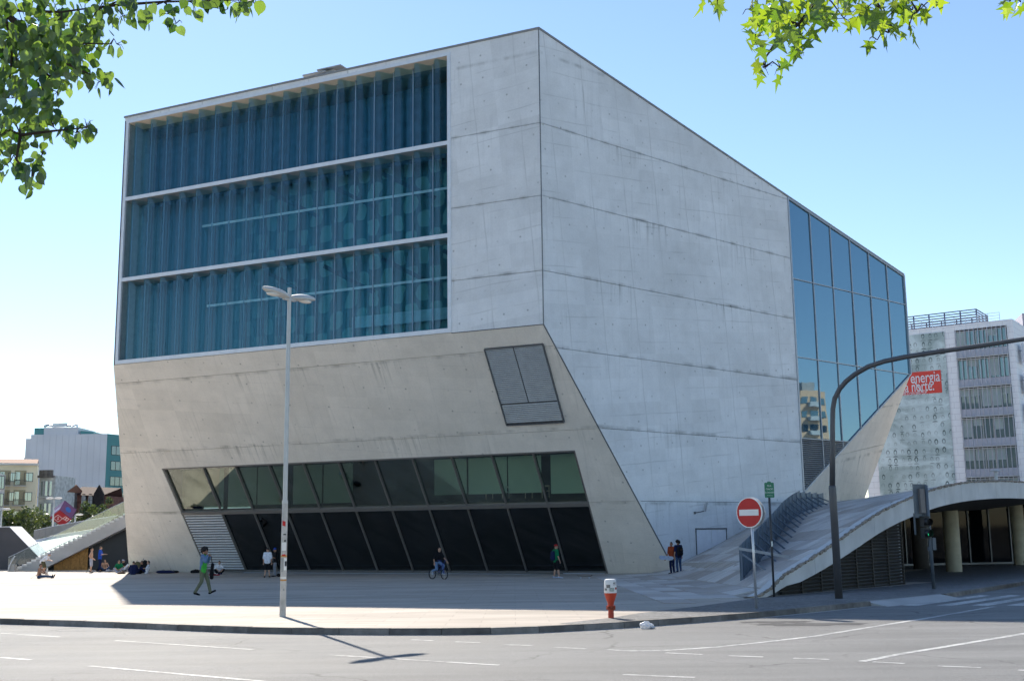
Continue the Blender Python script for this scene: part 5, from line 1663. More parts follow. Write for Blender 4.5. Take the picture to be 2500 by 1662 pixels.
for k in range(6):
    zf = ow_rows[0] - pitch * k
    ztop_ = min(zf + pitch, wz1)
    mb = MB(); mb.prism([Op(wg0, zf, .12), Op(wg1, zf, .12), Op(wg1, zf + 1.0, .12), Op(wg0, zf + 1.0, .12)], on_ * .2); mb.build('spandrel', spm, of)
    mb = MB(); mb.bar(Op(wg0, zf, -.25), Op(wg1, zf, -.25), .25, .10, ZV); mb.bar(Op(wg0, zf - .22, -.2), Op(wg1, zf - .22, -.2), .12, .06, ZV); mb.build('maintenance_rail', M['con_white'], of)
    n5 = 5
    for i in range(n5):
        a, b = wg0 + (wg1 - wg0) * i / n5, wg0 + (wg1 - wg0) * (i + 1) / n5
        mb = MB(); mb.prism([Op(a + .05, zf + 1.05, .2), Op(b - .05, zf + 1.05, .2), Op(b - .05, ztop_ - .25, .2), Op(a + .05, ztop_ - .25, .2)], on_ * .02); fo = mb.build('window_pane', M['glass_office'], of)
        mb = MB(); mb.bar(Op(a, zf + 1, .15), Op(a, ztop_ - .2, .15), .1, .1, on_); mb.bar(Op(a, ztop_ - .22, .15), Op(b, ztop_ - .22, .15), .1, .08, on_); mb.build('window_frame', M['con_white'], fo)
        if rr4.random() < .75:
            ln_ = rr4.choice((.35, .6, .8, .95))
            zb2 = ztop_ - .3 - (ztop_ - zf - 1.4) * ln_
            mb = MB(); mb.prism([Op(a + .12, zb2, .185), Op(b - .12, zb2, .185), Op(b - .12, ztop_ - .3, .185), Op(a + .12, ztop_ - .3, .185)], on_ * .008); mb.build('blind', blm, fo)
    for i in range(nfin + 1):
        g = wg0 + .12 + (wg1 - wg0 - .24) * i / nfin
        link('fin', fin_me, of, Matrix.Translation(Op(g, zf + pitch * .5, -.08)) @ Om)
# banner
bt = NT('portrait_banner')
uv = bt.n('UVMap', _uv_map='UVMap').outputs[0]
cell = (.86, 1.02)
g = bt.n('VectorMath', _operation='DIVIDE', i0=uv, i1=(cell[0], cell[1], 1)).outputs[0]
fl3 = bt.n('VectorMath', _operation='FLOOR', i0=g).outputs[0]
fr = bt.n('VectorMath', _operation='FRACTION', i0=g).outputs[0]
wn = bt.n('TexWhiteNoise', _noise_dimensions='2D', Vector=fl3)
rs = bt.n('SeparateColor', i0=wn.outputs[1])
fs_ = bt.n('SeparateXYZ', i0=fr)
X_, Y_ = bt.math('ADD', bt.math('SUBTRACT', fs_.outputs[0], .5), bt.mapr(rs.outputs[0], 0, 1, -.14, .14)), bt.math('ADD', bt.math('SUBTRACT', fs_.outputs[1], .55), bt.mapr(rs.outputs[2], 0, 1, -.1, .1))
def ell(cx, cy, rx, ry):
    a = bt.math('DIVIDE', bt.math('SUBTRACT', X_, cx), rx); b = bt.math('DIVIDE', bt.math('SUBTRACT', Y_, cy), ry)
    d = bt.math('ADD', bt.math('MULTIPLY', a, a), bt.math('MULTIPLY', b, b))
    return bt.mapr(d, .75, 1.2, 1, 0)
hairx = bt.mapr(rs.outputs[0], 0, 1, .19, .27)
hair = ell(0, .06, hairx, bt.mapr(rs.outputs[1], 0, 1, .24, .34))
face = ell(0, .0, .15, .22)
shl = bt.math('MULTIPLY', ell(0, -.62, .42, .24), bt.mapr(rs.outputs[2], .35, .6, 0, 1))
ink = bt.math('MAXIMUM', bt.math('MULTIPLY', hair, bt.math('SUBTRACT', 1, face)), shl)
ink = bt.math('MULTIPLY', ink, bt.mapr(rs.outputs[1], .1, 1, .1, .95))
eyes = bt.math('MULTIPLY', face, bt.mapr(bt.noise(uv, 7, 2), .45, .7, 0, .4))
tone = bt.mapr(bt.noise(bt.mapping(uv, (7, 3, 0), scale=(1, 1.3, 1)), .16, 5, .6, .9), .40, .58, 0, 1)
base = bt.mix(tone, (.70, .79, .79, 1), (.38, .46, .45, 1))
cc = bt.mix(bt.math('MAXIMUM', ink, bt.math('MULTIPLY', eyes, .6)), base, (.045, .07, .07, 1))
M['banner'] = bt.bsdf(cc, .7, .2)
bz1 = OG(2305, 810)[1]; bg1 = OG(2305, 810)[0]
bg0 = OG(2147, 1160)[0]
bz0 = OG(2332, 1190)[1] - 1.5
bn = empty('banner', label='tall pale green banner printed with rows of small portraits and a red text block', cat='banner')
mb = MB(); mb.prism([Op(g_, z_, -.12) for g_, z_ in ((bg0, bz0), (bg1, bz0), (bg1, bz1), (bg0, bz1))], on_ * .03, [(g_, z_) for g_, z_ in ((bg0, bz0), (bg1, bz0), (bg1, bz1), (bg0, bz1))]); mb.build('cloth', M['banner'], bn)
rx1, rz1 = OG(2297, 903); rx0, rz0 = OG(2208, 967)
rz0 = OG(2300, 958)[1]
rx0 = OG(2180, 925)[0]
mb = MB(); mb.prism([Op(g_, z_, -.15) for g_, z_ in ((rx0, rz0), (rx1, rz0), (rx1, rz1), (rx0, rz1))], on_ * .02); rb_ = mb.build('red_block', mat('banner_red', (.75, .09, .07, 1), .6, .2, var=.04), bn)
wl = mat('banner_white', (.78, .76, .78, 1), .6, .2, var=.02)
def btext(tx, px0, px, py, h_, bold):
    g_, z_ = OG(px, py)
    wd_ = g_ - OG(px0, py)[0]
    me = text_mesh(tx, 1.0, wl, 'RIGHT', .004, bold)
    xs = [v_.co.x for v_ in me.vertices]
    k_ = wd_ / (max(xs) - min(xs))
    o = link('lettering', me, rb_); o.matrix_local = basis(Op(g_, z_, -.18), og, ZV) @ Matrix.Diagonal((k_, h_, 1, 1))
btext('energia', 2224, 2296, 919, 1.9, .006); btext('a norte.', 2211, 2282, 941, 1.9, .006); btext('dá a cara pela EDP.', 2207, 2266, 957, .8, .004)
g_, z_ = OG(2242, 944)
mb = MB(); mb.bar(Op(g_ - .45, z_ + .75, -.19), Op(g_ + .5, z_ - .75, -.19), .01, .14, on_.cross(V(.5, .5, .7))); mb.build('slash', wl, rb_)
# roof pergola and rails
mb = MB()
gp0, gp1 = OG(2200, 770)[0] - 1, OG(2372, 750)[0]
ph = OG(2372, 748)[1] - zT
for k in range(6): g_ = gp0 + (gp1 - gp0) * k / 5; mb.bar(Op(g_, zT - .2, 2.2), Op(g_, zT + ph, 2.2), .14, .14, on_); mb.bar(Op(g_, zT - .2, 8), Op(g_, zT + ph, 8), .14, .14, on_)
for k in range(6):
    z_ = zT + ph * (.22 + .155 * k); mb.bar(Op(gp0, z_, 2.2), Op(gp1, z_, 2.2), .12, .1, on_); mb.bar(Op(gp1, z_, 2.2), Op(gp1, z_, 8), .12, .1, og); mb.bar(Op(gp0, z_, 8), Op(gp1, z_, 8), .1, .1, on_)
mb.build('roof_pergola', mat('pergola_steel', (.10, .10, .15, 1), .5, .4, .3), of)
mb = MB(); mb.prism([Op(gp0 + 2, zT, 4), Op(gp1 - 2.5, zT, 4), Op(gp1 - 2.5, zT + ph * .4, 4), Op(gp0 + 2, zT + ph * .4, 4)], on_ * 3); mb.build('plant_room', M['con_plain'], of)
mb = MB()
for zz in (.35, .7, 1.05): mb.bar(Op(gL, zT + zz, .5), Op(gR - 1.5, zT + zz, .5), .05, .05, on_)
for k in range(14): g_ = gL + (gR - 1.5 - gL) * k / 13; mb.bar(Op(g_, zT - .1, .5), Op(g_, zT + 1.08, .5), .05, .05, on_)
mb.build('roof_rail', M['alu'], of)
for k in range(6):
    z_ = zT - 4.0 - pitch * k
    mb = MB(); mb.box(Op(gR + .55, z_, 2.5), (.12, 2.2, 2.3), og, on_); mb.bar(Op(gR, z_ + .4, 2.5), Op(gR + .55, z_ + .4, 2.5), .1, .1); mb.build('sun_screen', finm, of)
# white lamp on the ramp crest, pale tower sliver
pl_ = at(2433, 1176, 66)
rl_ = empty('bollard_lamp', pl_, label='slim white lamp with flat disc head above the ramp edge', cat='lamp')
mb = MB(); hh = at(2433, 1150, 66).z - pl_.z; mb.tube([V(0, 0, -1.2), V(0, 0, hh)], .09, 10); mb.build('post', M['con_white'], rl_, True)
mb = MB(); mb.lathe(V(0, 0, hh - .02), [(.05, 0), (.3, .02), (.3, .06), (.08, .12)], 16); mb.build('head', M['con_white'], rl_)
tw = empty('pale_tower', label='pale grey tower sliver at the right edge beyond the office', cat='building')
p = at(2495, 765, 190)
mb = MB(); mb.prism([V(p.x, 190, BG), V(p.x + 14, 190, BG), V(p.x + 14, 190, p.z), V(p.x, 190, p.z)], V(3, 12, 0)); mb.build('wall', mat('pale_lilac_wall', (.45, .43, .50, 1), .7, .2), tw)
mb = MB()
for k in range(12): mb = MB(); mb.box(V(p.x + 3, 189.95, p.z - 3 - 3.2 * k), (2.2, .1, 1.5)); mb.build('window', M['glass_far'], tw)
# brick tower behind the camera, seen only as a reflection in the side glazing
def mirrored(px, py, L_):
    P = onp(px, py, -nR, -nR.dot(K0))
    d = (P - CAM).normalized()
    r_ = d - nR * 2 * d.dot(nR)
    return P + r_ * L_
bt_ = empty('brick_tower', label='brown brick apartment tower reflected in the blue side window', cat='building')
pa, pb = mirrored(1957, 962, 185), mirrored(2028, 962, 185)
ct = (pa + pb) / 2
X = (pb - pa); X.z = 0
wd = X.length; X.normalize(); N = V(-X.y, X.x, 0)
if (V(20, 75, 0) - ct).dot(N) < 0: N = -N
zt3 = ct.z
bkm = mat('tan_brick', (.80, .52, .33, 1), .8, .2, var=.12)
c0 = V(ct.x, ct.y, 0)
mb = MB(); mb.prism([c0 - X * wd / 2 + V(0, 0, -2), c0 + X * wd / 2 + V(0, 0, -2), c0 + X * wd / 2 + V(0, 0, zt3), c0 - X * wd / 2 + V(0, 0, zt3)], -N * 14); mb.build('wall', bkm, bt_)
mb = MB(); mb.prism([c0 - X * wd * .3 - N * 2 + V(0, 0, zt3), c0 + X * wd * .2 - N * 2 + V(0, 0, zt3), c0 + X * wd * .2 - N * 2 + V(0, 0, zt3 + 2.2), c0 - X * wd * .3 - N * 2 + V(0, 0, zt3 + 2.2)], -N * 5); mb.build('roof_cabin', M['con_plain'], bt_)
for fl_ in range(9):
    for k in range(3):
        c = c0 + X * wd * (-.32 + .32 * k) + V(0, 0, zt3 - 2.2 - 3.1 * fl_) + N * .05
        mb = MB(); mb.box(c, (1.6, .1, 1.5), X, N); mb.build('window', M['glass_far'], bt_)
        if k == 1: mb = MB(); mb.box(c + N * .6 - V(0, 0, 1), (2.6, 1.2, 1.0), X, N); mb.build('balcony', M['con_white'], bt_)
# ---------------------------------------------------------------- people
skin_a = mat('skin_light', (.48, .28, .19, 1), .55, .35, var=.06)
skin_b = mat('skin_tan', (.36, .19, .12, 1), .55, .35, var=.06)
def cloth(name, c): return mat('cloth_' + name, c, .85, .15, var=.18, scale=9, bump=.25, bscale=30)
C_ = {'denim': (.13, .20, .32, 1), 'green': (.07, .42, .06, 1), 'khaki': (.16, .16, .10, 1), 'black': (.012, .012, .014, 1), 'white': (.72, .72, .76, 1), 'grey': (.22, .23, .26, 1), 'jeans': (.04, .07, .14, 1), 'blue': (.02, .07, .38, 1), 'dgreen': (.01, .17, .07, 1), 'lgrey': (.38, .38, .45, 1), 'orange': (.28, .05, .016, 1), 'navy': (.012, .018, .06, 1), 'olive': (.10, .09, .05, 1), 'ljeans': (.14, .22, .36, 1), 'red': (.35, .02, .02, 1), 'brown': (.05, .03, .02, 1), 'paleblue': (.45, .5, .6, 1)}  # orange darkened to carry the deep shade beside the ramp
CM = {k: cloth(k, v) for k, v in C_.items()}
hair_d = mat('hair_dark', (.012, .009, .008, 1), .7, .3, var=.3, scale=30)
hair_b = mat('hair_brown', (.05, .03, .018, 1), .7, .3, var=.3, scale=30)
eye_m = mat('eye_dark', (.02, .015, .012, 1), .3, .5)
def J(**kw):
    j = dict(pel=(0, 0, .96), ch=(0, .01, 1.30), nk=(0, 0, 1.47), hd=(0, .025, 1.61),
             sL=(-.175, 0, 1.42), sR=(.175, 0, 1.42), eL=(-.23, -.03, 1.14), eR=(.23, -.03, 1.14), wL=(-.235, .05, .90), wR=(.235, .05, .90),
             hL=(-.09, 0, .93), hR=(.09, 0, .93), kL=(-.10, .03, .50), kR=(.10, .03, .50), aL=(-.10, -.02, .09), aR=(.10, -.02, .09), tL=(-.11, .15, .03), tR=(.11, .15, .03), look=(0, 1, 0), hdL=None, hdR=None)
    j.update(kw)
    return {k: (Vector(v) if v is not None else None) for k, v in j.items()}
def remesh(o, vs_):
    md = o.modifiers.new('remesh', 'REMESH'); md.mode = 'VOXEL'; md.voxel_size = vs_; md.use_smooth_shade = True
    sm = o.modifiers.new('smooth', 'SMOOTH'); sm.factor = .5; sm.iterations = 3
    return o
def person(loc, yaw, j, label, top=None, legs='khaki', shoes='black', skin=skin_a, hair=hair_d, hairstyle='short', cap=None, sleeve=.55, shorts=False, jacket=None, group='people on the plaza', scale=1.0, socks=None):
    root = empty('person', loc, yaw, label, 'person', group)
    root.scale = (scale,) * 3
    sides = ('L', 'R')
    b = MB()
    look = j['look'].normalized()
    side = Vector((look.y, -look.x, 0)).normalized()
    upn = (j['hd'] - j['nk']).normalized()
    sp_up = (j['ch'] - j['pel']).normalized()
    # torso
    shv = (j['sR'] - j['sL']); shn = shv.normalized()
    for s_ in (-1, 1):
        b.capsule(j['pel'] + shn * .07 * s_, j['ch'] + shn * .085 * s_ - sp_up * .06, .095, .10)
        b.capsule(j['ch'] + shn * .085 * s_ - sp_up * .06, j['ch'] + shn * .09 * s_ + sp_up * .04, .10, .085)
    b.capsule(j['sL'], j['sR'], .062, .062)
    b.capsule(j['ch'] + sp_up * .05, j['nk'], .085, .055)
    b.capsule(j['nk'] - upn * .02, j['hd'] - upn * .05, .052, .05)
    # head with jaw, nose, ears
    h = j['hd']
    hb = MB(); hb.ball(V(0, 0, 0), (.074, .094, .115), 18, 14)
    Rh = Matrix((side, look, side.cross(look).normalized())).transposed()
    b.add([h + Rh @ Vector(v_) for v_ in hb.v], hb.f)
    b.capsule(h + Rh @ V(0, .03, -.06), h + Rh @ V(0, .055, -.085), .05, .035)
    b.capsule(h + Rh @ V(0, .088, .005), h + Rh @ V(0, .108, -.025), .012, .015)
    for s_ in (-1, 1): b.capsule(h + Rh @ V(.074 * s_, -.005, .015), h + Rh @ V(.076 * s_, -.005, -.025), .014, .011)
    b.capsule(h + Rh @ V(-.02, .088, -.05), h + Rh @ V(.02, .088, -.05), .011, .011)
    for S in sides:
        b.capsule(j['s' + S], j['e' + S], .052, .042); b.capsule(j['e' + S], j['w' + S], .041, .028)
        b.capsule(j['h' + S], j['k' + S], .085, .058); b.capsule(j['k' + S], j['k' + S].lerp(j['a' + S], .4), .056, .055); b.capsule(j['k' + S].lerp(j['a' + S], .4), j['a' + S], .055, .036)
        b.capsule(j['a' + S] - V(0, 0, .02), j['t' + S], .038, .03)
        # hand: palm, four bent fingers, thumb
        fd_ = (j['w' + S] - j['e' + S]).normalized()
        tgt = j['hd' + S]
        if tgt is not None: fd_ = (tgt - j['w' + S]).normalized()
        pn_ = fd_.cross(side)
        if pn_.length < .1: pn_ = fd_.cross(V(0, 0, 1))
        pn_.normalize()
        px_ = fd_.cross(pn_).normalized()
        w0 = j['w' + S]
        for q_ in (-.026, 0, .026): b.capsule(w0, w0 + fd_ * .085 + px_ * q_, .022, .017, 8)
        for q_, L_ in ((-.036, .062), (-.012, .074), (.012, .07), (.036, .055)):
            k0 = w0 + fd_ * .09 + px_ * q_
            k1 = k0 + fd_ * L_ * .55 + pn_ * .012
            k2 = k1 + fd_ * L_ * .4 + pn_ * .03
            b.capsule(k0, k1, .0105, .0095, 6); b.capsule(k1, k2, .0095, .008, 6)
        b.capsule(w0 + fd_ * .03 - px_ * .03, w0 + fd_ * .075 - px_ * .062 + pn_ * .02, .012, .010, 6)
    remesh(b.build('body', skin, root, True), .013)
    # eyes
    e = MB()
    for s_ in (-1, 1): e.ball(h + Rh @ V(.03 * s_, .084, .012), .0115, 8, 6)
    e.build('eyes', eye_m, root, True)
    # top
    if top:
        t = MB()
        for s_ in (-1, 1):
            t.capsule(j['pel'] + shn * .075 * s_ + sp_up * (-.07), j['ch'] + shn * .09 * s_, .122, .115)
        t.capsule(j['sL'] + sp_up * .005, j['sR'] + sp_up * .005, .072, .072)
        t.capsule(j['ch'], j['nk'] - sp_up * .02, .10, .07)
        for S in sides:
            el = j['s' + S].lerp(j['e' + S], min(sleeve * 1.8, 1))
            t.capsule(j['s' + S], el, .07, .062)
            if sleeve > .6: t.capsule(j['e' + S], j['e' + S].lerp(j['w' + S], (sleeve - .55) * 2), .056, .046)
        remesh(t.build('shirt', CM[top], root, True), .016)
    if jacket:
        t = MB()
        for s_ in (-1, 1):
            t.capsule(j['pel'] + shn * .105 * s_ - look * .03 - sp_up * .02, j['ch'] + shn * .12 * s_ - look * .02, .10, .105)
        t.capsule(j['pel'] - look * .06, j['ch'] - look * .06, .09, .09)
        t.capsule(j['sL'] - look * .012, j['sR'] - look * .012, .08, .08)
        for S in sides:
            t.capsule(j['s' + S], j['e' + S], .078, .064); t.capsule(j['e' + S], j['e' + S].lerp(j['w' + S], .85), .062, .05)
        remesh(t.build('jacket', CM[jacket], root, True), .016)
    # trousers or shorts
    l = MB()
    l.capsule(j['pel'] - shn * .06 - sp_up * .03, j['pel'] + shn * .06 - sp_up * .03, .105, .105)
    for S in sides:
        if shorts:
            kn = j['h' + S].lerp(j['k' + S], .98)
            l.capsule(j['h' + S], kn, .108, .092)
        else:
            l.capsule(j['h' + S], j['k' + S], .102, .072); l.capsule(j['k' + S], j['a' + S] + V(0, 0, .01), .072, .058)
    remesh(l.build('shorts' if shorts else 'trousers', CM[legs], root, True), .016)
    for S in sides:
        f = MB(); a, t_ = j['a' + S], j['t' + S]
        d = (t_ - a)
        f.capsule(a - d * .2 - V(0, 0, .035), t_ + d * .12, .044, .036); f.capsule(a - V(0, 0, .02), a - V(0, 0, .035), .046, .046)
        remesh(f.build('shoe', CM[shoes], root, True), .012)
    # hair, cap
    hr = MB()
    rr5 = random.Random(label)
    if hairstyle == 'afro':
        for k in range(46):
            d = Vector((rr5.gauss(0, 1), rr5.gauss(0, 1) - .35, rr5.gauss(0, 1) + .75)).normalized()
            if d.y > .55 and d.z < .35: continue
            hr.ball(h + Rh @ V(d.x * .088, d.y * .10, .02 + d.z * .11), .055, 8, 6)
    elif hairstyle != 'none':
        for k in range(40):
            d = Vector((rr5.gauss(0, 1), rr5.gauss(0, 1) - .4, rr5.gauss(0, 1) + .6)).normalized()
            if d.y > .35 and d.z < .55: continue
            if d.z < -.35: continue
            hr.ball(h + Rh @ V(d.x * .066, d.y * .084, .012 + d.z * .106), .027, 8, 6)
    if hr.v: remesh(hr.build('hair', hair, root, True), .012)
    if cap:
        c = MB()
        c.ball(V(0, 0, 0), (.088, .105, .105), 18, 12, None)
        kept = [i for i, v_ in enumerate(c.v) if v_[2] > .0]
        idx = {o: n_ for n_, o in enumerate(kept)}
        vs_ = [h + Rh @ (Vector(c.v[i]) + V(0, -.005, .03)) for i in kept]
        fs = [[idx[i] for i in f] for f in c.f if all(i in idx for i in f)]
        cc = MB(); cc.add(vs_, fs)
        P = [h + Rh @ (V(.085 * math.cos(t_), .075 + .10 * math.sin(t_), .035 - .02 * math.sin(t_))) for t_ in [math.pi * k / 10 for k in range(11)]]
        cc.prism(P, Rh @ V(0, 0, .008))
        cc.build('cap', CM[cap], root, True)
    return root
def gpz(px, py):
    p = gp(px, py); p.z = gz(p.y) + .0
    return p
RT = -math.pi / 2       # facing image right
def backpack(root, c, m_, R_=None):
    b = MB(); b.capsule(c + V(-.08, 0, -.16), c + V(-.08, 0, .14), .10, .085); b.capsule(c + V(.08, 0, -.16), c + V(.08, 0, .14), .10, .085); b.capsule(c + V(-.06, -.07, -.12), c + V(.06, -.07, -.12), .07, .07)
    o = remesh(b.build('pack', m_, root, True), .016)
    return o
# 1 walking man, denim jacket
walk = J(kL=(-.09, .17, .52), aL=(-.08, .27, .11), tL=(-.08, .43, .15), kR=(.09, -.03, .50), aR=(.09, -.25, .11), tR=(.09, -.11, .03), hL=(-.09, .02, .93), hR=(.09, -.02, .93),
         eR=(.27, .12, 1.22), wR=(.14, .16, 1.46), hdR=(.10, .12, 1.60), eL=(-.25, .12, 1.20), wL=(-.12, .22, 1.42), hdL=(-.05, .20, 1.48), look=(.55, .85, 0))
w1 = person(gpz(494, 1452), RT + .1, walk, 'person walking in open denim jacket over bright green shirt with big curly hair', top='green', legs='khaki', shoes='black', skin=skin_b, hairstyle='afro', jacket='denim', sleeve=.5)
sb = empty('shoulder_bag', gpz(505, 1450) + V(.12, .12, 0), label='long dark bag hanging at the side of the walking person', cat='bag')
mb = MB(); mb.capsule(V(0, 0, .72), V(.03, 0, 1.1), .075, .06); mb.capsule(V(0, .05, .62), V(0, .05, .8), .08, .07); remesh(mb.build('bag_body', CM['black'], sb, True), .016)
mb = MB(); mb.tube([V(.02, -.05, 1.15), V(0, -.1, 1.4), V(-.1, -.12, 1.47), V(-.2, -.05, 1.42)], .014, 6); mb.build('strap', CM['black'], sb)
# 2 white t-shirt, black shorts, back to the viewer
person(gpz(652, 1409), .15, J(look=(0, 1, 0), aL=(-.14, -.02, .09), aR=(.14, -.02, .09), tL=(-.17, .14, .03), tR=(.17, .14, .03)), 'person from behind in white shirt and black shorts by the dark glazing', top='white', legs='black', shorts=True, shoes='brown')
# 3 blue cap
person(gpz(671, 1407), math.pi * .62, J(eR=(.24, .06, 1.14), wR=(.12, .30, 1.16), look=(.2, 1, -.2), eL=(-.24, .06, 1.14), wL=(-.10, .30, 1.16)), 'person in blue cap and black shirt facing the one in white', top='black', legs='grey', cap='blue', sleeve=.5, skin=skin_b)
# 4 seated by the louvers
sit = J(pel=(0, 0, .13), ch=(0, .10, .46), nk=(0, .17, .62), hd=(0, .24, .75), sL=(-.175, .12, .57), sR=(.175, .12, .57), hL=(-.09, .02, .12), hR=(.09, .02, .12),
        kL=(-.30, .30, .30), kR=(.30, .30, .30), aL=(-.08, .42, .07), aR=(.08, .46, .07), tL=(.06, .50, .05), tR=(-.06, .56, .05), eL=(-.28, .22, .36), eR=(.28, .22, .36), wL=(-.12, .40, .26), wR=(.12, .40, .26), look=(0, 1, -.35))
person(gpz(532, 1401), RT - 1.0, sit, 'person sitting cross legged in printed white shirt against the striped louver', top='white', legs='black', shoes='navy', hairstyle='short')
# 5 cyclist
bike_p = gpz(1070, 1413)
bike_yaw = RT - .75
cyc = J(pel=(0, -.12, .92), ch=(0, .0, 1.22), nk=(0, .06, 1.39), hd=(.0, .10, 1.53), sL=(-.175, .03, 1.34), sR=(.175, .03, 1.34), hL=(-.09, -.10, .88), hR=(.09, -.10, .88),
        eL=(-.26, .14, 1.12), wL=(-.27, .36, .93), eR=(.28, -.05, 1.08), wR=(.24, -.04, .86), kL=(-.12, .28, .72), aL=(-.12, .16, .32), tL=(-.12, .32, .28), kR=(.12, .02, .52), aR=(.12, -.32, .42), tR=(.12, -.30, .27), look=(.5, .85, 0))
person(bike_p, bike_yaw, cyc, 'person in black shirt and blue jeans riding a small bike', top='black', legs='ljeans', shoes='paleblue', hairstyle='short')
bk = empty('small_bike', bike_p, bike_yaw, 'small blue framed bike with black tyres under the rider', 'bicycle')
bl = mat('bike_blue', (.02, .04, .22, 1), .35, .5, .2)
def wheel(y):
    r_ = .25
    mb = MB(); mb.tube([V(0, y + r_ * math.cos(a), .265 + r_ * math.sin(a)) for a in [2 * math.pi * k / 28 for k in range(29)]], .024, 8, False); wo = mb.build('wheel', CM['black'], bk, True)
    mb = MB()
    for k in range(12): a = math.pi * k / 6; mb.tube([V(0, y, .265), V(0, y + r_ * math.cos(a), .265 + r_ * math.sin(a))], .004, 4)
    mb.tube([V(-.05, y, .265), V(.05, y, .265)], .025, 8); mb.build('spokes', M['alu'], wo)
wheel(.46); wheel(-.46)
mb = MB(); mb.tube([V(0, .36, .78), V(0, 0, .30), V(0, -.16, .62), V(0, .36, .72)], .019, 8); mb.tube([V(0, -.16, .6), V(.03, -.46, .265), V(0, 0, .3)], .013, 6); mb.tube([V(0, -.16, .6), V(-.03, -.46, .265), V(0, 0, .3)], .013, 6); mb.tube([V(0, .35, .82), V(.04, .46, .265)], .015, 6); mb.tube([V(0, .35, .82), V(-.04, .46, .265)], .015, 6); mb.build('frame', bl, bk)
mb = MB(); mb.tube([V(-.34, .30, .98), V(-.15, .36, .97), V(-.05, .37, .8), V(.05, .37, .8), V(.15, .36, .97), V(.34, .30, .98)], .014, 8); mb.build('handlebar', bl, bk)
mb = MB(); mb.capsule(V(0, -.3, .66), V(0, -.08, .68), .05, .025); mb.tube([V(0, -.16, .6), V(0, -.18, .66)], .014, 6); mb.build('saddle', CM['black'], bk)
mb = MB(); mb.tube([V(-.07, 0, .3), V(.07, 0, .3)], .06, 12); mb.tube([V(.06, 0, .3), V(.06, -.16, .33), V(.16, -.16, .33)], .012, 6); mb.tube([V(-.06, 0, .3), V(-.06, .16, .27), V(-.16, .16, .27)], .012, 6); mb.build('crank', M['alu_dark'], bk)
# 6 green shirt skater, with backpack, arm out
sk = J(eL=(-.40, -.05, 1.30), wL=(-.55, .05, 1.22), eR=(.24, .02, 1.14), wR=(.27, .10, .90), kL=(-.15, .03, .50), aL=(-.2, -.05, .09), tL=(-.2, .12, .03), kR=(.15, .06, .50), aR=(.2, .08, .09), tR=(.2, .25, .03), look=(.15, 1, 0))
gs = person(gpz(1358, 1411), RT - .15 + .5, sk, 'person in green shirt and red cap with backpack stepping after a board', top='dgreen', legs='black', shorts=True, cap='red', shoes='paleblue', sleeve=.5)
bp = empty('backpack', gpz(1358, 1411) + V(0, 0, 1.16), RT + .35, 'dark blue backpack on the back of the person in green', 'backpack')
backpack(bp, V(0, -.17, 0), CM['navy'])
mb = MB()
for s_ in (-.1, .1): mb.tube([V(s_, -.12, .2), V(s_, .02, .29), V(s_, .115, .18), V(s_, .10, -.1), V(s_, -.1, -.18)], .016, 6)
mb.build('straps', CM['navy'], bp)
# 7, 8 two friends by the ramp
PR = lambda px: V((px - 1250) / 2762 * 60.5 * 1.003, 60.5, wz((px - 1250) / 2762 * 60.5, 60.5))
person(PR(1626), math.pi * .75, J(wR=(.33, .12, .86), eR=(.26, -.02, 1.12), look=(-.2, 1, 0)), 'person in orange shirt holding a board under one arm beside the ramp', top='orange', legs='navy', skin=skin_b, sleeve=.5, scale=.95)
person(PR(1640) + V(0, -.3, 0), .35, J(look=(-.25, 1, 0)), 'person with dark backpack seen from behind next to the one in orange', top='navy', legs='jeans', hairstyle='afro', sleeve=.5, scale=.95)
bp2 = empty('backpack', PR(1639.5) + V(.0, -.3, 1.12), .35, 'black backpack with round patch on the person beside the ramp', 'backpack')
backpack(bp2, V(0, -.20, 0), CM['black'])
mb = MB(); mb.lathe(V(0, 0, 0), [(.07, 0), (.07, .01)], 14); o = mb.build('patch', CM['brown'], bp2); o.matrix_local = Matrix.Translation((0, -.345, .06)) @ Matrix.Rotation(math.pi / 2, 4, 'X')
# boards
def skateboard(loc, yaw, label, tilt=None, m_='brown'):
    root = empty('skateboard', loc, yaw, label, 'skateboard', 'skateboards about the plaza')
    mb = MB(); n = 16; A_, B_ = [], []
    top_, bot = [], []
    for i in range(n + 1):
        t_ = -1 + 2 * i / n
        wd = .10 * math.sqrt(max(1 - max(abs(t_) - .72, 0) ** 2 / .0784, .02))
        z = .105 + (max(abs(t_) - .62, 0) ** 1.5) * .30
        for s_ in (-1, 1): top_.append(V(t_ * .40, s_ * wd, z)); bot.append(V(t_ * .40, s_ * wd, z - .012))
    N2 = len(top_)
    fs = []
    for i in range(n):
        a = 2 * i
        fs += [[a, a + 2, a + 3, a + 1], [N2 + a + 1, N2 + a + 3, N2 + a + 2, N2 + a], [a, N2 + a, N2 + a + 2, a + 2], [a + 1, a + 3, N2 + a + 3, N2 + a + 1]]
    mb.add(top_ + bot, fs); mb.build('deck', CM[m_], root)
    for x in (-.22, .22):
        mb = MB(); mb.box(V(x, 0, .075), (.06, .05, .05)); mb.tube([V(x, -.1, .045), V(x, .1, .045)], .01, 6); mb.build('truck', M['alu'], root)
        for s_ in (-1, 1): mb = MB(); mb.tube([V(x, s_ * .085, .028), V(x, s_ * .118, .028)], .028, 12); mb.build('wheel', CM['white'], root)
    if tilt is not None: root.rotation_euler = tilt
    return root
skateboard(gpz(1428, 1411), .1, 'skateboard rolling ahead of the person in green')
skateboard(PR(1626) + V(-.36, -.12, .82), 0, 'skateboard carried level by the person in orange', (R(80), R(5), R(10)), 'paleblue')
skateboard(gpz(82, 1411), .3, 'yellow skateboard tipped up behind the seated bare backed person', (0, R(-35), R(20)), 'orange')
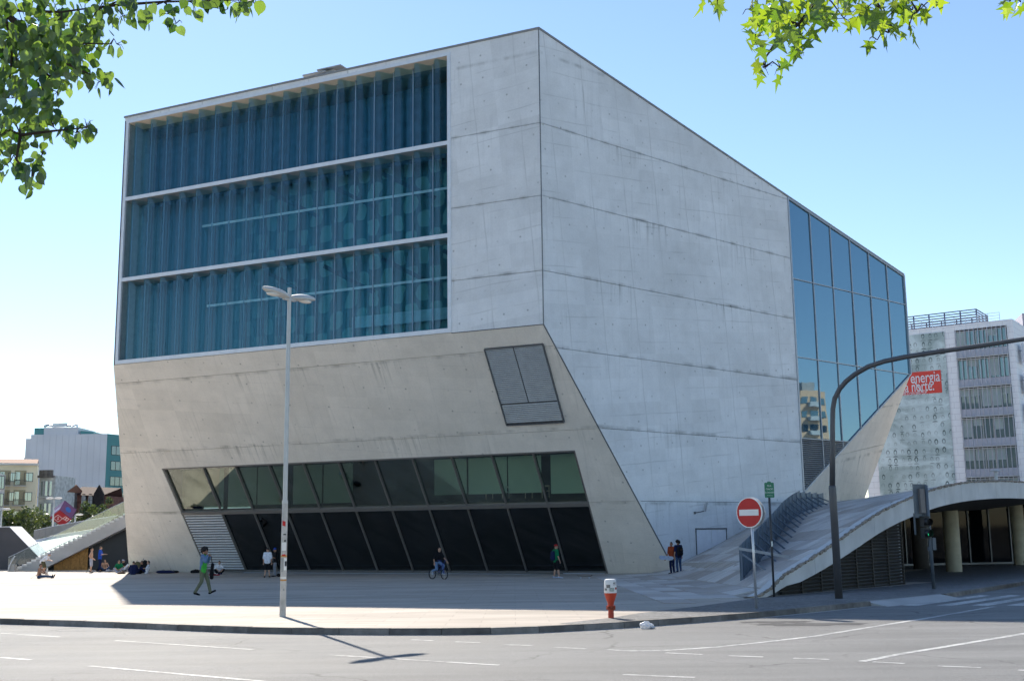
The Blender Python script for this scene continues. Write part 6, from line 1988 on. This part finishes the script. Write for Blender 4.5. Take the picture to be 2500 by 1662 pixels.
skateboard(gpz(214, 1397), .3, 'skateboard standing on its tail by the person in grey shorts', (0, R(-55), R(30)), 'olive')
# 9.. group at the left
p = gpz(95, 1411)
sit2 = J(pel=(0, 0, .12), ch=(0, .02, .46), nk=(0, .05, .63), hd=(0, .07, .78), sL=(-.175, .03, .58), sR=(.175, .03, .58), hL=(-.09, .02, .11), hR=(.09, .02, .11), kL=(-.13, .46, .13), kR=(.13, .46, .12), aL=(-.14, .85, .07), aR=(.12, .85, .07), tL=(-.17, .92, .2), tR=(.16, .92, .2), eL=(-.24, .2, .42), eR=(.24, .2, .42), wL=(-.16, .42, .28), wR=(.16, .42, .28), look=(0, 1, -.1))
person(p, RT, sit2, 'bare backed person sitting on the sunny plaza with legs stretched out', None, legs='jeans', shoes='black', skin=skin_b, hairstyle='short')
bend = J(pel=(0, -.12, .86), ch=(0, .14, 1.10), nk=(0, .27, 1.22), hd=(0, .36, 1.32), sL=(-.175, .2, 1.18), sR=(.175, .2, 1.18), hL=(-.09, -.1, .84), hR=(.09, -.1, .84), kL=(-.11, .06, .47), kR=(.11, .04, .47), eL=(-.24, .28, .93), eR=(.24, .28, .93), wL=(-.1, .48, .90), wR=(.1, .48, .90), look=(0, 1, -.2))
person(gpz(106, 1399), RT, bend, 'person in white shirt and pale cap bending forward beside the stair', top='white', legs='olive', shorts=True, cap='lgrey', sleeve=.5, shoes='black')
bo = empty('water_bottle', gpz(114.5, 1401), label='clear plastic water bottle standing beside the seated bare backed person', cat='bottle')
MB().lathe(V(0, 0, .0), [(.05, 0), (.055, .02), (.055, .3), (.05, .36), (.022, .45), (.02, .48)], 14).build('bottle_body', M['con_white'], bo, True); MB().lathe(V(0, 0, .48), [(.024, 0), (.024, .03)], 10).build('cap', CM['dgreen'], bo)
person(gpz(221, 1397), RT + .2, J(wL=(-.2, .16, .96), wR=(.2, .16, .96), eR=(.27, -.1, 1.14), eL=(-.27, -.1, 1.14), look=(.2, 1, -.2)), 'bare chested person in grey shorts standing on the sunny plaza', None, legs='lgrey', shorts=True, skin=skin_a, shoes='black')
person(gpz(228, 1396) + V(0, 1.2, 0), RT + .1, J(eR=(.23, .10, 1.16), wR=(.1, .34, 1.18), eL=(-.23, .1, 1.16), wL=(-.1, .34, 1.18), look=(.1, 1, -.3)), 'taller person in blue shirt behind the one in grey shorts', top='blue', legs='navy', sleeve=.5, scale=1.06)
person(gpz(254, 1393.5), math.pi + .5, sit, 'bare shouldered person sitting low on the plaza before the dark glazing', None, legs='jeans', hairstyle='short', hair=hair_b)
person(gpz(291, 1397), math.pi + .15, sit, 'person in green shirt sitting cross legged in the sun', top='dgreen', legs='lgrey', hair=hair_b, shoes='paleblue')
lean = dict(sit); 
lean = J(pel=(0, -.1, .12), ch=(0, -.2, .45), nk=(0, -.22, .6), hd=(0, -.2, .74), sL=(-.175, -.22, .56), sR=(.175, -.22, .56), hL=(-.09, -.08, .12), hR=(.09, -.08, .12), kL=(-.12, .28, .42), kR=(.12, .26, .45), aL=(-.12, .5, .08), aR=(.12, .46, .08), tL=(-.12, .64, .04), tR=(.12, .6, .04), eL=(-.25, -.1, .36), eR=(.25, -.1, .36), wL=(-.14, .12, .38), wR=(.14, .12, .38), look=(0, 1, 0))
person(gpz(306, 1394), RT - .2, lean, 'person in dark shirt and pale cap sitting with knees up next to the green shirt', top='black', legs='white', shorts=True, cap='lgrey')
person(gpz(325, 1402), .3, sit, 'person in dark blue jacket sitting with back to the viewer at the shadow corner', top='navy', legs='navy', sleeve=.95)
person(gpz(338, 1400), 1.8, lean, 'person in black sitting between the blue jacket and the white shirt', top='black', legs='black', skin=skin_b)
person(gpz(354, 1400), math.pi / 2 + .15, lean, 'person in white shirt sitting in shade with knees drawn up', top='white', legs='navy', hairstyle='short', shoes='black')
# bags
def bag(px, py, s, m_, label, yaw=0):
    p_ = gpz(px, py)
    if py < 1391: p_ = at(px, 1390, 80.6); p_.z = gz(70)
    root = empty('bag', p_, yaw, label, 'bag', 'bags lying on the plaza')
    rr6 = random.Random(px)
    mb = MB()
    for k in range(5): mb.ball(V(rr6.uniform(-.25, .25) * s[0], rr6.uniform(-.1, .1), s[1] * rr6.uniform(.35, .5)), (s[0] * .3, .16, s[1] * .5), 12, 8)
    remesh(mb.build('bag_body', m_, root, True), .02)
    mb = MB(); mb.tube([V(-.15 * s[0], 0, s[1] * .7), V(-.05, .02, s[1] * 1.1), V(.12 * s[0], 0, s[1] * .7)], .014, 6); mb.build('strap', CM['black'], root)
bag(243, 1394, (.5, .28), CM['black'], 'dark bag left of the bare shouldered sitter')
bag(266, 1396, (.5, .2), CM['grey'], 'flat grey bag in the sun right of the bare shouldered sitter')
bag(296, 1400, (.6, .16), CM['brown'], 'brown jacket heap in front of the green shirt sitter')
bag(400, 1399, (1.4, .22), CM['navy'], 'long dark bag heap against the concrete wall in shade')
bag(425, 1398, (.8, .18), CM['black'], 'low black bag at the right end of the heap by the wall')
bag(478, 1398, (.7, .25), CM['black'], 'black bag behind the legs of the walking person')
bag(524, 1404, (.8, .10), CM['red'], 'flat red cloth on the ground before the cross legged sitter')
bag(686, 1407, (.6, .22), CM['black'], 'black bag on the ground behind the lamp post')
# two packs leaning on the wall
bag(335, 1388, (.9, .8), CM['olive'], 'tall olive pack leaning on the wall behind the seated group')
bag(350, 1389, (.9, .9), CM['black'], 'tall black pack leaning on the wall behind the white shirt sitter')
# ---------------------------------------------------------------- car entering at the right edge
def car():
    fwd = V(-.62, -.78, 0).normalized()
    rgt = V(.78, -.62, 0).normalized()
    c = V(20.45, 43.3, 0)
    root = empty('parked_car', V(c.x, c.y, gz(c.y) + ROADZ), 0, 'dark car nosing in at the right edge with headlight on', 'car')
    Rm_ = Matrix((fwd, -rgt, ZV)).transposed().to_4x4()
    pm = mat('car_paint_dark', (.015, .018, .022, 1), .25, .6, .3, var=.02)
    gm = mirror_glass('car_glass', (.7, .8, .85, 1), (.01, .012, .014, 1), .2)
    L_, W_ = 2.05, .86
    sec = [(-L_, .45, .80, .70), (-1.95, .30, .88, .80), (-1.2, .22, .92, .86), (0, .22, .93, .86), (1.0, .22, .90, .86), (1.6, .24, .82, .84), (1.95, .30, .72, .74), (L_, .42, .62, .62)]
    mb = MB()
    rings = []
    for x, z0, z1, w_ in sec:
        rings.append([V(x, y, z) for y, z in ((-w_ * .9, z0), (-w_, z0 + .15), (-w_, z1 - .12), (-w_ * .88, z1), (w_ * .88, z1), (w_, z1 - .12), (w_, z0 + .15), (w_ * .9, z0))])
    vs_ = sum(rings, [])
    fs = []
    for i in range(len(rings) - 1):
        for k in range(8): fs.append([i * 8 + k, (i + 1) * 8 + k, (i + 1) * 8 + (k + 1) % 8, i * 8 + (k + 1) % 8])
    fs.append(list(range(8))); fs.append([(len(rings) - 1) * 8 + k for k in range(8)][::-1])
    mb.add(vs_, fs); o = mb.build('body', pm, root); smooth_by_angle(o, 50); o.matrix_local = Rm_
    mb = MB(); P0 = [(-1.75, .9, .78), (-1.2, 1.38, .62), (.15, 1.42, .62), (.95, .9, .78)]
    a = [V(x, -w_, z) for x, z, w_ in P0]; b = [V(x, w_, z) for x, z, w_ in P0]
    mb.add(a + b, [[0, 1, 2, 3], [7, 6, 5, 4], [0, 4, 5, 1], [2, 6, 7, 3]]); o = mb.build('windows', gm, root); o.matrix_local = Rm_
    mb = MB(); mb.add([V(-1.2, -.62, 1.385), V(.15, -.62, 1.425), V(.15, .62, 1.425), V(-1.2, .62, 1.385), V(-1.15, -.58, 1.45), V(.1, -.58, 1.48), V(.1, .58, 1.48), V(-1.15, .58, 1.45)], [[4, 5, 6, 7], [0, 1, 5, 4], [1, 2, 6, 5], [2, 3, 7, 6], [3, 0, 4, 7]]); o = mb.build('roof', pm, root); o.matrix_local = Rm_
    for x in (-1.25, 1.3):
        for s_ in (-1, 1):
            mb = MB(); mb.tube([V(x, s_ * .70, .31), V(x, s_ * .88, .31)], .31, 22); o = mb.build('wheel', CM['black'], root); o.matrix_local = Rm_
            mb = MB(); mb.tube([V(x, s_ * .86, .31), V(x, s_ * .89, .31)], .2, 14); o2 = mb.build('rim', M['alu'], o)
    t = NT('headlight_lit'); e = t.n('Emission', Color=(1, .9, .7, 1), Strength=6); t.t.links.new(e.outputs[0], t.out.inputs[0])
    for s_ in (-1, 1):
        mb = MB(); mb.ball(V(1.9, s_ * .58, .60), (.16, .19, .09), 14, 10); o = mb.build('headlight', gm, root, True); o.matrix_local = Rm_
        mb = MB(); mb.ball(V(2.06, s_ * .6, .58), (.03, .06, .05), 10, 8); mb.build('bulb', t.m, o, True)
    mb = MB(); mb.box(V(2.03, 0, .42), (.06, 1.1, .16)); o = mb.build('grille', CM['black'], root); o.matrix_local = Rm_
    mb = MB()
    for s_ in (-1, 1): mb.ball(V(.72, s_ * .98, .95), (.08, .11, .07), 12, 8)
    o = mb.build('mirror_housings', pm, root, True); o.matrix_local = Rm_
car()
# ---------------------------------------------------------------- overhanging trees
def leaf_mat(name, cA, cB, tA, tB, tr=.55):
    t = NT(name)
    gi = t.n('NewGeometry'); oi = t.n('ObjectInfo')
    rnd = t.math('FRACT', t.math('ADD', gi.outputs['Random Per Island'], oi.outputs['Random']))
    n1 = t.noise(t.co(), 22, 3)
    c = t.mix(rnd, cA, cB)
    c = t.mix(t.mapr(n1, .4, .65, 0, .25), c, (.02, .05, .01, 1))
    tc = t.mix(rnd, tA, tB)
    back = gi.outputs['Backfacing']
    c2 = t.mix(back, c, t.mix(.35, c, (.30, .34, .24, 1)))
    d = t.n('BsdfDiffuse', Color=c2); trn = t.n('BsdfTranslucent', Color=tc); g = t.n('BsdfGlossy', Color=(1, 1, 1, 1), Roughness=.28)
    m1 = t.n('MixShader', i0=tr, i1=d, i2=trn)
    fr = t.n('Fresnel', IOR=1.4)
    m2 = t.n('MixShader', i0=.045, i1=m1, i2=g)
    t.t.links.new(m2.outputs[0], t.out.inputs[0])
    return t.m
def leaf_mesh(name, outline, fold, curl, m_):
    # outline: right half, from stem (0,0) to tip; both halves hinge on the midrib
    mb = MB()
    n = len(outline)
    vs_ = []
    tipy = outline[-1][1]
    for s_ in (1, -1):
        for x, y in outline: vs_.append(V(s_ * x, y, -abs(x) * fold - curl * (y / tipy) ** 2))
    mid = [V(0, y, -curl * (y / tipy) ** 2) for y in (outline[0][1], tipy * .25, tipy * .5, tipy * .75, tipy)]
    # fan from midrib centre
    ctr = len(vs_)
    vs_.append(V(0, tipy * .4, -curl * .16))
    fs = [[ctr, i, i + 1] for i in range(n - 1)] + [[ctr, n + i + 1, n + i] for i in range(n - 1)]
    mb.add(vs_, fs)
    return mb.mesh(name, m_, False)
lind = leaf_mat('linden_leaf', (.008, .026, .006, 1), (.04, .085, .018, 1), (.025, .10, .004, 1), (.36, .55, .06, 1), .46)
lqd = leaf_mat('sweetgum_leaf', (.03, .09, .012, 1), (.08, .17, .02, 1), (.12, .26, .005, 1), (.46, .60, .02, 1), .55)
ol = [(0, 0), (.16, -.06), (.36, .05), (.46, .28), (.42, .52), (.28, .74), (.10, .92), (0, 1.08)]
def star():
    P = []
    tips = [(.50, .02, .42), (.62, .46, .70), (0, 1.05, 1)]
    return [(0, 0), (.10, -.04), (.46, -.02), (.24, .22), (.62, .50), (.19, .46), (.14, .62), (0, 1.08)]
LM = [leaf_mesh('leaf', ol, f, c, lind) for f, c in ((.12, .15), (.25, .05), (-.1, .2))]
SM = [leaf_mesh('leaf', star(), f, c, lqd) for f, c in ((.12, .22), (.28, .1), (-.08, .3))]
def canopy(kind, root, blobs, size, Drange, meshes, m_, dens, seed, extra, maxparts=300):
    rr7 = random.Random(seed)
    items = []
    for (px, py, rad) in blobs:
        n = max(3, int(math.pi * rad * rad / (size[1] ** 2) * dens))
        Dc = rr7.uniform(*Drange)
        for k in range(n):
            a = rr7.uniform(0, 2 * math.pi); r_ = rad * math.sqrt(rr7.random())
            D = Dc + rr7.uniform(-.35, .35)
            p = at(px + r_ * math.cos(a), py + r_ * math.sin(a) * .9, D)
            s = size[0] * rr7.uniform(.65, 1.15)
            # leaves hang: tip down, blade turned at random
            tip = V(rr7.gauss(0, .45), rr7.gauss(0, .45), -1 if rr7.random() < .8 else rr7.uniform(-.6, .4)).normalized()
            nx = V(rr7.gauss(0, 1), rr7.gauss(0, 1), rr7.gauss(0, .5)).normalized()
            x = tip.cross(nx).normalized(); z = x.cross(tip)
            mm = Matrix((x * s, tip * s, z * s)).transposed().to_4x4()
            items.append((Matrix.Translation(p) @ mm, D))
    items.sort(key=lambda t_: t_[1])
    inv = root.matrix_world.inverted()
    Ti = Matrix.Translation(-Vector(root.location))
    for mm, D in items[:maxparts]: link('leaf', meshes[rr7.randrange(3)], root, Ti @ mm)
    rest = [mm for mm, D in items[maxparts:]]
    for k in range(extra[1]):
        c = extra[0]
        d = Vector((rr7.gauss(0, 1), rr7.gauss(0, 1), rr7.gauss(0, 1))).normalized() * rr7.random() ** .45
        p = c + V(d.x * extra[2][0], d.y * extra[2][1], d.z * extra[2][2])
        q = p - CAM
        if q.y > .5 and -.5 < q.x / q.y < .5: continue
        s = size[0] * rr7.uniform(.8, 1.3)
        tip = V(rr7.gauss(0, .5), rr7.gauss(0, .5), -1).normalized(); x = tip.cross(V(rr7.gauss(0, 1), rr7.gauss(0, 1), .2)).normalized(); z = x.cross(tip)
        rest.append(Matrix.Translation(p) @ Matrix((x * s, tip * s, z * s)).transposed().to_4x4())
    if rest:
        mb = MB()
        for mm in rest:
            me = meshes[rr7.randrange(3)]
            mb.add([Ti @ (mm @ v_.co) for v_ in me.vertices], [list(pl.vertices) for pl in me.polygons])
        mb.build('crown', m_, root, kind='stuff')
    return items
def twigs(blobs, limbs, D, px):
    out = []
    nodes = [p for l in limbs for p, r_ in l]
    for (x, y, rad) in blobs:
        c = at(x, y, D)
        n_ = min(nodes, key=lambda p: (p - c).length)
        out.append([(n_, .007), (n_.lerp(c, .5) + V(0, 0, .04), .005), (c, .003)])
        for k in range(3):
            a = random.uniform(0, 6.28); e = at(x + rad * .9 * math.cos(a), y + rad * .9 * math.sin(a), D)
            out.append([(c, .003), (c.lerp(e, .6) + V(0, 0, .02), .002), (e, .0012)])
    return out
def branchwork(root, trunk, limbs, m_):
    Ti = -Vector(root.location)
    mb = MB(); mb.tube([Vector(p) + Ti for p, r_ in trunk], [r_ for p, r_ in trunk], 14); mb.build('trunk', m_, root, True)
    for pts in limbs:
        mb = MB(); mb.tube([Vector(p) + Ti for p, r_ in pts], [r_ for p, r_ in pts], 7); mb.build('branch', m_, root, True)
lt = empty('linden_tree', V(-7.2, 6.2, gz(6.2)), label='linden tree whose drooping round leaves fill the upper left corner', cat='tree')
LB = [(55, 55, 90), (150, 50, 85), (240, 25, 60), (40, 150, 75), (130, 125, 75), (205, 110, 50), (215, 60, 40), (285, 108, 24), (115, 195, 60), (190, 165, 48), (250, 195, 32), (30, 240, 60), (100, 250, 48), (140, 225, 30), (45, 320, 55), (130, 310, 48), (185, 325, 30), (212, 312, 26), (25, 395, 42), (78, 415, 34), (75, 452, 20), (100, 385, 24), (330, 12, 42), (300, 40, 22), (352, 50, 22), (410, 35, 26), (430, 58, 16), (470, 8, 30), (530, 6, 28), (585, 8, 30), (622, 12, 18), (60, 100, 60), (0, 200, 50), (0, 330, 40)]
canopy('linden', lt, LB, (.078, 27), (6.7, 8.6), LM, lind, 3.3, 3, (V(-7.2, 6.2, 7.2), 2600, (3.2, 3.2, 2.4)))
def bp_(px, py, D): return at(px, py, D)
J0 = V(-7.15, 6.25, 4.3)
limb0 = [(J0, .09), (V(-5.5, 6.8, 5.2), .06), (bp_(-60, -60, 7.4), .04), (bp_(10, 25, 7.5), .028), (bp_(55, 75, 7.5), .022), (bp_(85, 120, 7.5), .015), (bp_(92, 160, 7.5), .010), (bp_(130, 195, 7.5), .007)]
limbs = [limb0]
for a, b, c in (((10, 25), (150, 30), (260, 15)), ((260, 15), (400, 5), (600, 0)), ((55, 75), (150, 105), (270, 108)), ((85, 120), (170, 160), (250, 195)), ((92, 160), (110, 240), (130, 310)), ((-20, 180), (20, 260), (50, 330)), ((50, 330), (130, 320), (212, 312)), ((50, 330), (40, 390), (78, 440)), ((10, 25), (30, 120), (20, 240))):
    limbs.append([(bp_(*a, 7.5), .012), (bp_(*b, 7.5), .008), (bp_(*c, 7.5), .004)])
limbs += twigs(LB, limbs, 7.5, 0)
branchwork(lt, [(V(-7.2, 6.2, gz(6) - .1), .24), (V(-7.25, 6.2, 2), .2), (J0, .17), (V(-7.0, 6.0, 7.0), .11), (V(-6.9, 6.1, 9), .04)], limbs, bark)
gtree = empty('sweetgum_tree', V(8.6, 6.0, gz(6)), label='sweetgum tree whose star shaped leaves hang into the upper right', cat='tree')
RB = [(1832, 22, 26), (1850, 62, 34), (1838, 102, 28), (1862, 165, 26), (1905, 165, 26), (1930, 95, 38), (1905, 35, 42), (1965, 62, 38), (1958, 118, 22), (2008, 35, 42), (2060, 45, 32), (2110, 25, 38), (2165, 45, 36), (2142, 98, 22), (2180, 68, 22), (2218, 70, 18), (2228, 25, 34), (2262, 20, 22), (2290, 4, 10), (1752, 4, 10), (1722, -6, 10), (2466, 4, 22), (2492, 6, 16), (2000, -10, 60), (2100, -14, 60), (1880, -10, 50), (2200, -14, 50)]
canopy('sweetgum', gtree, RB, (.112, 45), (6.6, 7.8), SM, lqd, 4.4, 8, (V(8.2, 5.6, 7.6), 1500, (3.6, 3.4, 2.4)))
J1 = V(8.5, 6.0, 4.6)
limbs = [[(J1, .10), (V(6.2, 6.6, 5.6), .06), (bp_(2350, -120, 7.1), .035), (bp_(2100, -60, 7.1), .024), (bp_(2000, -10, 7.1), .016), (bp_(1950, 60, 7.1), .009), (bp_(1890, 110, 7.1), .005)]]
for a, b, c in (((2100, -60), (2150, 20), (2170, 80)), ((2350, -120), (2300, -30), (2240, 30)), ((1950, 60), (1880, 40), (1840, 30)), ((1890, 110), (1870, 140), (1868, 165)), ((2350, -120), (2420, -60), (2480, 0)), ((2000, -10), (1850, -30), (1740, -5))):
    limbs.append([(bp_(*a, 7.1), .010), (bp_(*b, 7.1), .006), (bp_(*c, 7.1), .003)])
limbs += twigs(RB, limbs, 7.1, 0)
branchwork(gtree, [(V(8.6, 6, gz(6) - .1), .26), (V(8.6, 6, 2.2), .22), (J1, .18), (V(8.3, 5.8, 7.4), .1), (V(8.2, 5.7, 9.5), .04)], limbs, bark)
